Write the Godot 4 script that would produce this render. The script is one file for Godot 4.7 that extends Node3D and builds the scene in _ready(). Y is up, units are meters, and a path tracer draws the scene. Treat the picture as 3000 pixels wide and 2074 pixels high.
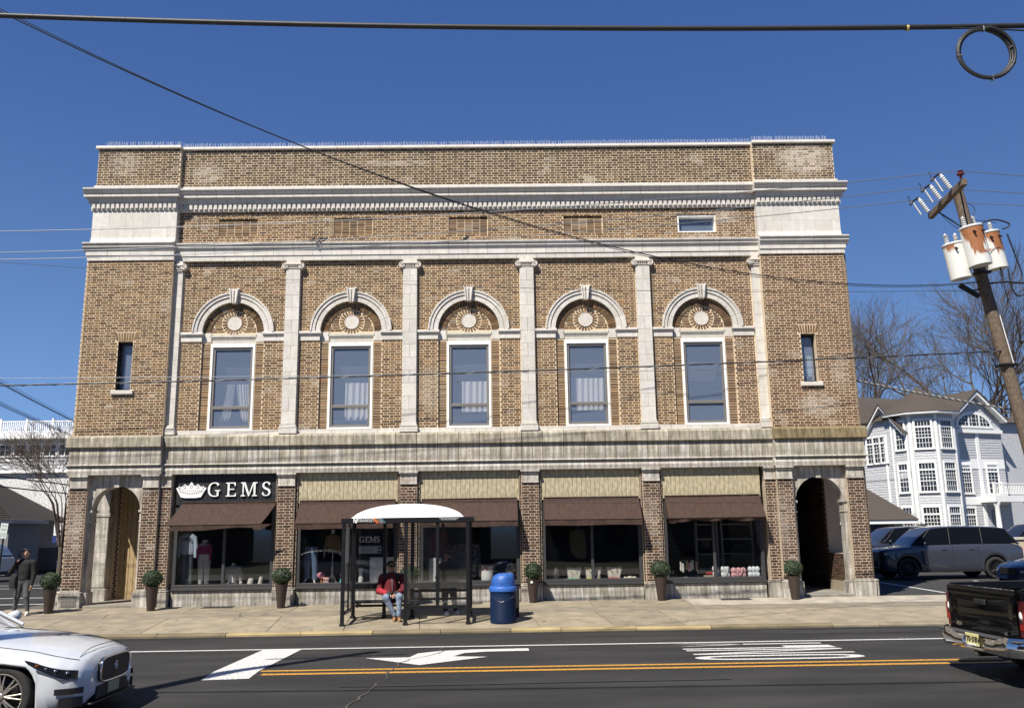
extends Node3D

const SKIN := Color(0.42, 0.26, 0.19)
var M := {}
var rng := RandomNumberGenerator.new()

# ---------------------------------------------------------------- mesh builder
class MB:
	var v := PackedVector3Array()
	var n := PackedVector3Array()
	var c := PackedColorArray()
	var col := Color(1, 1, 1)
	var xf := Transform3D()

	func tri(a: Vector3, b: Vector3, d: Vector3, na: Vector3, nb: Vector3, nd: Vector3) -> void:
		var g := (d - a).cross(b - a)
		if g.dot(na + nb + nd) < 0.0:
			var t := b
			b = d
			d = t
			t = nb
			nb = nd
			nd = t
		var bs := xf.basis
		v.push_back(xf * a)
		v.push_back(xf * b)
		v.push_back(xf * d)
		n.push_back((bs * na).normalized())
		n.push_back((bs * nb).normalized())
		n.push_back((bs * nd).normalized())
		c.push_back(col)
		c.push_back(col)
		c.push_back(col)

	func ftri(a: Vector3, b: Vector3, d: Vector3, nn: Vector3) -> void:
		tri(a, b, d, nn, nn, nn)

	func quad(a: Vector3, b: Vector3, d: Vector3, e: Vector3, nn := Vector3.ZERO) -> void:
		if nn == Vector3.ZERO:
			nn = (d - a).cross(b - a)
			if nn.length_squared() < 1e-16:
				nn = (e - a).cross(d - a)
			nn = nn.normalized()
		ftri(a, b, d, nn)
		ftri(a, d, e, nn)

	func box(lo: Vector3, hi: Vector3, bev := 0.0) -> void:
		if bev <= 0.0:
			var p := [lo, Vector3(hi.x, lo.y, lo.z), Vector3(hi.x, hi.y, lo.z), Vector3(lo.x, hi.y, lo.z), Vector3(lo.x, lo.y, hi.z), Vector3(hi.x, lo.y, hi.z), hi, Vector3(lo.x, hi.y, hi.z)]
			quad(p[4], p[5], p[6], p[7], Vector3.BACK)
			quad(p[0], p[1], p[2], p[3], Vector3.FORWARD)
			quad(p[0], p[4], p[7], p[3], Vector3.LEFT)
			quad(p[1], p[5], p[6], p[2], Vector3.RIGHT)
			quad(p[3], p[2], p[6], p[7], Vector3.UP)
			quad(p[0], p[1], p[5], p[4], Vector3.DOWN)
			return
		var ce := (lo + hi) * 0.5
		var h := (hi - lo) * 0.5
		bev = minf(bev, minf(h.x, minf(h.y, h.z)) * 0.9)
		var ax := [Vector3.RIGHT, Vector3.UP, Vector3.BACK]
		for i in 3:
			var j := (i + 1) % 3
			var k := (i + 2) % 3
			for s: float in [-1.0, 1.0]:
				var o: Vector3 = ce + ax[i] * h[i] * s
				var u: Vector3 = ax[j] * (h[j] - bev)
				var w: Vector3 = ax[k] * (h[k] - bev)
				quad(o - u - w, o + u - w, o + u + w, o - u + w, ax[i] * s)
			for s: float in [-1.0, 1.0]:
				for t: float in [-1.0, 1.0]:
					var a1: Vector3 = ce + ax[j] * h[j] * s + ax[k] * (h[k] - bev) * t
					var a2: Vector3 = ce + ax[j] * (h[j] - bev) * s + ax[k] * h[k] * t
					var l: Vector3 = ax[i] * (h[i] - bev)
					quad(a1 - l, a2 - l, a2 + l, a1 + l, (ax[j] * s + ax[k] * t).normalized())
		for s: float in [-1.0, 1.0]:
			for t: float in [-1.0, 1.0]:
				for r: float in [-1.0, 1.0]:
					var q := Vector3(h.x * s, h.y * t, h.z * r)
					var d := Vector3(bev * s, bev * t, bev * r)
					ftri(ce + q - Vector3(0, d.y, d.z), ce + q - Vector3(d.x, 0, d.z), ce + q - Vector3(d.x, d.y, 0), Vector3(s, t, r).normalized())

	func cbox(ce: Vector3, size: Vector3, bev := 0.0) -> void:
		box(ce - size * 0.5, ce + size * 0.5, bev)

	# polygon in x,y extruded from z0 to z1
	func prism(poly: PackedVector2Array, z0: float, z1: float, back := true) -> void:
		var idx := Geometry2D.triangulate_polygon(poly)
		for i in range(0, idx.size(), 3):
			var a := poly[idx[i]]
			var b := poly[idx[i + 1]]
			var d := poly[idx[i + 2]]
			ftri(Vector3(a.x, a.y, z1), Vector3(b.x, b.y, z1), Vector3(d.x, d.y, z1), Vector3.BACK)
			if back:
				ftri(Vector3(a.x, a.y, z0), Vector3(b.x, b.y, z0), Vector3(d.x, d.y, z0), Vector3.FORWARD)
		var cw := Geometry2D.is_polygon_clockwise(poly)
		for i in poly.size():
			var a := poly[i]
			var b := poly[(i + 1) % poly.size()]
			var e := b - a
			if e.length_squared() < 1e-12:
				continue
			var nn := Vector3(e.y, -e.x, 0).normalized()
			if not cw:
				nn = nn
			else:
				nn = -nn
			quad(Vector3(a.x, a.y, z0), Vector3(b.x, b.y, z0), Vector3(b.x, b.y, z1), Vector3(a.x, a.y, z1), nn)

	# profile polygon (x = z, y = y) extruded along x
	func mould(prof: PackedVector2Array, x0: float, x1: float) -> void:
		var keep := xf
		xf = xf * Transform3D(Basis(Vector3(0, 0, 1), Vector3(0, 1, 0), Vector3(-1, 0, 0)), Vector3.ZERO)
		prism(prof, -x1, -x0)
		xf = keep

	func lathe(prof: PackedVector2Array, seg: int, ce := Vector3.ZERO, smooth := true, a0 := 0.0, a1 := TAU) -> void:
		for i in prof.size() - 1:
			var p := prof[i]
			var q := prof[i + 1]
			var e := q - p
			if e.length_squared() < 1e-14:
				continue
			var np := Vector2(e.y, -e.x).normalized()
			var na := np
			var nb := np
			if smooth:
				if i > 0:
					var e0 := p - prof[i - 1]
					var n0 := Vector2(e0.y, -e0.x).normalized()
					if n0.dot(np) > 0.6:
						na = (n0 + np).normalized()
				if i < prof.size() - 2:
					var e2 := prof[i + 2] - q
					var n2 := Vector2(e2.y, -e2.x).normalized()
					if n2.dot(np) > 0.6:
						nb = (n2 + np).normalized()
			for k in seg:
				var t0 := a0 + (a1 - a0) * k / seg
				var t1 := a0 + (a1 - a0) * (k + 1) / seg
				var d0 := Vector3(cos(t0), 0, sin(t0))
				var d1 := Vector3(cos(t1), 0, sin(t1))
				var v00 := ce + d0 * p.x + Vector3.UP * p.y
				var v01 := ce + d1 * p.x + Vector3.UP * p.y
				var v10 := ce + d0 * q.x + Vector3.UP * q.y
				var v11 := ce + d1 * q.x + Vector3.UP * q.y
				var m00 := d0 * na.x + Vector3.UP * na.y
				var m01 := d1 * na.x + Vector3.UP * na.y
				var m10 := d0 * nb.x + Vector3.UP * nb.y
				var m11 := d1 * nb.x + Vector3.UP * nb.y
				if q.x > 1e-6:
					tri(v00, v10, v11, m00, m10, m11)
				if p.x > 1e-6:
					tri(v00, v11, v01, m00, m11, m01)

	func tube(pts: PackedVector3Array, rad: PackedFloat32Array, seg := 6, caps := false) -> void:
		var m := pts.size()
		if m < 2:
			return
		var fw := (pts[1] - pts[0]).normalized()
		var side := fw.cross(Vector3.UP if absf(fw.y) < 0.9 else Vector3.RIGHT).normalized()
		var pr: Array[Vector3] = []
		var pn: Array[Vector3] = []
		for i in m:
			var t := (pts[mini(i + 1, m - 1)] - pts[maxi(i - 1, 0)]).normalized()
			side = (side - t * side.dot(t)).normalized()
			var up := side.cross(t)
			var r: float = rad[mini(i, rad.size() - 1)]
			var cr: Array[Vector3] = []
			var cn: Array[Vector3] = []
			for k in seg:
				var a := TAU * k / seg
				var d := side * cos(a) + up * sin(a)
				cn.append(d)
				cr.append(pts[i] + d * r)
			if i > 0:
				for k in seg:
					var j := (k + 1) % seg
					tri(pr[k], cr[k], cr[j], pn[k], cn[k], cn[j])
					tri(pr[k], cr[j], pr[j], pn[k], cn[j], pn[j])
			if caps and (i == 0 or i == m - 1):
				var nn := -t if i == 0 else t
				for k in range(1, seg - 1):
					ftri(cr[0], cr[k], cr[k + 1], nn)
			pr = cr
			pn = cn

	func rod(a: Vector3, b: Vector3, r: float, seg := 6) -> void:
		tube(PackedVector3Array([a, b]), PackedFloat32Array([r, r]), seg, true)

	func ball(ce: Vector3, r: Vector3, rings := 8, seg := 12) -> void:
		var pr := PackedVector2Array()
		for i in rings + 1:
			var a := -PI / 2 + PI * i / rings
			pr.push_back(Vector2(cos(a), sin(a)))
		var keep := xf
		xf = xf * Transform3D(Basis.from_scale(r), ce)
		lathe(pr, seg)
		xf = keep

	# grid of points: rows of equal length, smooth normals
	func grid(g: Array, flip := false) -> void:
		var R := g.size()
		var K: int = g[0].size()
		var nm := []
		for i in R:
			var row := PackedVector3Array()
			for k in K:
				var du: Vector3 = g[i][mini(k + 1, K - 1)] - g[i][maxi(k - 1, 0)]
				var dv: Vector3 = g[mini(i + 1, R - 1)][k] - g[maxi(i - 1, 0)][k]
				var q := du.cross(dv)
				if q.length_squared() < 1e-14:
					q = Vector3.UP
				q = q.normalized()
				row.push_back(-q if flip else q)
			nm.append(row)
		for i in R - 1:
			for k in K - 1:
				tri(g[i][k], g[i][k + 1], g[i + 1][k + 1], nm[i][k], nm[i][k + 1], nm[i + 1][k + 1])
				tri(g[i][k], g[i + 1][k + 1], g[i + 1][k], nm[i][k], nm[i + 1][k + 1], nm[i + 1][k])

	func mesh() -> ArrayMesh:
		var a := []
		a.resize(Mesh.ARRAY_MAX)
		a[Mesh.ARRAY_VERTEX] = v
		a[Mesh.ARRAY_NORMAL] = n
		a[Mesh.ARRAY_COLOR] = c
		var m := ArrayMesh.new()
		if v.size():
			m.add_surface_from_arrays(Mesh.PRIMITIVE_TRIANGLES, a)
		return m

# ---------------------------------------------------------------- nodes
func tag(o: Node, label: String, category: String, group := "") -> Node:
	o.set_meta("label", label)
	o.set_meta("category", category)
	if group:
		o.set_meta("group", group)
	return o

func thing(called: String, label: String, category: String, at := Vector3.ZERO, turn := 0.0, group := "") -> Node3D:
	var o := Node3D.new()
	o.name = called
	add_child(o, true)
	o.position = at
	o.rotation.y = turn
	tag(o, label, category, group)
	return o

func part(called: String, mesh, m: Material, parent: Node = self, at := Vector3.ZERO, label := "") -> MeshInstance3D:
	var o := MeshInstance3D.new()
	o.name = called
	o.mesh = mesh.mesh() if mesh is MB else mesh
	o.material_override = m
	o.position = at
	if label:
		o.set_meta("label", label)
	parent.add_child(o, true)
	return o

func struct(called: String, mesh, m: Material, parent: Node = self) -> MeshInstance3D:
	var o := part(called, mesh, m, parent)
	o.set_meta("kind", "structure")
	return o

func bx(lo: Vector3, hi: Vector3, bev := 0.0) -> MB:
	var m := MB.new()
	m.box(lo, hi, bev)
	return m

func text(s: String, font: String, height: float, depth := 0.01, bold := false) -> TextMesh:
	var t := TextMesh.new()
	var f := SystemFont.new()
	f.font_names = PackedStringArray([font])
	if bold:
		f.font_weight = 700
	t.font = f
	t.text = s
	t.font_size = 64
	t.pixel_size = height / 46.0
	t.depth = depth
	return t

# ---------------------------------------------------------------- materials
func lin(r: float, g: float, b: float) -> Color:
	return Color(r, g, b).linear_to_srgb()

var tex_cache := {}

func noise_img(size: int, freq: float, lo: float, hi: float, sd: int, oct := 4, tint := Vector3.ONE) -> ImageTexture:
	var key := str([size, freq, lo, hi, sd, oct, tint])
	if tex_cache.has(key):
		return tex_cache[key]
	var f := FastNoiseLite.new()
	f.seed = sd
	f.noise_type = FastNoiseLite.TYPE_SIMPLEX_SMOOTH
	f.frequency = freq
	f.fractal_octaves = oct
	var im := f.get_seamless_image(size, size)
	im.convert(Image.FORMAT_RGB8)
	var d := im.get_data()
	for i in range(0, d.size(), 3):
		var t := lo + (hi - lo) * clampf((d[i] / 255.0 - 0.2) / 0.6, 0.0, 1.0)
		d[i] = int(255.0 * clampf(1.0 - (1.0 - t) * tint.x, 0, 1))
		d[i + 1] = int(255.0 * clampf(1.0 - (1.0 - t) * tint.y, 0, 1))
		d[i + 2] = int(255.0 * clampf(1.0 - (1.0 - t) * tint.z, 0, 1))
	var out := Image.create_from_data(size, size, false, Image.FORMAT_RGB8, d)
	var t := ImageTexture.create_from_image(out)
	tex_cache[key] = t
	return t

func bump_img(size: int, freq: float, sd: int, strength := 2.0, oct := 4) -> ImageTexture:
	var key := str(["b", size, freq, sd, strength, oct])
	if tex_cache.has(key):
		return tex_cache[key]
	var f := FastNoiseLite.new()
	f.seed = sd
	f.frequency = freq
	f.fractal_octaves = oct
	var im := f.get_seamless_image(size, size)
	im.convert(Image.FORMAT_RGBA8)
	im.bump_map_to_normal_map(strength)
	var t := ImageTexture.create_from_image(im)
	tex_cache[key] = t
	return t

func mat(col: Color, rough := 0.8, metal := 0.0) -> StandardMaterial3D:
	var m := StandardMaterial3D.new()
	m.albedo_color = lin(col.r, col.g, col.b)
	m.roughness = rough
	m.metallic = metal
	return m

func vmat(rough := 0.8) -> StandardMaterial3D:
	var m := mat(Color(1, 1, 1), rough)
	m.vertex_color_use_as_albedo = true
	return m

func weather(m: StandardMaterial3D, tex: Texture2D, scale: Vector3, bump: Texture2D = null, depth := 1.0, world := true) -> StandardMaterial3D:
	m.albedo_texture = tex
	m.uv1_triplanar = true
	m.uv1_world_triplanar = world
	m.uv1_scale = scale
	if bump:
		m.normal_enabled = true
		m.normal_texture = bump
		m.normal_scale = depth
	return m

func glass(alpha: float, col := Color(0.02, 0.025, 0.03)) -> StandardMaterial3D:
	var m := mat(col, 0.02)
	m.transparency = BaseMaterial3D.TRANSPARENCY_ALPHA
	m.albedo_color.a = alpha
	m.metallic_specular = 0.5
	return m

func make_materials() -> void:
	var fine := noise_img(512, 0.03, 0.82, 1.0, 11, 5)
	var blot := noise_img(512, 0.008, 0.55, 1.0, 12, 5)
	var grain := noise_img(512, 0.09, 0.6, 1.0, 13, 3)
	var dirt := noise_img(512, 0.012, 0.94, 1.0, 14, 6, Vector3(0.9, 1.0, 1.15))
	var nrm := bump_img(512, 0.06, 15, 3.0)
	var rough := bump_img(512, 0.15, 16, 4.0, 2)
	M.fine = fine
	M.brick = weather(vmat(0.9), fine, Vector3(2.3, 2.3, 2.3), nrm, 0.7)
	M.mortar = weather(mat(Color(0.78, 0.625, 0.43), 0.95), fine, Vector3(3, 3, 3), rough, 0.6)
	M.mortar_dark = weather(mat(Color(0.6, 0.485, 0.36), 0.95), fine, Vector3(3, 3, 3), rough, 0.6)
	M.stone = weather(vmat(0.75), dirt, Vector3(0.9, 0.45, 0.9), nrm, 0.3)
	M.stone_low = weather(vmat(0.8), noise_img(512, 0.012, 0.84, 1.0, 24, 6, Vector3(0.92, 1.0, 1.15)), Vector3(0.4, 0.3, 0.4), nrm, 0.3)
	M.stone_low.detail_enabled = true
	M.stone_low.detail_blend_mode = BaseMaterial3D.BLEND_MODE_MUL
	M.stone_low.detail_albedo = noise_img(512, 0.02, 0.74, 1.0, 44, 4, Vector3(0.97, 1.0, 1.07))
	M.stone_low.detail_uv_layer = BaseMaterial3D.DETAIL_UV_2
	M.stone_low.uv2_triplanar = true
	M.stone_low.uv2_world_triplanar = true
	M.stone_low.uv2_scale = Vector3(0.9, 0.09, 0.9)
	M.joint = mat(Color(0.07, 0.06, 0.05), 0.95)
	M.asphalt = weather(mat(Color(0.068, 0.064, 0.061), 0.92), noise_img(1024, 0.35, 0.35, 1.0, 17, 2), Vector3(0.8, 0.8, 0.8), rough, 0.9)
	M.asphalt.detail_enabled = true
	M.asphalt.detail_blend_mode = BaseMaterial3D.BLEND_MODE_MUL
	M.asphalt.detail_albedo = noise_img(512, 0.012, 0.66, 1.0, 33, 6)
	M.asphalt.detail_uv_layer = BaseMaterial3D.DETAIL_UV_2
	M.asphalt.uv2_triplanar = true
	M.asphalt.uv2_world_triplanar = true
	M.asphalt.uv2_scale = Vector3(0.05, 0.05, 0.16)
	M.lot = weather(mat(Color(0.055, 0.054, 0.053), 0.95), grain, Vector3(1.1, 1.1, 1.1), rough, 0.8)
	M.concrete = weather(vmat(0.93), noise_img(1024, 0.2, 0.8, 1.0, 18, 3), Vector3(0.9, 0.9, 0.9), rough, 0.7)
	M.concrete.detail_enabled = true
	M.concrete.detail_blend_mode = BaseMaterial3D.BLEND_MODE_MUL
	M.concrete.detail_albedo = noise_img(512, 0.01, 0.86, 1.0, 34, 5)
	M.concrete.detail_uv_layer = BaseMaterial3D.DETAIL_UV_2
	M.concrete.uv2_triplanar = true
	M.concrete.uv2_world_triplanar = true
	M.concrete.uv2_scale = Vector3(0.3, 0.3, 0.3)
	M.earth = weather(mat(Color(0.1, 0.09, 0.06), 0.95), blot, Vector3(0.2, 0.2, 0.2))
	M.paint_white = weather(mat(Color(0.72, 0.71, 0.68), 0.75), noise_img(512, 0.05, 0.72, 1.0, 19, 5), Vector3(0.8, 0.8, 0.8), rough, 0.4)
	M.paint_yellow = weather(mat(Color(0.62, 0.31, 0.045), 0.75), noise_img(512, 0.05, 0.7, 1.0, 19, 5), Vector3(0.8, 0.8, 0.8), rough, 0.4)
	M.frame_white = mat(Color(0.8, 0.8, 0.78), 0.4)
	M.frame_grey = mat(Color(0.2, 0.185, 0.165), 0.45, 0.3)
	M.frame_dark = mat(Color(0.05, 0.05, 0.052), 0.45, 0.2)
	M.black = mat(Color(0.008, 0.008, 0.009), 0.6)
	M.black_metal = mat(Color(0.012, 0.012, 0.014), 0.38, 0.3)
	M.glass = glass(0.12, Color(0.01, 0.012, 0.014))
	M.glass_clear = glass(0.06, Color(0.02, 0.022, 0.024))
	M.glass_up = glass(0.02, Color(0.45, 0.55, 0.75))
	M.glass_up.metallic = 0.13
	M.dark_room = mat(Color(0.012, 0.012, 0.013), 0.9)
	M.awning = weather(mat(Color(0.056, 0.03, 0.021), 0.9), noise_img(512, 0.02, 0.8, 1.0, 21, 5), Vector3(0.7, 0.7, 0.7), nrm, 0.4)
	M.beige = weather(mat(Color(0.46, 0.4, 0.26), 0.65), fine, Vector3(0.8, 0.3, 0.8))
	M.black_panel = mat(Color(0.013, 0.013, 0.015), 0.5)
	M.wood_plank = weather(vmat(0.65), noise_img(512, 0.02, 0.7, 1.0, 22, 5), Vector3(6, 0.5, 6))
	M.curtain = mat(Color(0.45, 0.44, 0.43), 0.9)
	M.curtain.backlight_enabled = true
	M.curtain.backlight = Color(0.3, 0.3, 0.3)
	M.white = mat(Color(0.78, 0.78, 0.76), 0.6)
	M.vc = vmat(0.85)
	M.vc_gloss = vmat(0.35)
	M.chrome = mat(Color(0.7, 0.7, 0.72), 0.12, 1.0)
	M.rubber = mat(Color(0.018, 0.018, 0.018), 0.85)
	M.wire = mat(Color(0.015, 0.015, 0.016), 0.55)
	M.wire_grey = mat(Color(0.22, 0.23, 0.25), 0.45, 0.6)
	M.bark = weather(mat(Color(0.12, 0.095, 0.075), 0.95), fine, Vector3(1, 1, 1))
	M.pole_wood = weather(mat(Color(0.23, 0.17, 0.12), 0.9), noise_img(512, 0.03, 0.5, 1.0, 23, 5), Vector3(5, 0.4, 5), nrm, 0.8)
	M.leaf = vmat(0.55)
	M.pot = mat(Color(0.05, 0.034, 0.028), 0.6)
	M.silver_metal = mat(Color(0.5, 0.5, 0.5), 0.35, 0.9)

func stone_col(d := 0.0) -> Color:
	var k := rng.randf_range(0.9, 1.06) - d
	return Color(0.60 * k, 0.575 * k * rng.randf_range(0.985, 1.0), 0.535 * k * rng.randf_range(0.96, 1.0))

func _ready() -> void:
	rng.seed = 20260
	# camera
	var cam := Camera3D.new()
	cam.name = "camera"
	add_child(cam)
	cam.position = Vector3(0.81, 1.7, 22.3)
	cam.rotation = Vector3(deg_to_rad(11.3), -0.0138, -0.0147)
	cam.fov = 43.66
	cam.far = 900.0
	cam.current = true
	# sky, sun, exposure
	var we := WorldEnvironment.new()
	we.name = "world_environment"
	var e := Environment.new()
	var sky := Sky.new()
	var sm := ProceduralSkyMaterial.new()
	sm.sky_top_color = lin(0.042, 0.107, 0.335)
	sm.sky_horizon_color = lin(0.30, 0.55, 0.98)
	sm.sky_curve = 0.15
	sm.ground_bottom_color = lin(0.12, 0.12, 0.12)
	sm.ground_horizon_color = lin(0.28, 0.34, 0.42)
	sm.sun_angle_max = 8.0
	sm.sky_energy_multiplier = 1.0
	sky.sky_material = sm
	e.background_mode = Environment.BG_SKY
	e.sky = sky
	e.tonemap_mode = Environment.TONE_MAPPER_LINEAR
	e.tonemap_exposure = 1.6
	e.background_energy_multiplier = 0.62
	e.sdfgi_enabled = true
	e.ssao_enabled = true
	e.ssil_enabled = true
	we.environment = e
	add_child(we)
	var sun := DirectionalLight3D.new()
	sun.name = "sun"
	add_child(sun)
	sun.look_at_from_position(Vector3.ZERO, Vector3(0.344, -0.788, -0.51), Vector3.UP)
	sun.light_energy = 1.6
	sun.light_color = Color(1.0, 0.975, 0.93)
	sun.light_angular_distance = 0.5
	sun.shadow_enabled = true
	make_materials()
	build_ground()
	build_block()
	build_shop_displays()
	build_street_furniture()
	build_people()
	build_vehicles()
	build_pole_and_wires()
	build_background()

func pav_y(z: float) -> float:
	return -0.0488 * clampf(z, 0.0, 4.3) if z > 0.0 else 0.0

func road_y(z: float) -> float:
	return -0.265 + 0.03 * (z - 4.15) if z < 9.87 else -0.0934 - 0.03 * (z - 9.87)

# a painted marking: polygon in x,z laid on the road, split so it follows the crown
func marking(called: String, polys: Array, m: Material) -> void:
	var b := MB.new()
	for poly: PackedVector2Array in polys:
		for band in [[0.0, 9.87], [9.87, 30.0]]:
			var clip := PackedVector2Array([Vector2(-60, band[0]), Vector2(60, band[0]), Vector2(60, band[1]), Vector2(-60, band[1])])
			for q: PackedVector2Array in Geometry2D.intersect_polygons(poly, clip):
				var idx := Geometry2D.triangulate_polygon(q)
				for i in range(0, idx.size(), 3):
					var t: Array[Vector3] = []
					for k in 3:
						var p := q[idx[i + k]]
						t.append(Vector3(p.x, road_y(p.y) + 0.006, p.y))
					b.ftri(t[0], t[1], t[2], Vector3.UP)
	struct(called, b, m)

func strip(pts: Array, w: float) -> Array:
	var out := []
	for i in pts.size() - 1:
		var a: Vector2 = pts[i]
		var d: Vector2 = pts[i + 1]
		var t := (d - a).normalized()
		var s := Vector2(-t.y, t.x) * w * 0.5
		out.append(PackedVector2Array([a - s - t * w * 0.2, d - s + t * w * 0.2, d + s + t * w * 0.2, a + s - t * w * 0.2]))
	var un: Array = [out[0]]
	for i in range(1, out.size()):
		var got := Geometry2D.merge_polygons(un[0], out[i])
		var best: PackedVector2Array = got[0]
		un = [best]
	return un

func rectp(x0: float, z0: float, x1: float, z1: float) -> PackedVector2Array:
	return PackedVector2Array([Vector2(x0, z0), Vector2(x1, z0), Vector2(x1, z1), Vector2(x0, z1)])

func build_ground() -> void:
	# earth to the horizon
	var g := MB.new()
	g.quad(Vector3(-500, -0.75, 60), Vector3(500, -0.75, 60), Vector3(500, -0.75, -500), Vector3(-500, -0.75, -500), Vector3.UP)
	struct("ground", g, M.earth)
	# crowned road
	var r := MB.new()
	var zs := [4.2, 9.6, 9.87, 10.15, 15.3]
	for i in 4:
		var z0: float = zs[i]
		var z1: float = zs[i + 1]
		for k in 24:
			var x0 := -60.0 + 5.0 * k
			r.quad(Vector3(x0, road_y(z0), z0), Vector3(x0 + 5, road_y(z0), z0), Vector3(x0 + 5, road_y(z1), z1), Vector3(x0, road_y(z1), z1))
	struct("road", r, M.asphalt)
	# side street left of the block and the car park on its right
	var s := MB.new()
	s.quad(Vector3(-26, -0.17, -31), Vector3(-11.0, -0.12, -31), Vector3(-11.0, -0.12, 0.6), Vector3(-26, -0.17, 0.6), Vector3.UP)
	s.quad(Vector3(-26, -0.17, 0.6), Vector3(-11.2, -0.12, 0.6), Vector3(-11.9, -0.262, 4.25), Vector3(-26, -0.262, 4.25))
	struct("side_street", s, M.asphalt)
	var l := MB.new()
	l.quad(Vector3(10.06, -0.06, -30), Vector3(60, -0.06, -30), Vector3(60, -0.06, -0.45), Vector3(10.06, -0.06, -0.45), Vector3.UP)
	struct("car_park", l, M.lot)
	var fp := MB.new()
	fp.box(Vector3(-60, -0.6, -34), Vector3(-26, -0.05, 4.2))
	struct("far_pavement", fp, weather(mat(Color(0.36, 0.33, 0.28), 0.9), M.fine, Vector3(1, 1, 1)))
	var np := MB.new()
	np.box(Vector3(-60, -0.8, 15.3), Vector3(60, -0.17, 21.0))
	struct("near_pavement", np, weather(mat(Color(0.36, 0.33, 0.28), 0.9), M.fine, Vector3(1, 1, 1)))
	var nl := MB.new()
	nl.box(Vector3(-80, -0.8, 21.0), Vector3(80, -0.2, 40.0))
	struct("lawn", nl, weather(mat(Color(0.09, 0.09, 0.04), 0.95), M.fine, Vector3(1, 1, 1)))
	# pavement slabs
	var pv := MB.new()
	pv.quad(Vector3(-11.2, -0.02, 0.0), Vector3(60, -0.02, 0.0), Vector3(60, pav_y(4.02) - 0.02, 4.02), Vector3(-11.2, pav_y(4.02) - 0.02, 4.02))
	pv.box(Vector3(-11.2, -0.4, -25), Vector3(10.06, -0.02, 0.0))
	pv.box(Vector3(10.06, -0.3, -0.45), Vector3(60, -0.02, -0.001))
	var pave: MeshInstance3D = struct("pavement", pv, mat(Color(0.09, 0.08, 0.065), 0.95))
	var rows := [[0.0, 1.12], [1.12, 1.9], [1.9, 4.02]]
	for ri in 3:
		var x := -11.2
		while x < 24.0:
			var w := 2.36 if ri != 1 else 2.9
			w *= rng.randf_range(0.94, 1.06)
			if ri == 2 and rng.randf() < 0.5:
				w *= 0.62
			var z0: float = rows[ri][0]
			var z1: float = rows[ri][1]
			var b := MB.new()
			var k := rng.randf_range(0.9, 1.08)
			b.col = Color(0.365 * k, 0.31 * k, 0.222 * k)
			if ri == 1:
				b.col = Color(0.3 * k, 0.26 * k, 0.195 * k)
			if (ri == 0 and x > 5.2 and x < 10.5):
				b.col = Color(0.52, 0.465, 0.38)
			var gx := 0.008
			var skew := 0.0 if ri == 0 else 0.2
			var p0 := Vector3(x + gx, pav_y(z0 + gx), z0 + gx)
			var p1 := Vector3(x + w - gx, pav_y(z0 + gx), z0 + gx)
			var p2 := Vector3(x + w - gx + skew, pav_y(z1 - gx), z1 - gx)
			var p3 := Vector3(x + gx + skew, pav_y(z1 - gx), z1 - gx)
			b.quad(p0, p1, p2, p3)
			var dn := Vector3(0, -0.05, 0)
			for q in [[p0, p1], [p1, p2], [p2, p3], [p3, p0]]:
				b.quad(q[0], q[1], q[1] + dn, q[0] + dn)
			part("slab", b, M.concrete, pave)
			x += w
	# kerbstones
	var x := -11.2
	while x < 24.0:
		var w := rng.randf_range(0.9, 1.5)
		var b := MB.new()
		var k := rng.randf_range(0.85, 1.1)
		b.col = Color(0.5 * k, 0.39 * k, 0.2 * k)
		if x > 6.4:
			b.col = Color(0.34 * k, 0.29 * k, 0.2 * k)
		elif rng.randf() < 0.15:
			b.col = Color(0.25, 0.2, 0.12)
		var dy := rng.randf_range(-0.006, 0.006)
		var yt := -0.2 + dy
		var zz := 4.2 + rng.randf_range(-0.008, 0.008)
		var pr := PackedVector2Array([Vector2(4.02, -0.34), Vector2(zz, -0.34), Vector2(zz, yt - 0.03), Vector2(zz - 0.03, yt - 0.004), Vector2(4.02, yt + 0.004)])
		b.mould(pr, x + 0.006, x + w - 0.006)
		part("kerbstone", b, M.concrete, pave)
		x += w
	var gr := MB.new()
	for gx: float in [-6.4, -0.4, 6.1]:
		var gz := 0.22
		for i in 26:
			gr.cbox(Vector3(gx + 0.028 * i, pav_y(gz) + 0.004, gz), Vector3(0.014, 0.012, 0.24))
		gr.cbox(Vector3(gx + 0.35, pav_y(gz - 0.13) + 0.005, gz - 0.13), Vector3(0.75, 0.014, 0.02))
		gr.cbox(Vector3(gx + 0.35, pav_y(gz + 0.13) + 0.005, gz + 0.13), Vector3(0.75, 0.014, 0.02))
	part("cellar_grating", gr, M.frame_dark, pave)
	# paint
	marking("white_lane_line", [rectp(-60, 6.86, 60, 7.0)], M.paint_white)
	marking("stop_bar", [PackedVector2Array([Vector2(-3.17, 7.0), Vector2(-2.53, 7.0), Vector2(-2.45, 10.4), Vector2(-3.04, 10.45)])], M.paint_white)
	marking("yellow_centre_line", [rectp(-2.43, 9.83, 60, 9.94)], M.paint_yellow)
	marking("yellow_centre_line", [rectp(-2.36, 10.08, 60, 10.19)], M.paint_yellow)
	var arrow := PackedVector2Array([Vector2(1.21, 7.42), Vector2(1.21, 7.8), Vector2(0.55, 7.83), Vector2(0.2, 8.0), Vector2(0.05, 8.45), Vector2(0.57, 8.58), Vector2(-0.36, 9.5), Vector2(-1.25, 8.5), Vector2(-0.6, 8.5), Vector2(-0.52, 7.95), Vector2(-0.2, 7.62), Vector2(0.3, 7.47)])
	marking("left_turn_arrow", [arrow], M.paint_white)
	# the word ONLY, read by drivers heading left
	var xt := 3.6
	var xb := 5.98
	var lw := 0.13
	var o_out := PackedVector2Array()
	var o_in := PackedVector2Array()
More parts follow.
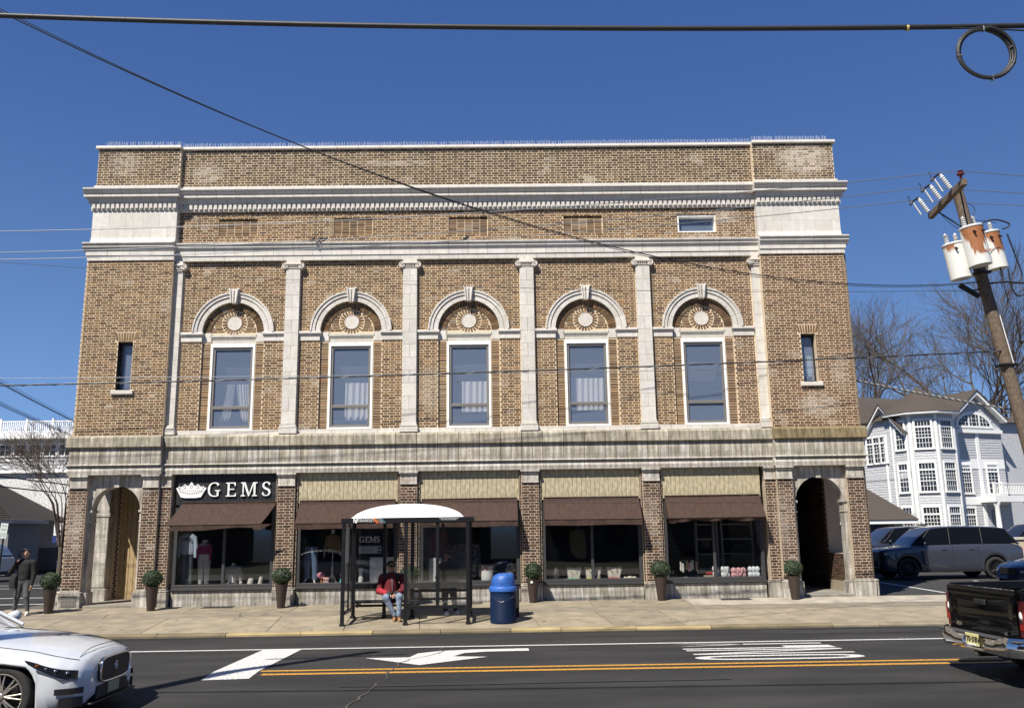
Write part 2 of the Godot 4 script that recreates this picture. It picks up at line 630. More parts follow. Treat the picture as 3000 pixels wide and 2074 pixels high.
	for i in 24:
		var a := TAU * i / 24
		o_out.push_back(Vector2(4.72 + 1.2 * signf(cos(a)) * pow(absf(cos(a)), 0.6), 9.24 + 0.29 * signf(sin(a)) * pow(absf(sin(a)), 0.8)))
		o_in.push_back(Vector2(4.72 + 1.0 * signf(cos(a)) * pow(absf(cos(a)), 0.5), 9.24 + 0.14 * signf(sin(a)) * pow(absf(sin(a)), 0.8)))
	var ring := []
	for i in 24:
		var j := (i + 1) % 24
		ring.append(PackedVector2Array([o_out[i], o_out[j], o_in[j], o_in[i]]))
	marking("letter_o", ring, M.paint_white)
	marking("letter_n", [rectp(xt, 8.68, xb, 8.8), rectp(xt, 8.16, xb, 8.28), PackedVector2Array([Vector2(xt, 8.68), Vector2(xt + 0.5, 8.68), Vector2(xb, 8.28), Vector2(xb - 0.5, 8.28)])], M.paint_white)
	marking("letter_l", [rectp(xt, 7.9, xb, 8.03), rectp(xb - 0.75, 7.66, xb, 7.9)], M.paint_white)
	marking("letter_y", [rectp(xt + 1.1, 7.27, xb, 7.4), PackedVector2Array([Vector2(xt, 7.1), Vector2(xt + 0.2, 7.1), Vector2(xt + 1.1, 7.3), Vector2(xt + 0.9, 7.33)]), PackedVector2Array([Vector2(xt, 7.56), Vector2(xt + 0.9, 7.36), Vector2(xt + 1.1, 7.4), Vector2(xt + 0.2, 7.56)])], M.paint_white)
	# crack and seam in the tarmac
	var ck := MB.new()
	var px := -0.2
	var pz := 7.1
	for i in 46:
		var nx := px + rng.randf_range(-0.09, 0.07) - 0.012
		var nz := pz + 0.15
		if nz > 13.5:
			break
		var w := rng.randf_range(0.006, 0.016)
		ck.quad(Vector3(px - w, road_y(pz) + 0.009, pz), Vector3(px + w, road_y(pz) + 0.009, pz), Vector3(nx + w, road_y(nz) + 0.009, nz), Vector3(nx - w, road_y(nz) + 0.009, nz), Vector3.UP)
		px = nx
		pz = nz
	struct("road_crack", ck, M.joint)
	var tar := MB.new()
	for q in [[4.62, -60.0, 60.0, 0.03], [11.0, -1.2, 3.2, 0.02], [5.6, 4.0, 9.5, 0.025]]:
		var x0: float = q[1]
		var zc: float = q[0]
		while x0 < q[2]:
			var z2: float = clampf(zc + rng.randf_range(-0.03, 0.03), q[0] - 0.12, q[0] + 0.12)
			tar.quad(Vector3(x0, road_y(zc - q[3]) + 0.009, zc - q[3]), Vector3(x0 + 0.6, road_y(z2 - q[3]) + 0.009, z2 - q[3]), Vector3(x0 + 0.6, road_y(z2 + q[3]) + 0.009, z2 + q[3]), Vector3(x0, road_y(zc + q[3]) + 0.009, zc + q[3]), Vector3.UP)
			zc = z2
			x0 += 0.6
	struct("tar_seam", tar, mat(Color(0.028, 0.027, 0.027), 0.8))
	var gum := MB.new()
	for i in 170:
		var gx := rng.randf_range(-9.0, 13.0)
		var gz := rng.randf_range(0.3, 3.95)
		var gr2 := rng.randf_range(0.012, 0.035)
		var k := rng.randf_range(0.5, 1.0)
		gum.col = Color(0.14, 0.12, 0.09) * k
		for sg in 6:
			var a0 := TAU * sg / 6
			var a1 := TAU * (sg + 1) / 6
			gum.ftri(Vector3(gx, pav_y(gz) + 0.004, gz), Vector3(gx + cos(a0) * gr2, pav_y(gz + sin(a0) * gr2) + 0.004, gz + sin(a0) * gr2), Vector3(gx + cos(a1) * gr2, pav_y(gz + sin(a1) * gr2) + 0.004, gz + sin(a1) * gr2), Vector3.UP)
	var gm := struct("pavement_spots", gum, M.vc)
	gm.set_meta("kind", "stuff")
	# parking lines, wheel stops
	var pl := MB.new()
	pl.quad(Vector3(12.3, -0.052, -1.4), Vector3(12.42, -0.052, -1.4), Vector3(12.7, -0.052, -6.2), Vector3(12.58, -0.052, -6.2), Vector3.UP)
	pl.quad(Vector3(15.3, -0.052, -2.0), Vector3(15.42, -0.052, -2.0), Vector3(15.7, -0.052, -6.2), Vector3(15.58, -0.052, -6.2), Vector3.UP)
	struct("parking_bay_line", pl, M.paint_white)
	var ss := MB.new()
	for q in [[-13.7, 0.14], [-11.5, 0.16]]:
		ss.quad(Vector3(-26, -0.158, q[0]), Vector3(-11, -0.112, q[0]), Vector3(-11, -0.112, q[0] + q[1]), Vector3(-26, -0.158, q[0] + q[1]), Vector3.UP)
	for q in [[-6.1, 0.2], [-3.4, 0.2]]:
		ss.quad(Vector3(-26, -0.158, q[0]), Vector3(-11, -0.112, q[0]), Vector3(-11, -0.112, q[0] + q[1]), Vector3(-26, -0.158, q[0] + q[1]), Vector3.UP)
	struct("crosswalk_line", ss, M.paint_white)

# ---------------------------------------------------------------- the brick commercial block
var bricks := []          # [transform, colour, rank]
var brick_noise := FastNoiseLite.new()
const BAYS := [-6.11, -3.055, 0.0, 3.055, 6.11]
const UB := [-6.13, -3.07, 0.0, 3.07, 6.13]
const DZ := -0.06      # the upper bays stand this far behind the parapet's plane

func brick_col(zone: String, x: float, y: float) -> Color:
	var t := rng.randf()
	var c := Color()
	match zone:
		"upper":
			if t < 0.45:
				c = Color(0.165, 0.1, 0.047)
			elif t < 0.7:
				c = Color(0.215, 0.145, 0.074)
			elif t < 0.86:
				c = Color(0.115, 0.064, 0.034)
			else:
				c = Color(0.24, 0.135, 0.06)
		"parapet":
			if t < 0.5:
				c = Color(0.1, 0.068, 0.038)
			elif t < 0.8:
				c = Color(0.145, 0.102, 0.055)
			else:
				c = Color(0.062, 0.042, 0.026)
		_:
			if t < 0.5:
				c = Color(0.08, 0.045, 0.03)
			elif t < 0.8:
				c = Color(0.11, 0.06, 0.038)
			else:
				c = Color(0.055, 0.034, 0.025)
	var big := brick_noise.get_noise_2d(x * 6.0 + 40.0, y * 9.0)
	if zone == "upper" and x > 6.0:
		c = c.lerp(Color(0.135, 0.07, 0.046), 0.5)
	c = c * rng.randf_range(0.76, 1.22) * (0.97 + 0.25 * big)
	c = Color(c.r * 1.05, c.g, c.b * 0.96)
	# white salts
	var s := clampf(brick_noise.get_noise_2d(x * 22.0, y * 26.0 + 300.0) * 3.0 - 1.15, 0.0, 1.0) * 0.6
	for b in [[9.1, 11.45, 0.85, 0.5, 1.5], [-9.2, 11.5, 0.5, 0.5, 0.55], [-7.0, 11.25, 0.5, 0.35, 0.9], [8.95, 4.75, 0.6, 0.4, 0.9], [9.55, 5.6, 0.3, 0.6, 0.6], [-9.72, 1.9, 0.2, 0.9, 0.7], [7.85, 1.9, 0.25, 0.9, 0.45], [6.9, 9.9, 0.5, 0.25, 0.9], [6.2, 9.33, 0.7, 0.12, 0.8], [-2.0, 11.5, 1.4, 0.08, 1.0], [-1.0, 5.3, 0.4, 0.7, 0.6], [4.55, 2.0, 0.2, 0.7, 0.45]]:
		var q := pow((x - b[0]) / b[2], 2.0) + pow((y - b[1]) / b[3], 2.0)
		if q < 1.0:
			s = maxf(s, b[4] * (1.0 - q) * rng.randf_range(0.2, 1.0))
	c = c.lerp(Color(0.56, 0.5, 0.43), clampf(s, 0.0, 0.9))
	# rain-darkened courses under the coping, below the slit sills and at the pillars' feet
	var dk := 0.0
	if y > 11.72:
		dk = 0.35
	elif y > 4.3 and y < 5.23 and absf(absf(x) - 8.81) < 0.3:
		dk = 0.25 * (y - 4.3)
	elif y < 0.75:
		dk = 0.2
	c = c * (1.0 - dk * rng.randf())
	c.a = 1.0
	return c

func put_brick(x: float, y: float, z: float, w: float, h: float, rot: float, zone: String, rank := 0.0, depth := 0.04) -> void:
	var b := Basis(Vector3.BACK, rot) * Basis.from_scale(Vector3(w, h, depth))
	bricks.append([Transform3D(b, Vector3(x, y, z - depth * 0.5 + rng.randf_range(-0.002, 0.003))), brick_col(zone, x, y), rank])

# a field of Flemish bond; holes are callables giving the interval to leave out at a height
func brick_field(x0: float, x1: float, y0: float, y1: float, z: float, zone: String, holes: Array = [], ph := 0.0) -> void:
	var rows := roundi((y1 - y0) / 0.068)
	var c := (y1 - y0) / rows
	for i in rows:
		var y := y0 + c * (i + 0.5)
		var iv := [[x0, x1]]
		for h: Callable in holes:
			var g = h.call(y)
			if g == null:
				continue
			var nx := []
			for s in iv:
				if g[0] > s[0] + 0.01:
					nx.append([s[0], minf(s[1], g[0])])
				if g[1] < s[1] - 0.01:
					nx.append([maxf(s[0], g[1]), s[1]])
			iv = nx
		for s in iv:
			if s[1] - s[0] < 0.03:
				continue
			var p := 0.309
			var k := floorf((s[0] - ph) / p) - 1.0
			var sh := 0.1545 if i % 2 else 0.0
			while k * p + ph - 0.2 < s[1]:
				for e in [[0.0, 0.2045], [0.2045, 0.309]]:
					var a: float = maxf(k * p + ph + sh + e[0], s[0])
					var b: float = minf(k * p + ph + sh + e[1], s[1])
					if b - a > 0.04:
						put_brick((a + b) * 0.5, y, z, b - a - 0.015, c - 0.0165, rng.randf_range(-0.004, 0.004), zone, (1.0 if zone == "ground" else 0.2) * (b - a))
				k += 1.0

func rect_hole(xa: float, xb: float, ya: float, yb: float) -> Callable:
	return func(y): return [xa, xb] if y > ya and y < yb else null

func niche_hole(bx: float, r: float, y0: float, ys: float) -> Callable:
	return func(y):
		if y < y0:
			return null
		if y < ys:
			return [bx - r, bx + r]
		if y < ys + r:
			var w := sqrt(r * r - (y - ys) * (y - ys))
			return [bx - w, bx + w]
		return null

# stone courses cut into blocks with open joints
var shared_blocks := {}
func blocks(called: String, prof: PackedVector2Array, xa: float, xb: float, w: float, z0: float, parent: Node, m: Material, ph := 0.0, gap := 0.007, tints: Array = []) -> void:
	var n := maxi(1, roundi((xb - xa) / w))
	var ww := (xb - xa) / n
	var edges: Array[float] = [xa]
	var x := xa + ww * (1.0 - ph) if ph > 0.0 else xa + ww
	while x < xb - 0.05:
		edges.append(x)
		x += ww
	edges.append(xb)
	for i in edges.size() - 1:
		var l: float = edges[i + 1] - edges[i]
		var key := "%s %.3f %d" % [str(prof[prof.size() / 2]) + str(prof[1]) + str(prof.size()), l, rng.randi() % 4]
		var tn := Color(1, 1, 1)
		if tints.size():
			var mid: float = (edges[i] + edges[i + 1]) * 0.5
			var tint: Callable = tints[0]
			tn = tint.call(mid)
			key += str(tn)
		if not shared_blocks.has(key):
			var b := MB.new()
			b.col = stone_col() * tn
			b.mould(prof, -l * 0.5 + gap * 0.5, l * 0.5 - gap * 0.5)
			shared_blocks[key] = b.mesh()
		part(called, shared_blocks[key], m, parent, Vector3((edges[i] + edges[i + 1]) * 0.5, 0, z0))

func pv(a: Array) -> PackedVector2Array:
	var p := PackedVector2Array()
	for i in range(0, a.size(), 2):
		p.push_back(Vector2(a[i], a[i + 1]))
	return p

func sector(ri: float, ro: float, a0: float, a1: float, steps := 6) -> PackedVector2Array:
	var p := PackedVector2Array()
	for i in steps + 1:
		var a := a0 + (a1 - a0) * i / steps
		p.push_back(Vector2(cos(a), sin(a)) * ro)
	for i in steps + 1:
		var a := a1 - (a1 - a0) * i / steps
		p.push_back(Vector2(cos(a), sin(a)) * ri)
	return p

func build_block() -> void:
	brick_noise.seed = 5
	brick_noise.frequency = 0.05
	brick_noise.fractal_octaves = 4
	var B := thing("brick_building", "two storey tan brick commercial building with white stone cornices and arched windows", "building")
	# ---- shell: side walls, back, roof, floors
	var sh := MB.new()
	for s: float in [-1.0, 1.0]:
		sh.box(Vector3(minf(s * 9.7, s * 10.0), 3.3, -20), Vector3(maxf(s * 9.7, s * 10.0), 11.6, -0.5))
		sh.box(Vector3(minf(s * 9.6, s * 9.95), 0, -20), Vector3(maxf(s * 9.6, s * 9.95), 3.3, -2.2))
	sh.box(Vector3(-9.7, 0, -20.3), Vector3(9.7, 11.6, -20))
	sh.box(Vector3(-9.7, 10.9, -20), Vector3(9.7, 11.1, -0.5))
	part("side_wall", sh, weather(mat(Color(0.14, 0.085, 0.055), 0.9), M.fine, Vector3(1, 1, 1)), B)
	var fl := MB.new()
	fl.box(Vector3(-9.6, 3.22, -19.9), Vector3(9.6, 4.1, -0.52))
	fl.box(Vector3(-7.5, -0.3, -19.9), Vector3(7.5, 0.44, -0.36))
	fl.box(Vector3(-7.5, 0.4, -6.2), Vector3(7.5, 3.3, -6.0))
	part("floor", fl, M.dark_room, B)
	# ---- mortar bodies behind the brickwork
	var mo := MB.new()
	for s: float in [-1.0, 1.0]:
		for q in [[7.72, 8.62, 4.19, 8.77], [9.0, 9.93, 4.19, 8.77], [8.62, 9.0, 4.19, 5.33], [8.62, 9.0, 6.61, 8.77], [7.7, 9.9, 10.6, 11.9], [9.92, 9.98, 4.19, 8.77]]:
			var xa := minf(s * q[0], s * q[1])
			var xb := maxf(s * q[0], s * q[1])
			var zf := -0.005 if q[0] < 9.9 else -0.065
			if q[3] > 11.0:
				zf = -0.025
			part("wall", bx(Vector3(xa, q[2], -0.5), Vector3(xb, q[3], zf)), M.mortar, B)
		mo.box(Vector3(minf(s * 9.975, s * 10.03), 4.19, -0.5), Vector3(maxf(s * 9.975, s * 10.03), 8.77, -0.129))
	mo.box(Vector3(-7.72, 10.6, -0.5), Vector3(7.72, 11.9, -0.155))
	mo.box(Vector3(-7.72, 9.2, -0.6), Vector3(5.6, 10.2, -0.222))
	mo.box(Vector3(-7.72, 9.2, -0.4), Vector3(5.6, 9.46, -0.185))
	mo.box(Vector3(-7.72, 9.95, -0.4), Vector3(5.6, 10.2, -0.185))
	for i in 5:
		var va: float = -7.72 if i == 0 else UB[i - 1] + 0.52
		mo.box(Vector3(va, 9.46, -0.4), Vector3(minf(UB[i] - 0.52, 5.6), 9.95, -0.185))
	mo.box(Vector3(6.62, 9.2, -0.5), Vector3(7.72, 10.2, -0.185))
	mo.box(Vector3(5.6, 9.2, -0.5), Vector3(6.62, 9.46, -0.185))
	mo.box(Vector3(5.6, 9.95, -0.5), Vector3(6.62, 10.2, -0.185))
	for bxc: float in UB:
		for s: float in [-1.0, 1.0]:
			var poly := PackedVector2Array([Vector2(bxc + s * 1.56, 4.19), Vector2(bxc + s * 1.56, 8.78), Vector2(bxc, 8.78)])
			for i in 13:
				var a := PI / 2 * (1.0 - i / 12.0)
				poly.push_back(Vector2(bxc + s * 0.8 * cos(a), 6.86 + 0.8 * sin(a)))
			poly.push_back(Vector2(bxc + s * 0.8, 4.19))
			var hb := MB.new()
			hb.prism(poly, -0.45, -0.155 + DZ)
			part("wall", hb, M.mortar, B)
			# niche back, round the window
			mo.box(Vector3(minf(bxc + s * 0.57, bxc + s * 0.82), 4.19, -0.5), Vector3(maxf(bxc + s * 0.57, bxc + s * 0.82), 6.86, -0.215 + DZ))
		mo.box(Vector3(bxc - 0.58, 6.57, -0.5), Vector3(bxc + 0.58, 7.7, -0.239 + DZ))
		mo.box(Vector3(bxc - 0.82, 6.86, -0.5), Vector3(bxc + 0.82, 7.68, -0.241 + DZ))
	part("wall", mo, M.mortar, B)
	# ---- brick fields
	for s: float in [-1.0, 1.0]:
		var xa := minf(s * 7.72, s * 9.93)
		var xb := maxf(s * 7.72, s * 9.93)
		var sl := rect_hole(minf(s * 8.62, s * 9.0), maxf(s * 8.62, s * 9.0), 5.33, 6.61)
		var si := rect_hole(minf(s * 8.53, s * 9.09), maxf(s * 8.53, s * 9.09), 5.23, 5.33)
		var vo := rect_hole(minf(s * 8.56, s * 9.06), maxf(s * 8.56, s * 9.06), 6.61, 6.85)
		brick_field(xa, xb, 4.19, 8.77, 0.0, "upper", [sl, si, vo], 0.04)
		brick_field(minf(s * 9.932, s * 9.978), maxf(s * 9.932, s * 9.978), 4.19, 8.77, -0.06, "upper")
		brick_field(minf(s * 9.98, s * 10.03), maxf(s * 9.98, s * 10.03), 4.19, 8.77, -0.12, "upper")
		brick_field(minf(s * 7.7, s * 9.9), maxf(s * 7.7, s * 9.9), 10.86, 11.9, -0.02, "parapet", [], 0.1)
		for i in 8:
			var f := (i - 3.5) / 3.5
			put_brick(s * 8.81 + f * 0.235, 6.73, 0.0, 0.05, 0.22, -f * 0.22, "upper")
	brick_field(-7.7, 7.7, 10.86, 11.9, -0.15, "parapet", [], 0.02)
	var vents := []
	for i in 5:
		vents.append(rect_hole(UB[i] - 0.52, UB[i] + 0.52, 9.46, 9.95))
	brick_field(-7.7, 7.7, 9.26, 10.14, -0.18, "upper", vents, 0.0)
	var vb := MB.new()
	for i in 4:
		# a blind opening: stacked bricks a little behind the wall
		for r in 7:
			for k in 5:
				put_brick(UB[i] - 0.51 + 0.204 * (k + 0.5), 9.46 + 0.07 * (r + 0.5), -0.215, 0.19, 0.055, 0.0, "upper", 0.0, 0.04)
	for bxc: float in UB:
		var h := niche_hole(bxc, 1.06, 6.86, 6.86)
		var h2 := rect_hole(bxc - 0.8, bxc + 0.8, 4.31, 6.86)
		var imp := rect_hole(bxc - 1.36, bxc + 1.36, 6.615, 6.86)
		var key := rect_hole(bxc - 0.13, bxc + 0.13, 7.85, 8.02)
		brick_field(bxc - 1.345, bxc + 1.345, 4.31, 8.77, -0.15 + DZ, "upper", [h, h2, imp, key], bxc - 0.1)
		# niche jambs of stacked bricks
		for r in 33:
			for s: float in [-1.0, 1.0]:
				put_brick(bxc + s * 0.69, 4.345 + 0.0685 * r, -0.21 + DZ, 0.2, 0.054, 0.0, "upper")
		# ring of bricks round the tympanum, tympanum courses and the disc's own ring
		for i in 33:
			var a := PI * (i + 0.5) / 33
			put_brick(bxc + cos(a) * 0.695, 6.86 + sin(a) * 0.695, -0.21 + DZ, 0.2, 0.047, a, "upper")
		for i in 22:
			var a := TAU * (i + 0.5) / 22
			put_brick(bxc + cos(a) * 0.255, 7.12 + sin(a) * 0.255, -0.234 + DZ, 0.12, 0.05, a, "upper")
		for r in 8:
			var y := 6.9 + 0.068 * r
			var w := sqrt(maxf(0.0, 0.575 * 0.575 - (y - 6.86) * (y - 6.86)))
			var ci := 0.0
			if absf(y - 7.12) < 0.33:
				ci = sqrt(0.33 * 0.33 - (y - 7.12) * (y - 7.12))
			for s: float in [-1.0, 1.0]:
				var a := ci
				while a < w - 0.04:
					var b := minf(a + 0.2, w)
					if b - a > 0.04:
						put_brick(bxc + s * (a + b) * 0.5, y, -0.234 + DZ, b - a - 0.012, 0.054, 0.0, "upper")
					a = b
	build_stone(B)
	build_upper_windows(B)
	build_ground_floor(B)
	# ---- the bricks: the 300 largest in view as parts, the rest as one part
	var um := MB.new()
	um.box(Vector3(-0.5, -0.5, -0.5), Vector3(0.5, 0.5, 0.5))
	var unit := MB.new()
	var e := 0.06
	unit.quad(Vector3(-0.5 + 0.03, -0.5 + e, 0.5), Vector3(0.5 - 0.03, -0.5 + e, 0.5), Vector3(0.5 - 0.03, 0.5 - e, 0.5), Vector3(-0.5 + 0.03, 0.5 - e, 0.5), Vector3.BACK)
	for k in 4:
		var c0: Vector2 = [Vector2(-1, -1), Vector2(1, -1), Vector2(1, 1), Vector2(-1, 1)][k]
		var c1: Vector2 = [Vector2(1, -1), Vector2(1, 1), Vector2(-1, 1), Vector2(-1, -1)][k]
		var i0 := Vector3(c0.x * (0.5 - 0.03), c0.y * (0.5 - e), 0.5)
		var i1 := Vector3(c1.x * (0.5 - 0.03), c1.y * (0.5 - e), 0.5)
		var o0 := Vector3(c0.x * 0.5, c0.y * 0.5, 0.4)
		var o1 := Vector3(c1.x * 0.5, c1.y * 0.5, 0.4)
		var sd := Vector3(c0.x + c1.x, c0.y + c1.y, 0).normalized()
		unit.quad(i0, i1, o1, o0, (sd + Vector3.BACK).normalized())
		unit.quad(o0, o1, Vector3(o1.x, o1.y, -0.5), Vector3(o0.x, o0.y, -0.5), sd)
	var um_mesh := unit.mesh()
	bricks.sort_custom(func(a, b): return a[2] > b[2])
	var tones := {}
	for i in 300:
		var b: Array = bricks[i]
		var c: Color = b[1]
		var key := "%d %d %d" % [int(c.r * 60), int(c.g * 60), int(c.b * 60)]
		if not tones.has(key):
			var u := MB.new()
			u.v = unit.v
			u.n = unit.n
			u.c = unit.c.duplicate()
			u.c.fill(c)
			tones[key] = u.mesh()
		var o := part("brick", tones[key], M.brick, B)
		o.transform = b[0]
	var mm := MultiMesh.new()
	mm.transform_format = MultiMesh.TRANSFORM_3D
	mm.use_colors = true
	mm.mesh = um_mesh
	mm.instance_count = bricks.size() - 300
	for i in bricks.size() - 300:
		mm.set_instance_transform(i, bricks[i + 300][0])
		mm.set_instance_color(i, bricks[i + 300][1])
	var mi := MultiMeshInstance3D.new()
	mi.name = "brickwork"
	mi.multimesh = mm
	mi.material_override = M.brick
	mi.set_meta("kind", "stuff")
	B.add_child(mi, true)

func build_stone(B: Node3D) -> void:
	# ---- bands over the shop storey, upper entablature and cornice: one block after another
	var low: Material = M.stone_low
	var b3 := pv([-0.35, 3.2, 0.05, 3.2, 0.065, 3.3, 0.03, 3.38, 0.03, 3.405, -0.35, 3.405])
	var mld := pv([-0.35, 3.41, 0.075, 3.41, 0.095, 3.435, 0.07, 3.462, -0.35, 3.462])
	var b2 := pv([-0.35, 3.466, 0.03, 3.466, 0.045, 3.6, 0.045, 3.72, 0.03, 3.862, -0.35, 3.862])
	var led := pv([-0.35, 3.866, 0.08, 3.866, 0.11, 3.89, 0.11, 4.12, 0.08, 4.155, -0.02, 4.188, -0.35, 4.188])
	var sillc := pv([-0.3, 4.19, 0.05, 4.19, 0.05, 4.215, 0.03, 4.22, 0.03, 4.305, -0.3, 4.305])
	var ea := pv([-0.3, 8.77, 0.09, 8.77, 0.09, 8.9, -0.3, 8.9])
	var eb := pv([-0.3, 8.903, 0.11, 8.903, 0.11, 9.03, -0.3, 9.03])
	var ec := pv([-0.3, 9.033, 0.115, 9.033, 0.12, 9.06, 0.165, 9.115, 0.165, 9.15, 0.17, 9.155, 0.205, 9.2, 0.205, 9.235, 0.0, 9.262, -0.3, 9.262])
	var dbed := pv([-0.3, 10.14, 0.02, 10.14, 0.03, 10.18, 0.03, 10.34, -0.3, 10.34])
	var cbed := pv([-0.3, 10.343, 0.075, 10.343, 0.085, 10.39, 0.11, 10.482, -0.3, 10.482])
	var cor := pv([-0.3, 10.485, 0.18, 10.485, 0.18, 10.55, 0.175, 10.555, 0.225, 10.605, 0.225, 10.615, 0.265, 10.668, 0.265, 10.705, 0.0, 10.745, -0.3, 10.745])
	var base := pv([-0.3, 10.748, 0.02, 10.748, 0.02, 10.855, -0.3, 10.855])
	var cop := pv([-0.34, 11.9, 0.05, 11.9, 0.06, 11.92, 0.05, 11.985, -0.34, 12.0])
	for s: float in [-1.0, 0.0, 1.0]:
		var xa := -7.71
		var xb := 7.71
		var z := -0.15
		var zl := -0.12
		var out := 0.0
		if s != 0.0:
			xa = minf(s * 7.7, s * 9.95)
			xb = maxf(s * 7.7, s * 9.95)
			z = 0.0
			zl = 0.02
			out = s
		var l := -1.0 if out < 0.0 else 0.0
		var r := 1.0 if out > 0.0 else 0.0
		# how far the mouldings run past the corners
		var e1 := 0.04
		blocks("band_stone", b3, xa + l * 0.06 - (0.0 if s <= 0 else 0.03), xb + r * 0.06 + (0.0 if s >= 0 else 0.03), 0.53, zl, B, low, 0.0)
		blocks("band_stone", mld, xa + l * 0.09, xb + r * 0.09, 0.53, zl, B, low, 0.0)
		var ledge_tint := func(x: float) -> Color:
			if absf(x - 8.25) < 0.2:
				return Color(0.72, 0.48, 0.2)
			if x > 7.5:
				return Color(0.5, 0.42, 0.26)
			return [Color(0.86, 0.83, 0.74), Color(0.78, 0.75, 0.65), Color(0.7, 0.68, 0.6)][absi(int(x * 37.0)) % 3]
		var band_tint := func(x: float) -> Color: return [Color(1, 1, 1), Color(0.92, 0.9, 0.86), Color(0.85, 0.83, 0.78), Color(0.96, 0.93, 0.9)][absi(int(x * 53.0)) % 4]
		blocks("ledge_stone", led, xa + l * 0.12, xb + r * 0.12, 0.53, zl, B, low, 0.0, 0.012, [ledge_tint])
		blocks("band_stone", b2, xa + l * e1, xb + r * e1, 0.265, zl, B, low, 0.0, 0.01, [band_tint])
		if s == 0.0:
			blocks("sill_stone", sillc, xa, xb, 0.4, z + DZ, B, M.stone, 0.4)
		blocks("architrave_stone", ea, xa + l * 0.02, xb + r * 0.02, 0.515, z + (-0.06 if s != 0.0 else DZ), B, M.stone, 0.5)
		blocks("architrave_stone", eb, xa + l * 0.05, xb + r * 0.05, 0.515, z + (-0.055 if s != 0.0 else DZ), B, M.stone, 0.0)
		blocks("architrave_stone", ec, xa + l * 0.12, xb + r * 0.12, 0.515, z + (-0.04 if s != 0.0 else DZ), B, M.stone, 0.0)
		blocks("cornice_stone", dbed, xa + l * 0.02, xb + r * 0.02, 0.6, z + 0.0, B, M.stone, 0.0)
		blocks("cornice_stone", cbed, xa + l * 0.08, xb + r * 0.08, 0.515, z + 0.0, B, M.stone, 0.5)
		blocks("cornice_stone", cor, xa + l * 0.17 - (0.08 if s > 0 else 0.0), xb + r * 0.17 + (0.08 if s < 0 else 0.0), 0.515, z + 0.0, B, M.stone, 0.0)
		blocks("cornice_stone", base, xa, xb, 0.515, z, B, M.stone, 0.5)
		blocks("coping_stone", cop, xa + l * 0.02, xb + r * 0.02, 0.6, z - (0.02 if s != 0.0 else 0.0), B, M.stone, 0.0)
		# dentils
		var n := roundi((xb - xa + 0.06) / 0.131)
		var db := MB.new()
		db.col = Color(0.58, 0.545, 0.5)
		db.box(Vector3(-0.043, 10.19, 0.0), Vector3(0.043, 10.341, 0.07), 0.005)
		var dm := db.mesh()
		for i in n:
			part("dentil", dm, M.stone, B, Vector3(xa + (xb - xa) * (i + 0.5) / n, 0, z + 0.0))
		if s != 0.0:
			var f1 := pv([-0.3, 9.262, 0.06, 9.262, 0.03, 9.31, 0.006, 9.39, 0.003, 9.697, -0.3, 9.697])
			var f2 := pv([-0.3, 9.7, 0.003, 9.7, 0.003, 10.14, -0.3, 10.14])
			blocks("frieze_stone", f1, xa + l * -0.03, xb - r * 0.03, 0.44, z, B, M.stone, 0.5, 0.004)
			blocks("frieze_stone", f2, xa + l * -0.03, xb - r * 0.03, 0.44, z, B, M.stone, 0.0, 0.004)
	# backing so that open joints stay dark
	var bk := MB.new()
	bk.box(Vector3(-9.9, 3.21, -0.5), Vector3(9.9, 4.18, -0.14))
	bk.box(Vector3(-9.85, 8.78, -0.5), Vector3(9.85, 9.25, -0.2))
	bk.box(Vector3(-9.85, 10.15, -0.5), Vector3(9.85, 10.85, -0.2))
	for s: float in [-1.0, 1.0]:
		bk.box(Vector3(minf(s * 7.72, s * 9.93), 3.21, -0.5), Vector3(maxf(s * 7.72, s * 9.93), 4.18, 0.0))
		bk.box(Vector3(minf(s * 7.72, s * 9.9), 8.78, -0.5), Vector3(maxf(s * 7.72, s * 9.9), 10.85, -0.01))
	part("stone_backing", bk, M.joint, B)
	# bird spikes on the coping
	var sp := MB.new()
	sp.col = Color(0.75, 0.75, 0.75)
	var x := -9.7
	while x < 9.75:
		var zz := -0.17 if absf(x) < 7.7 else -0.02
		if rng.randf() < 0.94:
			sp.rod(Vector3(x, 11.98, zz), Vector3(x + rng.randf_range(-0.008, 0.008), 12.11 + rng.randf_range(-0.012, 0.012), zz + rng.randf_range(-0.03, 0.04)), 0.0045, 3)
		x += 0.042
	var spk := part("bird_spikes", sp, M.vc, B)
	spk.set_meta("kind", "stuff")
	# ---- pilasters
	for px: float in [-4.605, -1.535, 1.535, 4.605, -7.6, 7.6]:
		var half := absf(px) > 7.0
		var pz := Vector3(0, 0, DZ - 0.02)
		var xa := px - 0.185
		var xb := px + 0.185
		if half:
			xa = -7.72 if px < 0 else 7.5
			xb = -7.5 if px < 0 else 7.72
		var y := 4.43
		var k := 0
		while y < 8.49:
			var y1 := minf(y + 0.339, 8.5)
			var cut: Array = [[xa, xb]]
			if k % 2 == 1 and not half:
				cut = [[xa, px], [px, xb]]
			for q in cut:
				var b := MB.new()
				b.col = stone_col()
				b.box(Vector3(q[0] + 0.002, y + 0.002, -0.2), Vector3(q[1] - 0.002, y1 - 0.002, -0.03 if not half else -0.06), 0.004)
				part("pilaster_stone", b, M.stone, B, pz)
			y = y1
			k += 1
		var bs := MB.new()
		bs.col = stone_col()
		var o := 0.045
		var lo := xa - (0.0 if half and px < 0 else o)
		var hi := xb + (0.0 if half and px > 0 else o)
		bs.box(Vector3(lo, 4.19, -0.2), Vector3(hi, 4.33, 0.02), 0.006)
		bs.box(Vector3(lo + 0.004, 4.333, -0.2), Vector3(hi - 0.004, 4.37, 0.03), 0.016)
		bs.box(Vector3(lo + 0.03, 4.372, -0.2), Vector3(hi - 0.03, 4.43, -0.012), 0.01)
		part("pilaster_base", bs, M.stone, B, pz)
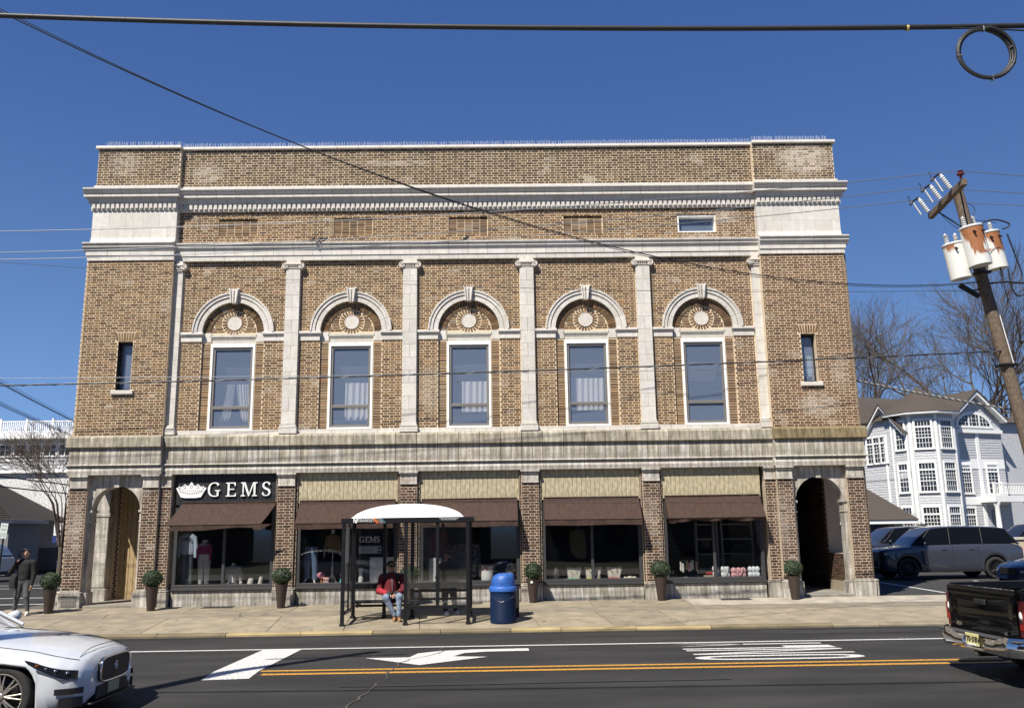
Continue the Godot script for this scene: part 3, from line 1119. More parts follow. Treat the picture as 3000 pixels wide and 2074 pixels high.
		var cp := MB.new()
		cp.col = Color(0.6, 0.56, 0.5)
		var vx: Array = []
		if not half or px > 0:
			vx.append([xa - 0.03, -1.0])
		if not half or px < 0:
			vx.append([xb + 0.03, 1.0])
		var ca := xa - 0.03 if (not half or px > 0) else xa
		var cb := xb + 0.03 if (not half or px < 0) else xb
		cp.box(Vector3(ca, 8.63, -0.2), Vector3(cb, 8.695, 0.02), 0.01)
		cp.box(Vector3(ca + 0.03, 8.7, -0.2), Vector3(cb - 0.03, 8.77, -0.02), 0.004)
		for q in vx:
			var ctr := Vector3(q[0], 8.608, -0.02)
			var circ := PackedVector2Array()
			for i in 20:
				circ.push_back(Vector2(ctr.x, ctr.y) + Vector2(cos(TAU * i / 20), sin(TAU * i / 20)) * 0.083)
			cp.prism(circ, -0.14, 0.0)
			var sp2 := PackedVector3Array()
			var rr := PackedFloat32Array()
			for i in 30:
				var f := i / 29.0
				var a: float = PI / 2 + q[1] * -1.0 * f * TAU * 1.6
				var r := 0.078 * (1.0 - 0.82 * f)
				sp2.push_back(ctr + Vector3(cos(a) * r, sin(a) * r, 0.022))
				rr.push_back(0.013 * (1.0 - 0.5 * f))
			cp.tube(sp2, rr, 6)
			cp.ball(ctr + Vector3(0, 0, 0.03), Vector3(0.016, 0.016, 0.014), 5, 8)
		var nn := 4 if not half else 2
		for i in nn:
			var ex: float = lerpf(xa + 0.08, xb - 0.08, (i + 0.5) / nn) if not half else lerpf(xa + 0.03, xb - 0.03, (i + 0.5) / nn)
			cp.ball(Vector3(ex, 8.6, -0.022), Vector3(0.026, 0.034, 0.026), 5, 8)
		cp.box(Vector3(xa + 0.01, 8.545, -0.2), Vector3(xb - 0.01, 8.565, -0.012), 0.004)
		cp.box(Vector3(xa, 8.5, -0.2), Vector3(xb, 8.63, -0.032))
		part("capital", cp, M.stone, B, pz)
	# ---- arches over the windows
	for bxc: float in UB:
		var cx := Vector3(bxc, 6.86, -0.15 + DZ)
		var nv := 9
		for i in nv:
			var a0 := PI * i / nv + 0.003
			var a1 := PI * (i + 1) / nv - 0.003
			var b := MB.new()
			b.col = stone_col()
			b.prism(sector(0.8, 0.915, a0, a1), -0.12, 0.035)
			b.prism(sector(0.915, 0.935, a0, a1), -0.12, 0.015)
			b.prism(sector(0.935, 1.02, a0, a1), -0.12, 0.06)
			b.prism(sector(1.02, 1.06, a0, a1), -0.12, 0.085)
			for k in 5:
				var am := lerpf(a0, a1, (k + 0.5) / 5)
				b.ball(Vector3(cos(am) * 0.925, sin(am) * 0.925, 0.02), Vector3(0.014, 0.014, 0.014), 4, 6)
			part("arch_stone", b, M.stone, B, cx)
		var ky := MB.new()
		ky.col = stone_col()
		ky.prism(pv([-0.075, 0.76, 0.075, 0.76, 0.125, 1.12, -0.125, 1.12]), -0.1, 0.11)
		ky.prism(pv([-0.14, 1.1, 0.14, 1.1, 0.15, 1.15, -0.15, 1.15]), -0.1, 0.1)
		for s: float in [-1.0, 1.0]:
			ky.tube(PackedVector3Array([Vector3(s * 0.06, 0.77, 0.115), Vector3(s * 0.1, 1.12, 0.125)]), PackedFloat32Array([0.02, 0.026]), 6, true)
			ky.ball(Vector3(s * 0.12, 1.13, 0.1), Vector3(0.035, 0.035, 0.04), 6, 8)
		for k in 9:
			ky.ball(Vector3(0, 0.8 + 0.036 * k, 0.112), Vector3(0.026, 0.012, 0.02), 4, 6)
		part("keystone", ky, M.stone, B, cx)
		for s: float in [-1.0, 1.0]:
			var im := MB.new()
			im.col = stone_col()
			var a := minf(s * 0.8, s * 1.345)
			var c := maxf(s * 0.8, s * 1.345)
			im.box(Vector3(a, -0.245, -0.1), Vector3(c, -0.12, 0.02), 0.004)
			im.box(Vector3(a - (0.02 if s > 0 else 0.0), -0.117, -0.1), Vector3(c + (0.02 if s < 0 else 0.0), -0.072, 0.04), 0.008)
			im.box(Vector3(a - (0.035 if s > 0 else 0.0), -0.07, -0.1), Vector3(c + (0.035 if s < 0 else 0.0), -0.002, 0.07), 0.008)
			for k in 26:
				im.ball(Vector3(lerpf(a, c, (k + 0.5) / 26), -0.094, 0.042), Vector3(0.009, 0.012, 0.009), 3, 5)
			part("impost", im, M.stone, B, cx)
			var ins := MB.new()
			ins.col = stone_col()
			ins.box(Vector3(minf(s * 0.585, s * 0.798), -0.25, -0.2), Vector3(maxf(s * 0.585, s * 0.798), -0.002, -0.05), 0.003)
			part("impost", ins, M.stone, B, cx)
		var li := MB.new()
		li.col = Color(0.5, 0.475, 0.42)
		li.box(Vector3(-0.585, -0.29, -0.25), Vector3(0.585, -0.17, -0.085), 0.004)
		li.box(Vector3(-0.6, -0.168, -0.25), Vector3(0.6, -0.13, -0.07), 0.006)
		li.box(Vector3(-0.61, -0.127, -0.25), Vector3(0.61, -0.052, -0.05), 0.008)
		part("lintel", li, M.stone, B, cx)
		var di := MB.new()
		di.col = Color(0.6, 0.56, 0.51)
		var circ := PackedVector2Array()
		for i in 32:
			circ.push_back(Vector2(cos(TAU * i / 32), sin(TAU * i / 32)) * 0.19)
		di.prism(circ, -0.02, 0.0)
		di.tube(PackedVector3Array(range(33).map(func(i): return Vector3(cos(TAU * i / 32) * 0.185, sin(TAU * i / 32) * 0.185, 0.0))), PackedFloat32Array([0.008]), 5)
		part("stone_disc", di, M.stone, B, cx + Vector3(0, 0.26, -0.078))
	# slit window sills
	for s: float in [-1.0, 1.0]:
		var sl := MB.new()
		sl.col = stone_col()
		sl.box(Vector3(-0.28, 0, -0.3), Vector3(0.28, 0.1, 0.06), 0.006)
		part("sill_stone", sl, M.stone, B, Vector3(s * 8.81, 5.23, 0))

func build_upper_windows(B: Node3D) -> void:
	for bi in 5:
		var w := Node3D.new()
		w.name = "window"
		B.add_child(w, true)
		w.position = Vector3(UB[bi], 4.3, -0.2 + DZ)
		var fw := MB.new()
		for q in [[-0.572, -0.515, 0.0, 2.265], [0.515, 0.572, 0.0, 2.265], [-0.515, 0.515, 2.17, 2.265], [-0.515, 0.515, 0.0, 0.05]]:
			fw.box(Vector3(q[0], q[2], -0.12), Vector3(q[1], q[3], 0.0), 0.006)
		part("frame", fw, M.frame_white, w)
		var fg := MB.new()
		for q in [[-0.514, -0.455, 0.051, 2.169], [0.455, 0.514, 0.051, 2.169], [-0.455, 0.455, 2.11, 2.169], [-0.455, 0.455, 0.051, 0.115], [-0.455, 0.455, 0.555, 0.635]]:
			fg.box(Vector3(q[0], q[2], -0.12), Vector3(q[1], q[3], -0.03), 0.006)
		part("sash", fg, M.frame_grey, w)
		for q in [[0.115, 0.555], [0.635, 2.11]]:
			part("pane", bx(Vector3(-0.455, q[0], -0.075), Vector3(0.455, q[1], -0.068)), M.glass_up, w)
		# curtains: folded cloth hung from a rod
		var cu := MB.new()
		var spans: Array = [[[-0.1, 0.5, 0.75, 1]], [[-0.18, 0.45, 0.72, 0]], [[-0.2, 0.46, 0.72, 0]], [[-0.45, 0.45, 0.7, 0]], []][bi]
		if bi == 0:
			spans = [[-0.2, 0.0, 0.55, 1.0], [0.05, 0.35, 0.5, -1.0]]
		for q in spans:
			var g := []
			for i in 9:
				var row := PackedVector3Array()
				var fy := i / 8.0
				for k in 41:
					var f := k / 40.0
					var x := lerpf(q[0], q[1], f)
					if bi == 0:
						x = lerpf(q[0], q[1], f) - q[3] * 0.18 * pow(fy, 1.5) * (1.0 - f * 0.4)
					var top := 1.25 + (0.05 if bi == 3 else 0.0)
					var bot := 0.25 if bi < 2 else 0.45
					row.push_back(Vector3(x, lerpf(top, bot, fy), -0.32 + 0.025 * sin(f * (26.0 if bi != 3 else 40.0) + 0.6 * sin(f * 9.0) + fy * 0.7)))
				g.append(row)
			cu.grid(g)
		if spans.size():
			part("curtain", cu, M.curtain, w)
		var bl := MB.new()
		bl.quad(Vector3(-0.3, 1.3, -0.95), Vector3(0.5, 1.3, -0.95), Vector3(0.5, 1.75, -0.6), Vector3(-0.4, 1.75, -0.6))
		part("ceiling_patch", bl, mat(Color(0.5, 0.5, 0.48), 0.9), w)
	for s: float in [-1.0, 1.0]:
		var w := Node3D.new()
		w.name = "slit_window"
		B.add_child(w, true)
		w.position = Vector3(s * 8.81, 5.33, -0.16)
		var f := MB.new()
		for q in [[-0.19, -0.165, 0.0, 1.28], [0.165, 0.19, 0.0, 1.28], [-0.165, 0.165, 1.22, 1.28], [-0.165, 0.165, 0.0, 0.06]]:
			f.box(Vector3(q[0], q[2], -0.1), Vector3(q[1], q[3], 0.0))
		part("frame", f, M.black, w)
		part("pane", bx(Vector3(-0.165, 0.06, -0.06), Vector3(0.165, 1.22, -0.052)), M.glass_up, w)
		part("blind", bx(Vector3(-0.16, 0.2, -0.2), Vector3(0.16, 1.2, -0.19)), mat(Color(0.25, 0.32, 0.36), 0.9), w)
		var rv := MB.new()
		rv.box(Vector3(-0.2, -0.02, -0.3), Vector3(-0.189, 1.29, 0.15))
		part("reveal", rv, M.black, w)
	var w5 := Node3D.new()
	w5.name = "attic_window"
	B.add_child(w5, true)
	w5.position = Vector3(UB[4], 9.46, -0.15 + DZ)
	var f5 := MB.new()
	for q in [[-0.52, -0.48, 0.0, 0.49], [0.48, 0.52, 0.0, 0.49], [-0.48, 0.48, 0.44, 0.49], [-0.48, 0.48, 0.0, 0.03]]:
		f5.box(Vector3(q[0], q[2], -0.2), Vector3(q[1], q[3], 0.012))
	part("frame", f5, M.frame_white, w5)
	part("pane", bx(Vector3(-0.48, 0.03, -0.13), Vector3(0.48, 0.44, -0.12)), M.glass_up, w5)

func build_ground_floor(B: Node3D) -> void:
	# ---- pillars: [x0, x1, front z]
	var pil := [[-9.93, -9.5, 0.0, 0], [-8.13, -7.73, 0.0, 0], [7.73, 8.13, 0.0, 0], [9.5, 9.93, 0.0, 0], [-7.725, -7.45, -0.1, 0], [7.45, 7.725, -0.1, 0]]
	for c: float in [-4.5825, -1.5275, 1.5275, 4.5825]:
		pil.append([c - 0.215, c + 0.215, -0.1, 1])
	for p in pil:
		var x0: float = p[0]
		var x1: float = p[1]
		var z: float = p[2]
		var mo := MB.new()
		mo.box(Vector3(x0, 0.1, -0.45), Vector3(x1, 3.2, z - 0.005))
		if p[3]:
			mo.box(Vector3(x0 - 0.056, 0.1, -0.45), Vector3(x1 + 0.056, 3.2, z - 0.069))
			for q in [[x0 - 0.056, x0], [x1, x1 + 0.056]]:
				brick_field(q[0], q[1], 0.42, 3.2, z - 0.06, "ground", [], q[0])
		part("pillar", mo, M.mortar_dark, B)
		brick_field(x0, x1, 0.42, 2.87, z, "ground", [], x0)
		var ca := MB.new()
		ca.col = stone_col()
		ca.box(Vector3(x0 - 0.006, 2.87, z - 0.3), Vector3(x1 + 0.006, 2.9, z + 0.035), 0.008)
		ca.box(Vector3(x0 + 0.004, 2.9, z - 0.3), Vector3(x1 - 0.004, 3.1, z + 0.012), 0.003)
		ca.box(Vector3(x0 - 0.01, 3.1, z - 0.3), Vector3(x1 + 0.01, 3.145, z + 0.05), 0.012)
		ca.box(Vector3(x0 - 0.025, 3.146, z - 0.3), Vector3(x1 + 0.025, 3.199, z + 0.075), 0.006)
		part("pillar_cap", ca, M.stone_low, B)
		var ba := MB.new()
		ba.col = stone_col(0.12)
		ba.box(Vector3(x0 - 0.05, -0.25, z - 0.3), Vector3(x1 + 0.05, 0.34, z + 0.06), 0.008)
		ba.box(Vector3(x0 - 0.055, 0.342, z - 0.3), Vector3(x1 + 0.055, 0.385, z + 0.065), 0.02)
		ba.box(Vector3(x0 - 0.02, 0.386, z - 0.3), Vector3(x1 + 0.02, 0.42, z + 0.03), 0.01)
		part("pillar_base", ba, M.stone_low, B)
	# outer returns of the corner pillars
	for s: float in [-1.0, 1.0]:
		for k in 2:
			brick_field(minf(s * (9.932 + 0.05 * k), s * (9.98 + 0.05 * k)), maxf(s * (9.932 + 0.05 * k), s * (9.98 + 0.05 * k)), 0.42, 3.2, -0.06 - 0.06 * k, "ground")
		for k in 2:
			part("pillar_return", bx(Vector3(minf(s * (9.93 + 0.046 * k), s * (9.978 + 0.047 * k)), 0.1, -0.45), Vector3(maxf(s * (9.93 + 0.046 * k), s * (9.978 + 0.047 * k)), 3.2, -0.066 - 0.06 * k)), M.mortar_dark, B)
		var bb := MB.new()
		bb.col = stone_col(0.12)
		bb.box(Vector3(minf(s * 9.93, s * 10.08), -0.25, -0.6), Vector3(maxf(s * 9.93, s * 10.08), 0.34, -0.03), 0.008)
		bb.box(Vector3(minf(s * 9.93, s * 10.09), 0.342, -0.6), Vector3(maxf(s * 9.93, s * 10.09), 0.4, -0.02), 0.02)
		part("pillar_base", bb, M.stone_low, B)
	# cut letters on the corner stone
	var cs := part("corner_stone", bx(Vector3(-9.9, 0.03, 0.0), Vector3(-9.53, 0.3, 0.068), 0.004), mat(Color(0.12, 0.115, 0.105), 0.8), B)
	for q in [["GOODWIN", 0.205, 0.07], ["CHAPEL", 0.11, 0.07]]:
		part("lettering", text(q[0], "Droid Serif", q[2], 0.006), mat(Color(0.3, 0.27, 0.22), 0.9), cs, Vector3(-9.71, q[1], 0.07))
	# ---- shop bays
	var labels := ["black boarded shop front with white sign", "", "", "", ""]
	for bi in 5:
		var c: float = BAYS[bi]
		var hw := 1.245
		var mt: Material = M.black_panel if bi == 0 else M.beige
		# boards
		var nb := 22
		for k in nb:
			var b := MB.new()
			var bw := 2.0 * hw / nb
			b.box(Vector3(-bw * 0.5 + 0.0025, 2.44, -0.02), Vector3(bw * 0.5 - 0.0025, 3.21, rng.randf_range(0.0, 0.003)), 0.003)
			part("board", b, mt, B, Vector3(c - hw + bw * (k + 0.5), 0, -0.21))
		part("board_backing", bx(Vector3(c - hw, 2.42, -0.4), Vector3(c + hw, 3.215, -0.225)), M.joint, B)
		var w := Node3D.new()
		w.name = "shop_window"
		B.add_child(w, true)
		w.position = Vector3(c, 0, -0.23)
		var f := MB.new()
		f.box(Vector3(-hw, 0.36, -0.1), Vector3(hw, 0.42, 0.07), 0.006)
		f.box(Vector3(-hw, 0.42, -0.1), Vector3(hw, 0.5, 0.03), 0.006)
		f.box(Vector3(-hw, 0.5, -0.1), Vector3(-hw + 0.085, 2.45, 0.02), 0.005)
		f.box(Vector3(hw - 0.085, 0.5, -0.1), Vector3(hw, 2.45, 0.02), 0.005)
		f.box(Vector3(-hw, 2.38, -0.1), Vector3(hw, 2.46, 0.02), 0.005)
		f.box(Vector3(-0.035, 0.5, -0.08), Vector3(0.035, 2.38, 0.0), 0.004)
		part("frame", f, M.frame_dark, w)
		for s: float in [-1.0, 1.0]:
			part("pane", bx(Vector3(minf(s * 0.035, s * (hw - 0.085)), 0.5, -0.045), Vector3(maxf(s * 0.035, s * (hw - 0.085)), 2.38, -0.038)), M.glass, w)
		part("display_deck", bx(Vector3(-hw, 0.4, -1.3), Vector3(hw, 0.47, -0.1)), mat(Color(0.5, 0.48, 0.45), 0.6), w)
		# knee wall blocks
		var nk := 5
		for k in nk:
			var b := MB.new()
			b.col = stone_col(0.16)
			var kw := 2.0 * hw / nk
			b.box(Vector3(-kw * 0.5 + 0.004, -0.3, -0.2), Vector3(kw * 0.5 - 0.004, 0.355, 0.0), 0.004)
			part("plinth_stone", b, M.stone_low, B, Vector3(c - hw + kw * (k + 0.5), 0, -0.21))
		part("plinth_backing", bx(Vector3(c - hw, -0.3, -0.5), Vector3(c + hw, 0.35, -0.22)), M.joint, B)
		# awning: sloping canvas with a hanging valance, open at the sides
		var a := Node3D.new()
		a.name = "awning"
		B.add_child(a, true)
		a.position = Vector3(c, 0, -0.195)
		var g := []
		var g2 := []
		var wob := FastNoiseLite.new()
		wob.seed = 70 + bi
		wob.frequency = 0.9
		var aw := 1.2
		for i in 8:
			var fy := i / 7.0
			var row := PackedVector3Array()
			var row2 := PackedVector3Array()
			for k in 61:
				var fx := k / 60.0
				var x := lerpf(-aw, aw, fx)
				if bi == 0:
					x += lerpf(0.09, -0.17, fy) + (0.06 if fx < 0.03 else 0.0)
				var sag := 0.012 * wob.get_noise_2d(x * 1.6, fy * 2.0) - 0.02 * sin(fy * PI)
				row.push_back(Vector3(x, lerpf(2.49, 1.945, fy) + sag, lerpf(0.015, 0.5, fy)))
				var drop := 0.14
				if bi == 0:
					drop = lerpf(0.15, 0.1, fx) + 0.03 * maxf(0.0, sin(fx * 5.0 - 2.2)) * -1.0
					if fx > 0.93:
						drop = 0.135
				var zz := 0.5 + 0.012 * sin(x * 9.0 + bi) * fy
				if bi == 4:
					# valance blown under the bar in waves
					drop = 0.1 * (0.45 + 0.5 * absf(sin(fx * 9.5 + 0.6)))
					if fx < 0.08:
						drop = 0.13
					zz = 0.5 - 0.06 * fy * absf(cos(fx * 9.5))
				row2.push_back(Vector3(x, 1.943 - drop * fy + 0.006 * sin(x * 4.0 + bi * 2.0) * fy, zz))
			g.append(row)
			g2.append(row2)
		var ac := MB.new()
		ac.grid(g)
		part("canopy", ac, M.awning, a)
		var av := MB.new()
		av.grid(g2)
		part("valance", av, M.awning, a)
		var sd := MB.new()
		for s: float in [-1.0, 1.0]:
			var k := 0 if s < 0 else 60
			var t0: Vector3 = g[0][k]
			var t1: Vector3 = g[7][k]
			sd.rod(Vector3(t0.x * 0.99, 1.94, 0.02), Vector3(t1.x * 0.99, 1.93, 0.48), 0.012)
			if bi > 0:
				sd.ftri(t0, t1, Vector3(t0.x, 1.96, 0.02), Vector3.RIGHT * s)
		sd.rod(g[7][0] * 1.0, g[7][60], 0.013)
		sd.rod(g[0][0] + Vector3(0, 0.008, 0.01), g[0][60] + Vector3(0, 0.008, 0.01), 0.018)
		part("awning_frame", sd, M.awning, a)
	build_sign(B)
	build_porches(B)

func build_sign(B: Node3D) -> void:
	var s := Node3D.new()
	s.name = "shop_sign"
	B.add_child(s, true)
	s.set_meta("label", "white crown and letters on the black boards")
	var wm := mat(Color(0.78, 0.78, 0.76), 0.5)
	# letters, sized and spaced one by one
	for q in [["G", -6.42], ["E", -5.98], ["M", -5.53], ["S", -5.1]]:
		part("letter", text(q[0], "Droid Serif", 0.345, 0.03), wm, s, Vector3(q[1], 2.805, -0.18))
	var cr := MB.new()
	cr.col = Color(0.8, 0.8, 0.79)
	var out := PackedVector2Array()
	out.push_back(Vector2(-0.25, -0.165))
	var n := 49
	for i in n:
		var f := i / (n - 1.0)
		var x := lerpf(-0.38, 0.38, f)
		var y := 0.06 + 0.06 * (1.0 - pow(absf(x) / 0.38, 2.0))
		for pk in [[0.0, 0.115, 0.075], [-0.165, 0.085, 0.07], [0.165, 0.085, 0.07], [-0.3, 0.045, 0.05], [0.3, 0.045, 0.05]]:
			y = maxf(y, 0.05 + pk[1] * maxf(0.0, 1.0 - pow(absf(x - pk[0]) / pk[2], 1.3)) + 0.045 * (1.0 - absf(x) / 0.38))
		out.push_back(Vector2(x, y))
	out.push_back(Vector2(0.25, -0.165))
	out.push_back(Vector2(0.12, -0.185))
	out.push_back(Vector2(-0.12, -0.185))
	cr.prism(out, -0.01, 0.012)
	part("crown", cr, M.vc, s, Vector3(-6.98, 2.8, -0.18))
	var je := MB.new()
	je.col = Color(0.16, 0.16, 0.17)
	for k in 13:
		var f := (k - 6) / 6.0
		je.ball(Vector3(f * 0.27, -0.075 + 0.05 * f * f, 0.014), Vector3(0.015, 0.018, 0.008), 5, 8)
		je.ball(Vector3(f * 0.3, -0.02 + 0.05 * f * f, 0.014), Vector3(0.01, 0.01, 0.006), 4, 6)
	for q in [0.0, -0.165, 0.165, -0.3, 0.3]:
		var ring := PackedVector3Array()
		for i in 13:
			ring.push_back(Vector3(q + cos(TAU * i / 12) * 0.026, 0.1 + sin(TAU * i / 12) * 0.036 - 0.1 * absf(q) * 0.4, 0.014))
		je.tube(ring, PackedFloat32Array([0.006]), 5)
	part("crown_jewels", je, M.vc, s, Vector3(-6.98, 2.8, -0.18))

func build_porches(B: Node3D) -> void:
	for s: float in [-1.0, 1.0]:
		var c := s * 8.815
		# arch of cut stones
		for t: float in [-1.0, 1.0]:
			var lo := PackedVector2Array()
			var hi := PackedVector2Array()
			var r := 0.6
			for i in 9:
				var a := PI / 4 * i / 8
				lo.push_back(Vector2(c + t * cos(a) * r, 2.33 + sin(a) * r))
			lo.push_back(Vector2(c + t * 0.69, 2.33 + 0.69))
			lo.push_back(Vector2(c + t * 0.69, 2.33))
			for i in 9:
				var a := PI / 4 + PI / 4 * i / 8
				hi.push_back(Vector2(c + t * cos(a) * r, 2.33 + sin(a) * r))
			hi.push_back(Vector2(c, 3.2))
			hi.push_back(Vector2(c + t * 0.69, 3.2))
			hi.push_back(Vector2(c + t * 0.69, 2.336 + 0.69))
			for poly in [lo, hi]:
				var b := MB.new()
				b.col = stone_col(0.03)
				b.prism(poly, -0.45, -0.14)
				part("arch_stone", b, M.stone_low, B)
			var y := 0.36
			while y < 2.3:
				var b := MB.new()
				b.col = stone_col(0.05)
				b.box(Vector3(minf(c + t * 0.6, c + t * 0.69), y + 0.002, -0.45), Vector3(maxf(c + t * 0.6, c + t * 0.69), minf(y + 0.328, 2.327), -0.14), 0.003)
				part("jamb_stone", b, M.stone_low, B)
				y += 0.33
			var im := MB.new()
			im.col = stone_col(0.02)
			im.box(Vector3(minf(c + t * 0.565, c + t * 0.7), 2.28, -0.47), Vector3(maxf(c + t * 0.565, c + t * 0.7), 2.34, -0.11), 0.008)
			im.box(Vector3(minf(c + t * 0.585, c + t * 0.7), 2.04, -0.46), Vector3(maxf(c + t * 0.585, c + t * 0.7), 2.07, -0.125), 0.006)
			part("impost", im, M.stone_low, B)
			var jb := MB.new()
			jb.col = stone_col(0.12)
			jb.box(Vector3(minf(c + t * 0.55, c + t * 0.7), -0.2, -0.47), Vector3(maxf(c + t * 0.55, c + t * 0.7), 0.36, -0.1), 0.008)
			part("jamb_base", jb, M.stone_low, B)
		var ky := MB.new()
		ky.col = stone_col()
		ky.prism(pv([c - 0.06, 2.9, c + 0.06, 2.9, c + 0.075, 3.2, c - 0.075, 3.2]), -0.2, -0.09)
		part("keystone", ky, M.stone_low, B)
		var st := MB.new()
		st.col = Color(0.36, 0.32, 0.26) if s < 0 else Color(0.33, 0.31, 0.27)
		st.box(Vector3(c - 0.66, -0.3, -0.46), Vector3(c + 0.66, 0.06, -0.02), 0.01)
		st.box(Vector3(c - 1.15, -0.3, -4.2 if s > 0 else -2.4), Vector3(c + 1.15, 0.055, -0.47), 0.01)
		part("step", st, M.concrete, B)
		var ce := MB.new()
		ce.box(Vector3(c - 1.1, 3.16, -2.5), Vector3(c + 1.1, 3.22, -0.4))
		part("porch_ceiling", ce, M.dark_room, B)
	# left porch: a stone pier, a brick reveal and a plank wall behind the arch
	var pc := MB.new()
	pc.col = stone_col(0.04)
	pc.box(Vector3(-10.0, 0.36, -1.95), Vector3(-9.62, 2.2, -1.65), 0.01)
	pc.box(Vector3(-10.04, -0.1, -2.0), Vector3(-9.57, 0.36, -1.6), 0.015)
	pc.box(Vector3(-10.03, 2.2, -1.98), Vector3(-9.59, 2.3, -1.62), 0.015)
	pc.box(Vector3(-10.0, 2.3, -1.95), Vector3(-9.62, 2.9, -1.65), 0.01)
	part("porch_pier", pc, M.stone_low, B)
	for k in 6:
		var b := MB.new()
		b.col = stone_col(0.02)
		b.box(Vector3(-9.985, 0.4 + 0.3 * k, -1.65), Vector3(-9.635, 0.695 + 0.3 * k, -1.64), 0.003)
		part("pier_stone", b, M.stone_low, B)
	var rv := MB.new()
	rv.box(Vector3(-9.6, 0.0, -2.5), Vector3(-9.49, 3.2, -2.1))
	rv.box(Vector3(-10.0, 0.0, -2.5), Vector3(-9.6, 3.2, -1.96))
	part("porch_wall", rv, M.mortar_dark, B)
	brick_field(-9.6, -9.5, 0.1, 3.1, -2.092, "ground")
	for k in 13:
		var b := MB.new()
		var t := rng.randf_range(0.88, 1.06)
		b.col = Color(0.5 * t, 0.36 * t, 0.19 * t)
		b.box(Vector3(-0.063, 0.06, -0.03), Vector3(0.063, 3.15, 0.0), 0.006)
		part("plank", b, M.wood_plank, B, Vector3(-9.425 + 0.132 * k, 0, -2.16))
	part("plank_backing", bx(Vector3(-9.45, 0, -2.6), Vector3(-7.6, 3.2, -2.2)), M.joint, B)
	part("porch_side", bx(Vector3(-8.2, 0, -2.3), Vector3(-7.6, 3.2, -0.46)), M.mortar_dark, B)
	# right porch: dark passage, low brick wall at the outer side
	var rw := MB.new()
	rw.box(Vector3(7.6, 0, -4.3), Vector3(8.12, 3.2, -0.46))
	rw.box(Vector3(7.6, 0, -4.6), Vector3(10.0, 3.2, -4.3))
	rw.box(Vector3(9.6, 0, -4.3), Vector3(9.95, 3.2, -1.9))
	rw.box(Vector3(9.55, 0.3, -1.9), Vector3(9.9, 1.0, -0.46))
	part("porch_wall", rw, M.mortar_dark, B)
	part("porch_wall_base", bx(Vector3(9.54, 0.0, -1.9), Vector3(9.92, 0.32, -0.46)), weather(mat(Color(0.4, 0.33, 0.24), 0.9), M.fine, Vector3(2, 2, 2)), B)
	# brick facings seen in the passage
	var rows := 46
	for r in rows:
		var y := 0.06 + 0.068 * (r + 0.5)
		for k in 15:
			var z := -4.2 + 0.155 * k + (0.07 if r % 2 else 0.0)
			if z > -2.0:
				if y > 1.0 or y < 0.32:
					continue
			if z > -0.6:
				continue
			var b := Basis(Vector3.UP, -PI / 2) * Basis.from_scale(Vector3(0.142, 0.054, 0.04))
			bricks.append([Transform3D(b, Vector3(9.555 if z > -2.0 else 9.605, y, z)), brick_col("ground", 9.3, y), 0.0])
	for k in 10:
		var z := -2.0 + 0.155 * k
		for r in 10:
			if z < -0.55:
				var b := Basis(Vector3.UP, -PI / 2) * Basis.from_scale(Vector3(0.142, 0.054, 0.04))
				bricks.append([Transform3D(b, Vector3(9.552, 0.36 + 0.068 * r, z)), brick_col("ground", 9.0, 1.0), 0.0])
	brick_field(8.13, 9.6, 0.06, 3.1, -4.28, "ground")

# ---------------------------------------------------------------- things in the shop windows
# elliptical rings [x, y, z, rx, rz] joined into one skin
func loft(b: MB, rings: Array, seg := 14, wob := 0.0) -> void:
	var g := []
	for q in rings:
		var row := PackedVector3Array()
		for k in seg + 1:
			var a := TAU * k / seg
			var f := 1.0 + wob * sin(a * 5.0 + q[1] * 30.0)
			row.push_back(Vector3(q[0] + cos(a) * q[3] * f, q[1], q[2] + sin(a) * q[4] * f))
		g.append(row)
	b.grid(g, true)
	for e in [0, rings.size() - 1]:
		var q: Array = rings[e]
		for k in seg:
			b.ftri(Vector3(q[0], q[1], q[2]), g[e][k], g[e][k + 1], Vector3.UP if e else Vector3.DOWN)

func limb(b: MB, pts: Array, r: Array, seg := 8) -> void:
	var p := PackedVector3Array()
	for q in pts:
		p.push_back(Vector3(q[0], q[1], q[2]))
	b.tube(p, PackedFloat32Array(r), seg, true)

func cmat(r: float, g: float, bl: float, rough := 0.85) -> StandardMaterial3D:
	return mat(Color(r, g, bl), rough)

func tote(label: String, at: Vector3, w: float, h: float, body: Color, foot: Color, handle: Color, grp := "") -> void:
	var t := thing("tote_bag", label, "bag", at, 0.0, grp)
	var b := MB.new()
	var g := []
	for i in 9:
		var f := i / 8.0
		var row := PackedVector3Array()
		var rx := lerpf(w * 0.40, w * 0.5, f)
		var rz := lerpf(0.09, 0.04, f)
		for k in 25:
			var a := TAU * k / 24
			var sx := signf(cos(a)) * pow(absf(cos(a)), 0.45)
			var sz := signf(sin(a)) * pow(absf(sin(a)), 0.6)
			row.push_back(Vector3(sx * rx * (1.0 + 0.03 * sin(f * 9.0 + k)), h * f + (0.02 * absf(sx) if i == 8 else 0.0), sz * rz * (1.0 + 0.12 * sin(k * 1.7 + f * 5.0))))
		g.append(row)
	b.col = body
	b.grid(g, true)
	for i in b.v.size():
		if b.v[i].y < h * 0.16 + 0.02 * sin(b.v[i].x * 40.0):
			b.c[i] = foot
	part("bag_body", b, M.vc, t)
	for s: float in [-1.0, 1.0]:
		var hb := MB.new()
		hb.col = handle
		limb(hb, [[s * w * 0.22 - 0.03, h * 0.97, 0.05], [s * w * 0.2 - 0.02, h * 0.78, 0.075], [s * w * 0.16, h * 0.6, 0.085]], [0.008, 0.009, 0.012], 5)
		part("handle", hb, M.vc, t)

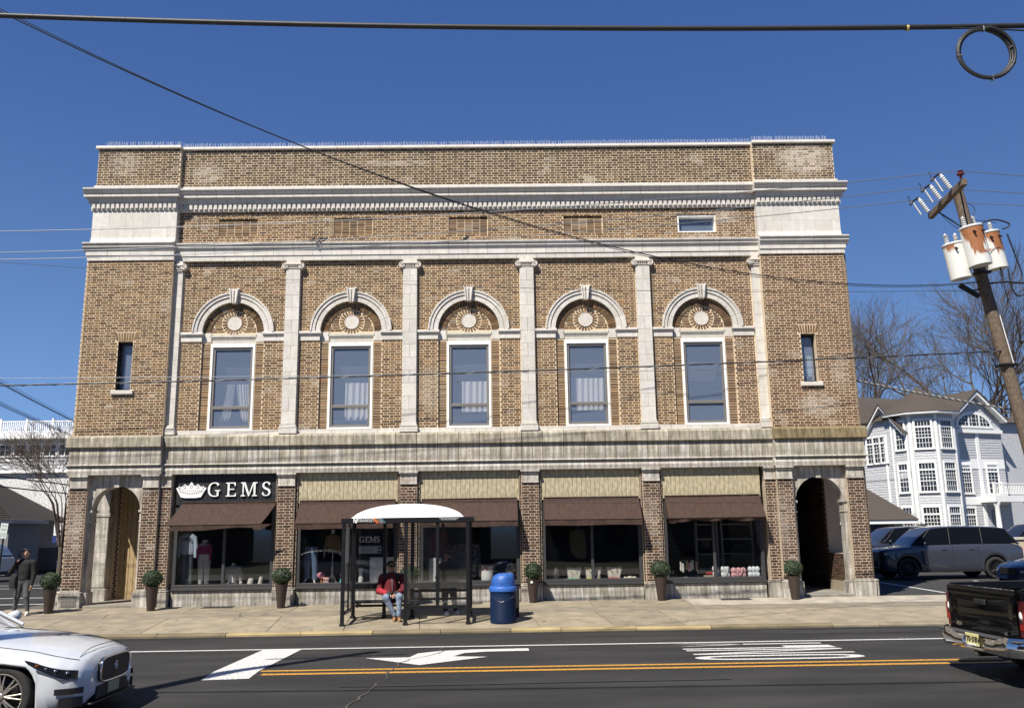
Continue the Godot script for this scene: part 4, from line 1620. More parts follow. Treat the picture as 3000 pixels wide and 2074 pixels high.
func puffy(label: String, at: Vector3, w: float, h: float, col: Color, strap := true) -> void:
	var t := thing("quilted_bag", label, "bag", at)
	var b := MB.new()
	b.col = col
	var nx := 3
	for i in nx:
		for j in 2:
			b.ball(Vector3(-w / 2 + w * (i + 0.5) / nx, h * (j + 0.5) / 2, 0.0), Vector3(w / nx * 0.62, h * 0.31, 0.09), 8, 12)
	b.box(Vector3(-w * 0.47, 0.01, -0.06), Vector3(w * 0.47, h * 0.96, 0.06), 0.03)
	part("bag_body", b, M.vc, t)
	if strap:
		var s := MB.new()
		s.col = col * 0.95
		var p := PackedVector3Array()
		for i in 13:
			var f := i / 12.0
			p.push_back(Vector3(lerpf(-w * 0.22, w * 0.26, f), h * 0.98 - 0.75 * h * sin(f * PI), 0.1))
		s.tube(p, PackedFloat32Array([0.016]), 6)
		part("strap", s, M.vc, t)

func build_shop_displays() -> void:
	var dy := 0.47
	var skin := cmat(0.62, 0.58, 0.54, 0.5)
	# --- first window
	var a := thing("shop_mannequin", "mannequin in light blue sweatshirt lettered CIAO and dark jeans in black fronted window", "mannequin", Vector3(-7.14, dy, -0.62))
	var b := MB.new()
	loft(b, [[-0.075, 0.04, 0, 0.075, 0.07], [-0.08, 0.3, 0, 0.07, 0.07], [-0.075, 0.55, 0, 0.085, 0.08], [-0.05, 0.8, 0, 0.1, 0.09]])
	loft(b, [[0.085, 0.04, 0, 0.075, 0.07], [0.085, 0.3, 0, 0.07, 0.07], [0.075, 0.55, 0, 0.085, 0.08], [0.05, 0.8, 0, 0.1, 0.09]])
	part("jeans", b, cmat(0.1, 0.12, 0.14), a)
	b = MB.new()
	loft(b, [[0, 0.76, 0, 0.18, 0.11], [0, 0.84, 0, 0.2, 0.12], [0, 1.0, 0, 0.19, 0.12], [0, 1.2, 0, 0.2, 0.11], [0, 1.27, 0, 0.12, 0.08], [0, 1.3, 0, 0.06, 0.06]], 18, 0.03)
	limb(b, [[-0.17, 1.2, 0], [-0.22, 0.95, 0.02], [-0.23, 0.68, 0.03]], [0.06, 0.055, 0.045])
	limb(b, [[0.17, 1.2, 0], [0.215, 0.95, 0.02], [0.215, 0.68, 0.03]], [0.06, 0.055, 0.045])
	part("sweatshirt", b, cmat(0.42, 0.5, 0.62), a)
	part("lettering", text("CIAO", "Droid Sans", 0.075, 0.01, true), M.black, a, Vector3(0, 1.13, 0.125))
	b = MB.new()
	b.cbox(Vector3(0, 0.01, 0), Vector3(0.32, 0.02, 0.2), 0.008)
	b.rod(Vector3(0, 0, 0), Vector3(0, 0.5, -0.05), 0.01)
	part("stand", b, M.chrome, a)
	a = thing("shop_mannequin", "mannequin in magenta top, grey trousers and pale brimmed hat", "mannequin", Vector3(-6.7, dy, -0.6))
	b = MB.new()
	loft(b, [[-0.07, 0.03, 0, 0.05, 0.05], [-0.075, 0.3, 0, 0.07, 0.07], [-0.075, 0.55, 0, 0.09, 0.08], [-0.04, 0.76, 0, 0.11, 0.1]])
	loft(b, [[0.08, 0.03, 0, 0.05, 0.05], [0.08, 0.3, 0, 0.065, 0.07], [0.075, 0.55, 0, 0.09, 0.08], [0.04, 0.76, 0, 0.11, 0.1]])
	part("trousers", b, cmat(0.42, 0.42, 0.41), a)
	b = MB.new()
	loft(b, [[0, 0.75, 0, 0.12, 0.1], [0, 0.9, 0, 0.125, 0.1], [0, 1.0, 0, 0.13, 0.1], [0, 1.06, 0, 0.08, 0.07], [0, 1.08, 0, 0.05, 0.05]])
	limb(b, [[-0.12, 1.0, 0], [-0.16, 0.82, 0.02], [-0.15, 0.6, 0.04]], [0.045, 0.04, 0.035])
	limb(b, [[0.12, 1.0, 0], [0.16, 0.82, 0.02], [0.15, 0.6, 0.04]], [0.045, 0.04, 0.035])
	part("top", b, cmat(0.24, 0.02, 0.1), a)
	b = MB.new()
	loft(b, [[0, 0.97, 0.02, 0.135, 0.13], [0, 1.0, 0.01, 0.12, 0.12], [0, 1.03, 0, 0.085, 0.085], [0, 1.09, 0, 0.08, 0.08], [0, 1.12, 0, 0.05, 0.05]])
	part("hat", b, cmat(0.5, 0.48, 0.42), a)
	b = MB.new()
	b.cbox(Vector3(0, 0.01, 0), Vector3(0.3, 0.02, 0.2), 0.008)
	part("stand", b, M.chrome, a)
	a = thing("shop_mannequin", "half torso form in grey jacket and white shirt standing low in black fronted window", "mannequin", Vector3(-5.95, dy, -0.55))
	b = MB.new()
	loft(b, [[0, 0.0, 0, 0.12, 0.09], [0, 0.12, 0, 0.13, 0.1], [0, 0.3, 0, 0.16, 0.1], [0, 0.42, 0, 0.17, 0.1], [0, 0.47, 0, 0.09, 0.07]], 18, 0.03)
	limb(b, [[-0.16, 0.42, 0], [-0.2, 0.25, 0.03], [-0.21, 0.06, 0.05]], [0.055, 0.05, 0.045])
	limb(b, [[0.16, 0.42, 0], [0.2, 0.25, 0.03], [0.21, 0.08, 0.05]], [0.055, 0.05, 0.045])
	part("jacket", b, cmat(0.25, 0.25, 0.24), a)
	b = MB.new()
	b.prism(pv([-0.06, 0.06, 0.05, 0.06, 0.03, 0.24, -0.05, 0.25]), 0.09, 0.11)
	part("shirt", b, M.white, a)
	b = MB.new()
	loft(b, [[0, 0.45, 0, 0.045, 0.045], [0, 0.53, 0, 0.04, 0.04]])
	b.ball(Vector3(-0.22, 0.05, 0.06), Vector3(0.04, 0.06, 0.04))
	b.ball(Vector3(0.22, 0.05, 0.06), Vector3(0.04, 0.06, 0.04))
	part("form", b, skin, a)
	for q in [[-5.5, 0.16, 0.1], [-5.25, 0.2, 0.07]]:
		a = thing("boot_form", "pale shoe form on deck of black fronted window, %s" % ("the broader one" if q[0] < -5.4 else "the slender one"), "shoe form", Vector3(q[0], dy, -0.5))
		b = MB.new()
		loft(b, [[-0.02, 0.0, 0, 0.05, 0.05], [0, 0.06, 0, q[2] * 0.7, 0.05], [0.02, q[1], 0, q[2] * 0.6, 0.03]])
		part("form", b, skin, a)
	# --- second window
	a = thing("jeans_display", "blue jeans hung on a forked white stand in second window", "jeans", Vector3(-4.02, dy, -0.6))
	b = MB.new()
	loft(b, [[-0.1, 0.12, 0, 0.075, 0.05], [-0.1, 0.35, 0, 0.075, 0.06], [-0.09, 0.6, 0, 0.09, 0.07], [-0.03, 0.9, 0, 0.13, 0.08]], 14, 0.04)
	loft(b, [[0.11, 0.1, 0, 0.07, 0.05], [0.1, 0.35, 0, 0.07, 0.06], [0.08, 0.6, 0, 0.09, 0.07], [0.03, 0.9, 0, 0.13, 0.08]], 14, 0.04)
	part("jeans", b, cmat(0.1, 0.16, 0.27), a)
	b = MB.new()
	limb(b, [[-0.18, 0, 0.05], [-0.13, 0.08, 0.03], [-0.08, 0.14, 0]], [0.02, 0.02, 0.02])
	limb(b, [[0.12, 0, 0.05], [0.1, 0.08, 0.03], [0.04, 0.16, 0]], [0.02, 0.02, 0.02])
	part("stand", b, M.white, a)
	a = thing("sweater_stand", "brown sweater on a pale three legged dress form in second window", "dress form", Vector3(-3.48, dy, -0.6))
	b = MB.new()
	loft(b, [[0, 0.74, 0, 0.13, 0.09], [0, 0.85, 0, 0.13, 0.09], [0, 1.05, 0, 0.15, 0.09], [0, 1.17, 0, 0.14, 0.08], [0, 1.22, 0, 0.06, 0.05]], 18, 0.03)
	limb(b, [[-0.13, 1.15, 0], [-0.18, 0.9, 0.02], [-0.2, 0.66, 0.02]], [0.045, 0.04, 0.03])
	limb(b, [[0.13, 1.15, 0], [0.18, 0.9, 0.02], [0.2, 0.66, 0.02]], [0.045, 0.04, 0.03])
	part("sweater", b, cmat(0.14, 0.095, 0.04), a)
	b = MB.new()
	b.rod(Vector3(0, 0.3, 0), Vector3(0, 0.76, 0), 0.012)
	b.rod(Vector3(0, 0.2, 0), Vector3(0, 0.4, 0), 0.025)
	for k in 3:
		var t := TAU * k / 3 + 0.4
		limb(b, [[0, 0.22, 0], [cos(t) * 0.06, 0.14, sin(t) * 0.06], [cos(t) * 0.14, 0, sin(t) * 0.14]], [0.02, 0.02, 0.014], 6)
	limb(b, [[0, 1.2, 0], [0, 1.32, 0]], [0.05, 0.04])
	part("stand", b, skin, a)
	a = thing("pink_cap", "pink patterned cap on a wooden post beside the jeans", "cap", Vector3(-3.73, dy, -0.52))
	b = MB.new()
	b.ball(Vector3(-0.02, 0.2, 0), Vector3(0.1, 0.075, 0.09))
	b.ball(Vector3(0.06, 0.15, 0.03), Vector3(0.07, 0.02, 0.07))
	part("cap", b, cmat(0.6, 0.22, 0.28), a)
	part("post", bx(Vector3(-0.02, 0, -0.02), Vector3(0.03, 0.17, 0.02)), cmat(0.4, 0.14, 0.06), a)
	puffy("small pale pink bag at the foot of the brown sweater's stand", Vector3(-3.59, dy, -0.42), 0.13, 0.15, Color(0.62, 0.4, 0.36), false)
	a = thing("doll", "small doll in teal dress near the bus shelter's left posts", "doll", Vector3(-3.22, dy, -0.5))
	b = MB.new()
	loft(b, [[0, 0, 0, 0.06, 0.05], [0, 0.1, 0, 0.04, 0.04], [0, 0.15, 0, 0.02, 0.02]])
	part("dress", b, cmat(0.1, 0.4, 0.45), a)
	part("head", (func(): var h := MB.new(); h.ball(Vector3(0, 0.21, 0), Vector3(0.04, 0.05, 0.04)); return h).call(), cmat(0.7, 0.55, 0.5), a)
	a = thing("window_lettering", "pale shop name lettered on the glass behind the bus shelter", "lettering", Vector3(-2.5, 1.53, -0.31))
	for q in [["G", -0.2], ["E", -0.06], ["M", 0.08], ["S", 0.21]]:
		part("letter", text(q[0], "Droid Serif", 0.14, 0.004), cmat(0.55, 0.55, 0.53), a, Vector3(q[1], 0, 0.045))
	a = thing("window_poster", "white notice taped inside the glass under the pale shop name", "notice", Vector3(-2.5, 1.28, -0.36))
	part("sheet", bx(Vector3(-0.28, -0.09, 0), Vector3(0.28, 0.09, 0.004)), cmat(0.5, 0.52, 0.52), a)
	b = MB.new()
	for r in 4:
		b.box(Vector3(-0.24, 0.055 - 0.035 * r, 0.004), Vector3(0.06 + 0.05 * (r % 2), 0.063 - 0.035 * r, 0.006))
	b.box(Vector3(0.18, 0.02, 0.004), Vector3(0.27, 0.06, 0.006))
	b.box(Vector3(0.18, -0.07, 0.004), Vector3(0.27, -0.03, 0.006))
	part("print", b, M.black, a)
	a = thing("white_board", "tall white board behind the seated man", "board", Vector3(-2.2, dy, -0.55))
	part("panel", bx(Vector3(-0.33, 0, -0.02), Vector3(0.33, 0.62, 0), 0.006), cmat(0.72, 0.75, 0.74), a)
	a = thing("glass_vase", "clear twisted glass vase beside the white board", "vase", Vector3(-2.75, dy, -0.5))
	b = MB.new()
	loft(b, [[0, 0, 0, 0.05, 0.05], [0.01, 0.12, 0, 0.06, 0.05], [0, 0.22, 0, 0.04, 0.04], [0, 0.36, 0, 0.06, 0.06]])
	part("vase", b, mat(Color(0.75, 0.78, 0.78), 0.1), a)
	# --- third window
	a = thing("white_board", "white rounded board in third window below dark red cloth", "board", Vector3(-0.82, dy, -0.55))
	part("panel", bx(Vector3(-0.22, 0, -0.02), Vector3(0.2, 0.58, 0), 0.012), cmat(0.72, 0.76, 0.74), a)
	a = thing("hanging_cloth", "dark red garment hanging on rail in third window", "garment", Vector3(-0.82, 1.08, -0.75))
	b = MB.new()
	var g := []
	for i in 5:
		var row := PackedVector3Array()
		for k in 21:
			row.push_back(Vector3(-0.24 + 0.024 * k, 0.62 - 0.155 * i, 0.02 * sin(k * 1.3)))
		g.append(row)
	b.grid(g)
	part("cloth", b, cmat(0.16, 0.012, 0.035), a)
	a = thing("flower_bag", "white cloth bag of pink flowers in third window", "flower pot", Vector3(0.42, dy, -0.45))
	b = MB.new()
	loft(b, [[0, 0, 0, 0.13, 0.11], [0, 0.1, 0, 0.15, 0.13], [0, 0.22, 0, 0.145, 0.12], [0, 0.26, 0, 0.15, 0.13]], 18, 0.03)
	part("bag", b, cmat(0.68, 0.7, 0.68), a)
	b = MB.new()
	for i in 26:
		var p := Vector3(rng.randf_range(-0.13, 0.13), 0.27 + rng.randf_range(0, 0.1), rng.randf_range(-0.08, 0.1))
		b.col = [Color(0.75, 0.45, 0.5), Color(0.8, 0.7, 0.72), Color(0.5, 0.12, 0.2)][rng.randi() % 3]
		b.ball(p, Vector3(0.028, 0.024, 0.028), 4, 6)
	part("flowers", b, M.vc, a)
	a = thing("shell_basket", "grey basket of pale shells behind the blue bin's lid", "basket", Vector3(1.0, dy, -0.5))
	b = MB.new()
	loft(b, [[0, 0, 0, 0.09, 0.08], [0, 0.3, 0, 0.13, 0.1], [0, 0.34, 0, 0.1, 0.08]])
	part("basket", b, cmat(0.2, 0.2, 0.18), a)
	b = MB.new()
	for i in 12:
		b.ball(Vector3(rng.randf_range(-0.06, 0.06), 0.36 + rng.randf_range(0, 0.06), rng.randf_range(-0.04, 0.06)), Vector3(0.02, 0.03, 0.015), 4, 6)
	part("shells", b, cmat(0.7, 0.62, 0.56), a)
	a = thing("clothes_display", "crowded dark clothing with sparkling trim behind the shelter's right panes", "garment", Vector3(-0.15, dy, -0.9))
	b = MB.new()
	for i in 5:
		b.col = Color(0.05, 0.05, 0.06) * rng.randf_range(0.5, 2.0)
		loft(b, [[-0.3 + 0.15 * i, 0.1, 0, 0.09, 0.06], [-0.3 + 0.15 * i, 0.5, 0, 0.1, 0.07], [-0.3 + 0.15 * i, 0.9, 0, 0.07, 0.05]], 12, 0.08)
	part("clothes", b, M.vc, a)
	b = MB.new()
	for i in 60:
		var p := Vector3(rng.randf_range(-0.3, 0.35), rng.randf_range(0.35, 0.95), rng.randf_range(0.06, 0.1))
		b.cbox(p, Vector3(0.012, rng.randf_range(0.01, 0.05), 0.01))
	part("trim", b, M.silver_metal, a)
	# --- fourth window
	a = thing("ruffled_blouse", "olive ruffled top hanging in fourth window", "garment", Vector3(2.72, 0.98, -0.62))
	b = MB.new()
	loft(b, [[0.09, 0.0, 0, 0.1, 0.05], [0.04, 0.12, 0, 0.19, 0.07], [0.0, 0.3, 0, 0.21, 0.07], [0, 0.5, 0, 0.2, 0.07], [-0.02, 0.66, 0, 0.19, 0.06], [0.02, 0.72, 0, 0.1, 0.04]], 20, 0.05)
	part("top", b, weather(mat(Color(0.14, 0.15, 0.07), 0.9), noise_img(512, 0.06, 0.3, 1.0, 61, 4), Vector3(3, 3, 3)), a)
	b = MB.new()
	b.rod(Vector3(0.03, 0.72, 0), Vector3(0.03, 1.3, 0), 0.005)
	part("hanger", b, M.chrome, a)
	tote("canvas tote with green base, leftmost in fourth window", Vector3(2.6, dy, -0.45), 0.37, 0.29, Color(0.5, 0.47, 0.4), Color(0.25, 0.5, 0.28), Color(0.2, 0.35, 0.2))
	tote("canvas tote with yellow base behind the window mullion", Vector3(3.08, dy, -0.45), 0.42, 0.29, Color(0.5, 0.47, 0.4), Color(0.62, 0.6, 0.08), Color(0.3, 0.2, 0.1))
	tote("canvas tote with red base and brown handles", Vector3(3.61, dy, -0.45), 0.38, 0.29, Color(0.5, 0.47, 0.4), Color(0.5, 0.08, 0.1), Color(0.15, 0.06, 0.04))
	a = thing("folded_cloth", "rumpled cream cloth on deck right of red based tote", "cloth", Vector3(4.0, dy, -0.42))
	b = MB.new()
	for q in [[-0.12, 0.03, 0.05, 0.03], [0.0, 0.035, 0.09, 0.04], [0.1, 0.03, 0.08, 0.035], [-0.05, 0.02, 0.1, 0.03]]:
		b.ball(Vector3(q[0], q[1], 0), Vector3(q[2], q[3], 0.06))
	part("cloth", b, cmat(0.66, 0.62, 0.5), a)
	a = thing("grey_pouch", "grey net pouch at left end of fourth window", "bag", Vector3(2.1, dy, -0.6))
	b = MB.new()
	b.ball(Vector3(0, 0.15, 0), Vector3(0.15, 0.16, 0.08))
	part("pouch", b, cmat(0.1, 0.1, 0.1), a)
	# --- fifth window
	a = thing("shoe_cluster", "hanging cluster of pale slippers and gloves in fifth window", "shoes", Vector3(5.52, 0.62, -0.6))
	for i in 9:
		b = MB.new()
		b.col = [Color(0.7, 0.68, 0.64), Color(0.66, 0.64, 0.6), Color(0.05, 0.05, 0.05), Color(0.45, 0.33, 0.2), Color(0.6, 0.35, 0.35)][i % 5]
		loft(b, [[0, 0, 0, 0.012, 0.02], [0, 0.04, 0, 0.03, 0.03], [0, 0.14, 0, 0.02, 0.025], [0, 0.22, 0, 0.025, 0.02]])
		part("slipper", b, M.vc, a, Vector3(-0.2 + 0.05 * i, rng.randf_range(-0.02, 0.06), 0.02 * (i % 2)))
	b = MB.new()
	b.rod(Vector3(-0.25, 0.27, 0), Vector3(0.25, 0.27, 0), 0.012)
	part("rail", b, M.black_metal, a)
	a = thing("red_purse", "red purse on a small straw box in fifth window", "purse", Vector3(6.0, dy, -0.45))
	part("box", bx(Vector3(-0.14, 0, -0.06), Vector3(0.12, 0.06, 0.06), 0.01), cmat(0.35, 0.3, 0.2), a)
	part("purse", bx(Vector3(-0.09, 0.062, -0.04), Vector3(0.1, 0.14, 0.04), 0.03), cmat(0.3, 0.015, 0.012, 0.4), a)
	puffy("white quilted bag half behind the fifth window's mullion", Vector3(6.16, dy, -0.45), 0.15, 0.27, Color(0.7, 0.74, 0.75), false)
	puffy("white quilted bag with strap left of the pink bag", Vector3(6.4, dy, -0.47), 0.2, 0.26, Color(0.68, 0.71, 0.73))
	puffy("pink quilted bag with looped strap", Vector3(6.73, dy, -0.44), 0.36, 0.23, Color(0.62, 0.33, 0.36))
	puffy("white quilted bag at right end of fifth window", Vector3(7.12, dy, -0.45), 0.28, 0.25, Color(0.66, 0.72, 0.73), false)
	for q in [[6.2, 0.55, "narrow"], [7.0, 0.8, "broad"]]:
		a = thing("shelf_unit", "%s grey open shelf unit standing inside the fifth window" % q[2], "shelf", Vector3(q[0], dy, -1.4))
		for s: float in [-1.0, 1.0]:
			part("upright", bx(Vector3(s * q[1] / 2 - 0.025, 0, -0.2), Vector3(s * q[1] / 2 + 0.025, 1.4, 0.0)), cmat(0.2, 0.21, 0.22), a)
		for k in 4:
			part("shelf", bx(Vector3(-q[1] / 2 + 0.026, 0.15 + 0.38 * k, -0.2), Vector3(q[1] / 2 - 0.026, 0.19 + 0.38 * k, 0.0)), cmat(0.2, 0.21, 0.22), a)
	a = thing("handbag", "black handbag on the broad grey shelf unit", "bag", Vector3(7.0, 1.04, -1.45))
	b = MB.new()
	b.prism(pv([-0.18, 0, 0.18, 0, 0.12, 0.2, -0.12, 0.2]), -0.05, 0.05)
	part("bag_body", b, M.black, a)

# ---------------------------------------------------------------- street furniture
func build_street_furniture() -> void:
	var at := Vector3(-1.2, -0.15, 2.9)
	var S := thing("bus_shelter", "black framed bus shelter with white domed roof at the kerb", "bus shelter", at)
	var X := Transform3D(Basis(), -at)
	for q in [[-2.495, 3.45], [-1.2, 3.45], [0.09, 3.45], [-2.455, 2.35], [-1.78, 2.35], [-1.17, 2.35], [0.1, 2.35]]:
		var b := MB.new()
		b.xf = X
		var y0 := pav_y(q[1])
		b.box(Vector3(q[0] - 0.037, y0, q[1] - 0.037), Vector3(q[0] + 0.037, 1.9, q[1] + 0.037), 0.006)
		b.box(Vector3(q[0] - 0.05, y0, q[1] - 0.05), Vector3(q[0] + 0.05, y0 + 0.05, q[1] + 0.05), 0.006)
		part("post", b, M.black_metal, S)
	var fa := MB.new()
	fa.xf = X
	fa.box(Vector3(-2.55, 1.89, 3.42), Vector3(0.2, 2.0, 3.5), 0.008)
	fa.box(Vector3(-2.55, 1.89, 2.3), Vector3(0.2, 2.0, 2.37), 0.008)
	fa.box(Vector3(-2.552, 1.892, 2.32), Vector3(-2.48, 1.998, 3.48), 0.008)
	fa.box(Vector3(0.13, 1.892, 2.32), Vector3(0.202, 1.998, 3.48), 0.008)
	part("fascia", fa, M.black_metal, S)
	var g := []
	for i in 25:
		var u := -1.0 + i / 12.0
		var row := PackedVector3Array()
		for k in 17:
			var w := -1.0 + k / 8.0
			var h := pow(maxf(0.0, 1.0 - pow(absf(u), 2.3)), 0.62) * pow(maxf(0.0, 1.0 - pow(absf(w), 3.0)), 0.5)
			row.push_back(Vector3(-1.19 + 1.19 * u, 1.995 + 0.3 * h, 2.9 + 0.52 * w) - at)
		g.append(row)
	var dm := MB.new()
	dm.grid(g)
	dm.box(Vector3(-2.5, 1.96, 2.35) - at, Vector3(0.15, 1.985, 3.44) - at)
	part("roof_dome", dm, mat(Color(0.8, 0.8, 0.79), 0.45), S)
	var gp := [[-1.16, -0.58, 0.23, 1.86, 3.45], [-0.5, 0.05, 0.23, 1.86, 3.45], [-2.41, -1.82, 0.62, 1.86, 2.35], [-1.74, -1.21, 0.62, 1.86, 2.35], [-1.13, -0.5, 0.62, 1.86, 2.35], [-0.5, 0.06, 0.62, 1.86, 2.35]]
	for q in gp:
		var b := MB.new()
		b.xf = X
		b.box(Vector3(q[0], q[2], q[4] - 0.004), Vector3(q[1], q[3], q[4] + 0.004))
		part("pane", b, M.glass_clear, S)
	for xx: float in [-2.475, 0.1]:
		for zz in [[2.4, 2.88], [2.92, 3.41]]:
			var b := MB.new()
			b.xf = X
			b.box(Vector3(xx - 0.004, 0.12, zz[0]), Vector3(xx + 0.004, 1.86, zz[1]))
			part("pane", b, M.glass_clear, S)
	var rl := MB.new()
	rl.xf = X
	rl.box(Vector3(-1.16, 0.155, 3.425), Vector3(0.05, 0.22, 3.475), 0.005)
	rl.box(Vector3(-0.575, 0.22, 3.43), Vector3(-0.505, 1.88, 3.47), 0.005)
	rl.box(Vector3(-2.41, 0.5, 2.325), Vector3(0.06, 0.61, 2.375), 0.005)
	rl.box(Vector3(-1.13, 0.41, 2.33), Vector3(0.06, 0.46, 2.37), 0.005)
	rl.box(Vector3(-1.13, 0.24, 2.33), Vector3(0.06, 0.29, 2.37), 0.005)
	rl.box(Vector3(-0.53, 0.61, 2.33), Vector3(-0.47, 1.88, 2.37), 0.005)
	for xx: float in [-2.475, 0.1]:
		rl.box(Vector3(xx - 0.03, 0.05, 2.39), Vector3(xx + 0.03, 0.11, 3.41), 0.005)
		rl.box(Vector3(xx - 0.02, 0.11, 2.885), Vector3(xx + 0.02, 1.88, 2.915), 0.005)
	part("rail", rl, M.black_metal, S)
	for k in 3:
		var b := MB.new()
		b.xf = X
		b.box(Vector3(-2.41, 0.23, 2.42 + 0.14 * k), Vector3(-1.0, 0.27, 2.53 + 0.14 * k), 0.008)
		part("bench_slat", b, M.black_metal, S)
	var bl := MB.new()
	bl.xf = X
	for xx: float in [-2.3, -1.1]:
		bl.box(Vector3(xx - 0.02, 0.14, 2.38), Vector3(xx + 0.02, 0.23, 2.8), 0.004)
	bl.box(Vector3(-2.41, 0.12, 2.36), Vector3(-1.0, 0.17, 2.4), 0.004)
	part("bench_bracket", bl, M.black_metal, S)
	var mp := MB.new()
	mp.xf = X
	mp.box(Vector3(-2.465, 1.08, 3.0), Vector3(-2.46, 1.83, 3.34))
	part("timetable", mp, cmat(0.5, 0.5, 0.47), S)
	# fascia print
	var wh := cmat(0.75, 0.75, 0.74)
	part("lettering", text("TRANSIT", "Droid Sans", 0.068, 0.004), wh, S, Vector3(-2.04, 1.952, 3.503) - at)
	var nj := MB.new()
	nj.xf = Transform3D(Basis(), Vector3(-2.25, 1.945, 3.5) - at)
	nj.prism(pv([-0.045, -0.04, -0.03, -0.04, -0.03, 0.02, 0.0, -0.025, 0.012, -0.03, 0.012, 0.0, -0.018, 0.045, -0.045, 0.045]), 0.0, 0.004)
	nj.prism(pv([0.018, 0.045, 0.04, 0.045, 0.04, -0.02, 0.02, -0.045, -0.012, -0.045, -0.02, -0.02, 0.0, -0.032, 0.018, -0.015]), 0.0, 0.004)
	part("emblem", nj, wh, S)
	var st := MB.new()
	st.xf = Transform3D(Basis(), Vector3(0, 0, 3.5) - at)
	st.col = Color(0.55, 0.12, 0.03)
	st.prism(pv([-1.9, 1.998, -1.84, 1.998, -1.76, 1.892, -1.82, 1.892]), 0.0, 0.003)
	st.col = Color(0.3, 0.3, 0.3)
	st.prism(pv([-1.82, 1.998, -1.75, 1.998, -1.67, 1.892, -1.74, 1.892]), 0.0, 0.003)
	st.col = Color(0.02, 0.02, 0.025)
	st.prism(pv([-1.8, 1.99, -1.77, 1.99, -1.7, 1.9, -1.73, 1.9]), 0.0, 0.005)
	st.col = Color(0.07, 0.14, 0.2)
	st.prism(pv([-1.73, 1.998, -1.7, 1.998, -1.62, 1.892, -1.65, 1.892]), 0.0, 0.003)
	part("stripe", st, M.vc, S)
	for k in 2:
		part("lettering", text("THIS BUS SHELTER PROVIDED BY" if k == 0 else "THE STATE OF NEW JERSEY", "Droid Sans", 0.02, 0.002), wh, S, Vector3(-0.3, 1.972 - 0.025 * k, 3.502) - at)
	# blue can
	var C := thing("litter_bin", "round blue litter bin with bright blue hooded lid beside the shelter", "litter bin", Vector3(0.81, -0.163, 3.3))
	var pr := PackedVector2Array([Vector2(0, 0), Vector2(0.262, 0), Vector2(0.27, 0.015), Vector2(0.27, 0.05)])
	for i in 26:
		pr.push_back(Vector2(0.273, 0.06 + 0.018 * i))
		pr.push_back(Vector2(0.266, 0.069 + 0.018 * i))
	pr.push_back(Vector2(0.268, 0.63))
	var cb := MB.new()
	cb.lathe(pr, 40, Vector3.ZERO, false)
	var blue := mat(Color(0.008, 0.02, 0.058), 0.55)
	blue.metallic_specular = 0.25
	part("body", cb, blue, C)
	var lb := MB.new()
	lb.lathe(PackedVector2Array([Vector2(0.27, 0.63), Vector2(0.287, 0.632), Vector2(0.29, 0.66), Vector2(0.285, 0.715), Vector2(0.275, 0.73), Vector2(0.245, 0.732)]), 40)
	part("lid_rim", lb, mat(Color(0.03, 0.115, 0.4), 0.5), C)
	var rows := []
	for q in [[0.73, 0.248, 0.0], [0.8, 0.246, 0.002], [0.87, 0.238, 0.006], [0.92, 0.222, 0.018], [0.96, 0.195, 0.032], [0.985, 0.16, 0.05], [0.995, 0.1, 0.06], [0.998, 0.001, 0.06]]:
		var row := PackedVector3Array()
		for k in 37:
			var a := TAU * k / 36
			row.push_back(Vector3(q[2] + cos(a) * q[1] * (1.03 if cos(a) > 0 else 1.0), q[0], sin(a) * q[1]))
		rows.append(row)
	var hb := MB.new()
	hb.grid(rows, true)
	part("hood", hb, weather(mat(Color(0.03, 0.13, 0.48), 0.5), noise_img(512, 0.02, 0.7, 1.0, 71, 5), Vector3(1.5, 1.5, 1.5)), C)
	var wb := MB.new()
	wb.tube(PackedVector3Array([Vector3(-0.25, 0.54, 0.11), Vector3(-0.17, 0.5, 0.215), Vector3(-0.06, 0.43, 0.272), Vector3(0.06, 0.45, 0.272), Vector3(0.17, 0.5, 0.215), Vector3(0.235, 0.54, 0.14)]), PackedFloat32Array([0.004]), 5)
	part("wire_handle", wb, M.chrome, C)
	var D := thing("litter_bin", "slim black bin behind the blue litter bin", "litter bin", Vector3(0.98, -0.12, 2.45))
	var db := MB.new()
	db.prism(pv([-0.17, 0, 0.17, 0, 0.19, 0.66, -0.19, 0.66]), -0.19, 0.19)
	part("body", db, M.black, D)
	part("lid", bx(Vector3(-0.21, 0.66, -0.21), Vector3(0.21, 0.705, 0.21), 0.015), M.black, D)
	# clipped box balls in tall pots
	var pots := [[-9.8, 0.82, "potted box ball left of the corner stone, outermost in the row"], [-7.5, 0.62, "potted box ball between the plank door and the black shop front"], [-4.47, 0.5, "potted box ball between black shop front and first cream panel"], [-1.42, 0.45, "potted box ball seen through the bus shelter's glass"], [1.54, 0.22, "potted box ball with white tag right of the blue bin"], [4.65, 0.22, "potted box ball between the last two awnings"], [7.83, 0.45, "potted box ball beside the dark right archway"]]
	var leaves := []
	for v in 2:
		var lm := MB.new()
		for i in 2300:
			var d := Vector3(rng.randfn(), rng.randfn(), rng.randfn()).normalized()
			var r := 0.235 * rng.randf_range(0.82, 1.0) * (1.0 + 0.06 * sin(d.x * 7.0 + v) * cos(d.y * 6.0))
			var p := d * r
			p.y *= 0.94
			var t := (d + Vector3(rng.randfn(), rng.randfn(), rng.randfn()) * 0.7).normalized()
			var s := t.cross(Vector3(rng.randfn(), rng.randfn(), rng.randfn())).normalized()
			var u := t.cross(s)
			var k := rng.randf_range(0.6, 1.3)
			lm.col = Color(0.035 * k, 0.062 * k, 0.026 * k) if rng.randf() < 0.8 else Color(0.07, 0.1, 0.045)
			var l := rng.randf_range(0.012, 0.02)
			lm.quad(p - s * l, p + u * l * 0.6, p + s * l, p - u * l * 0.6, t)
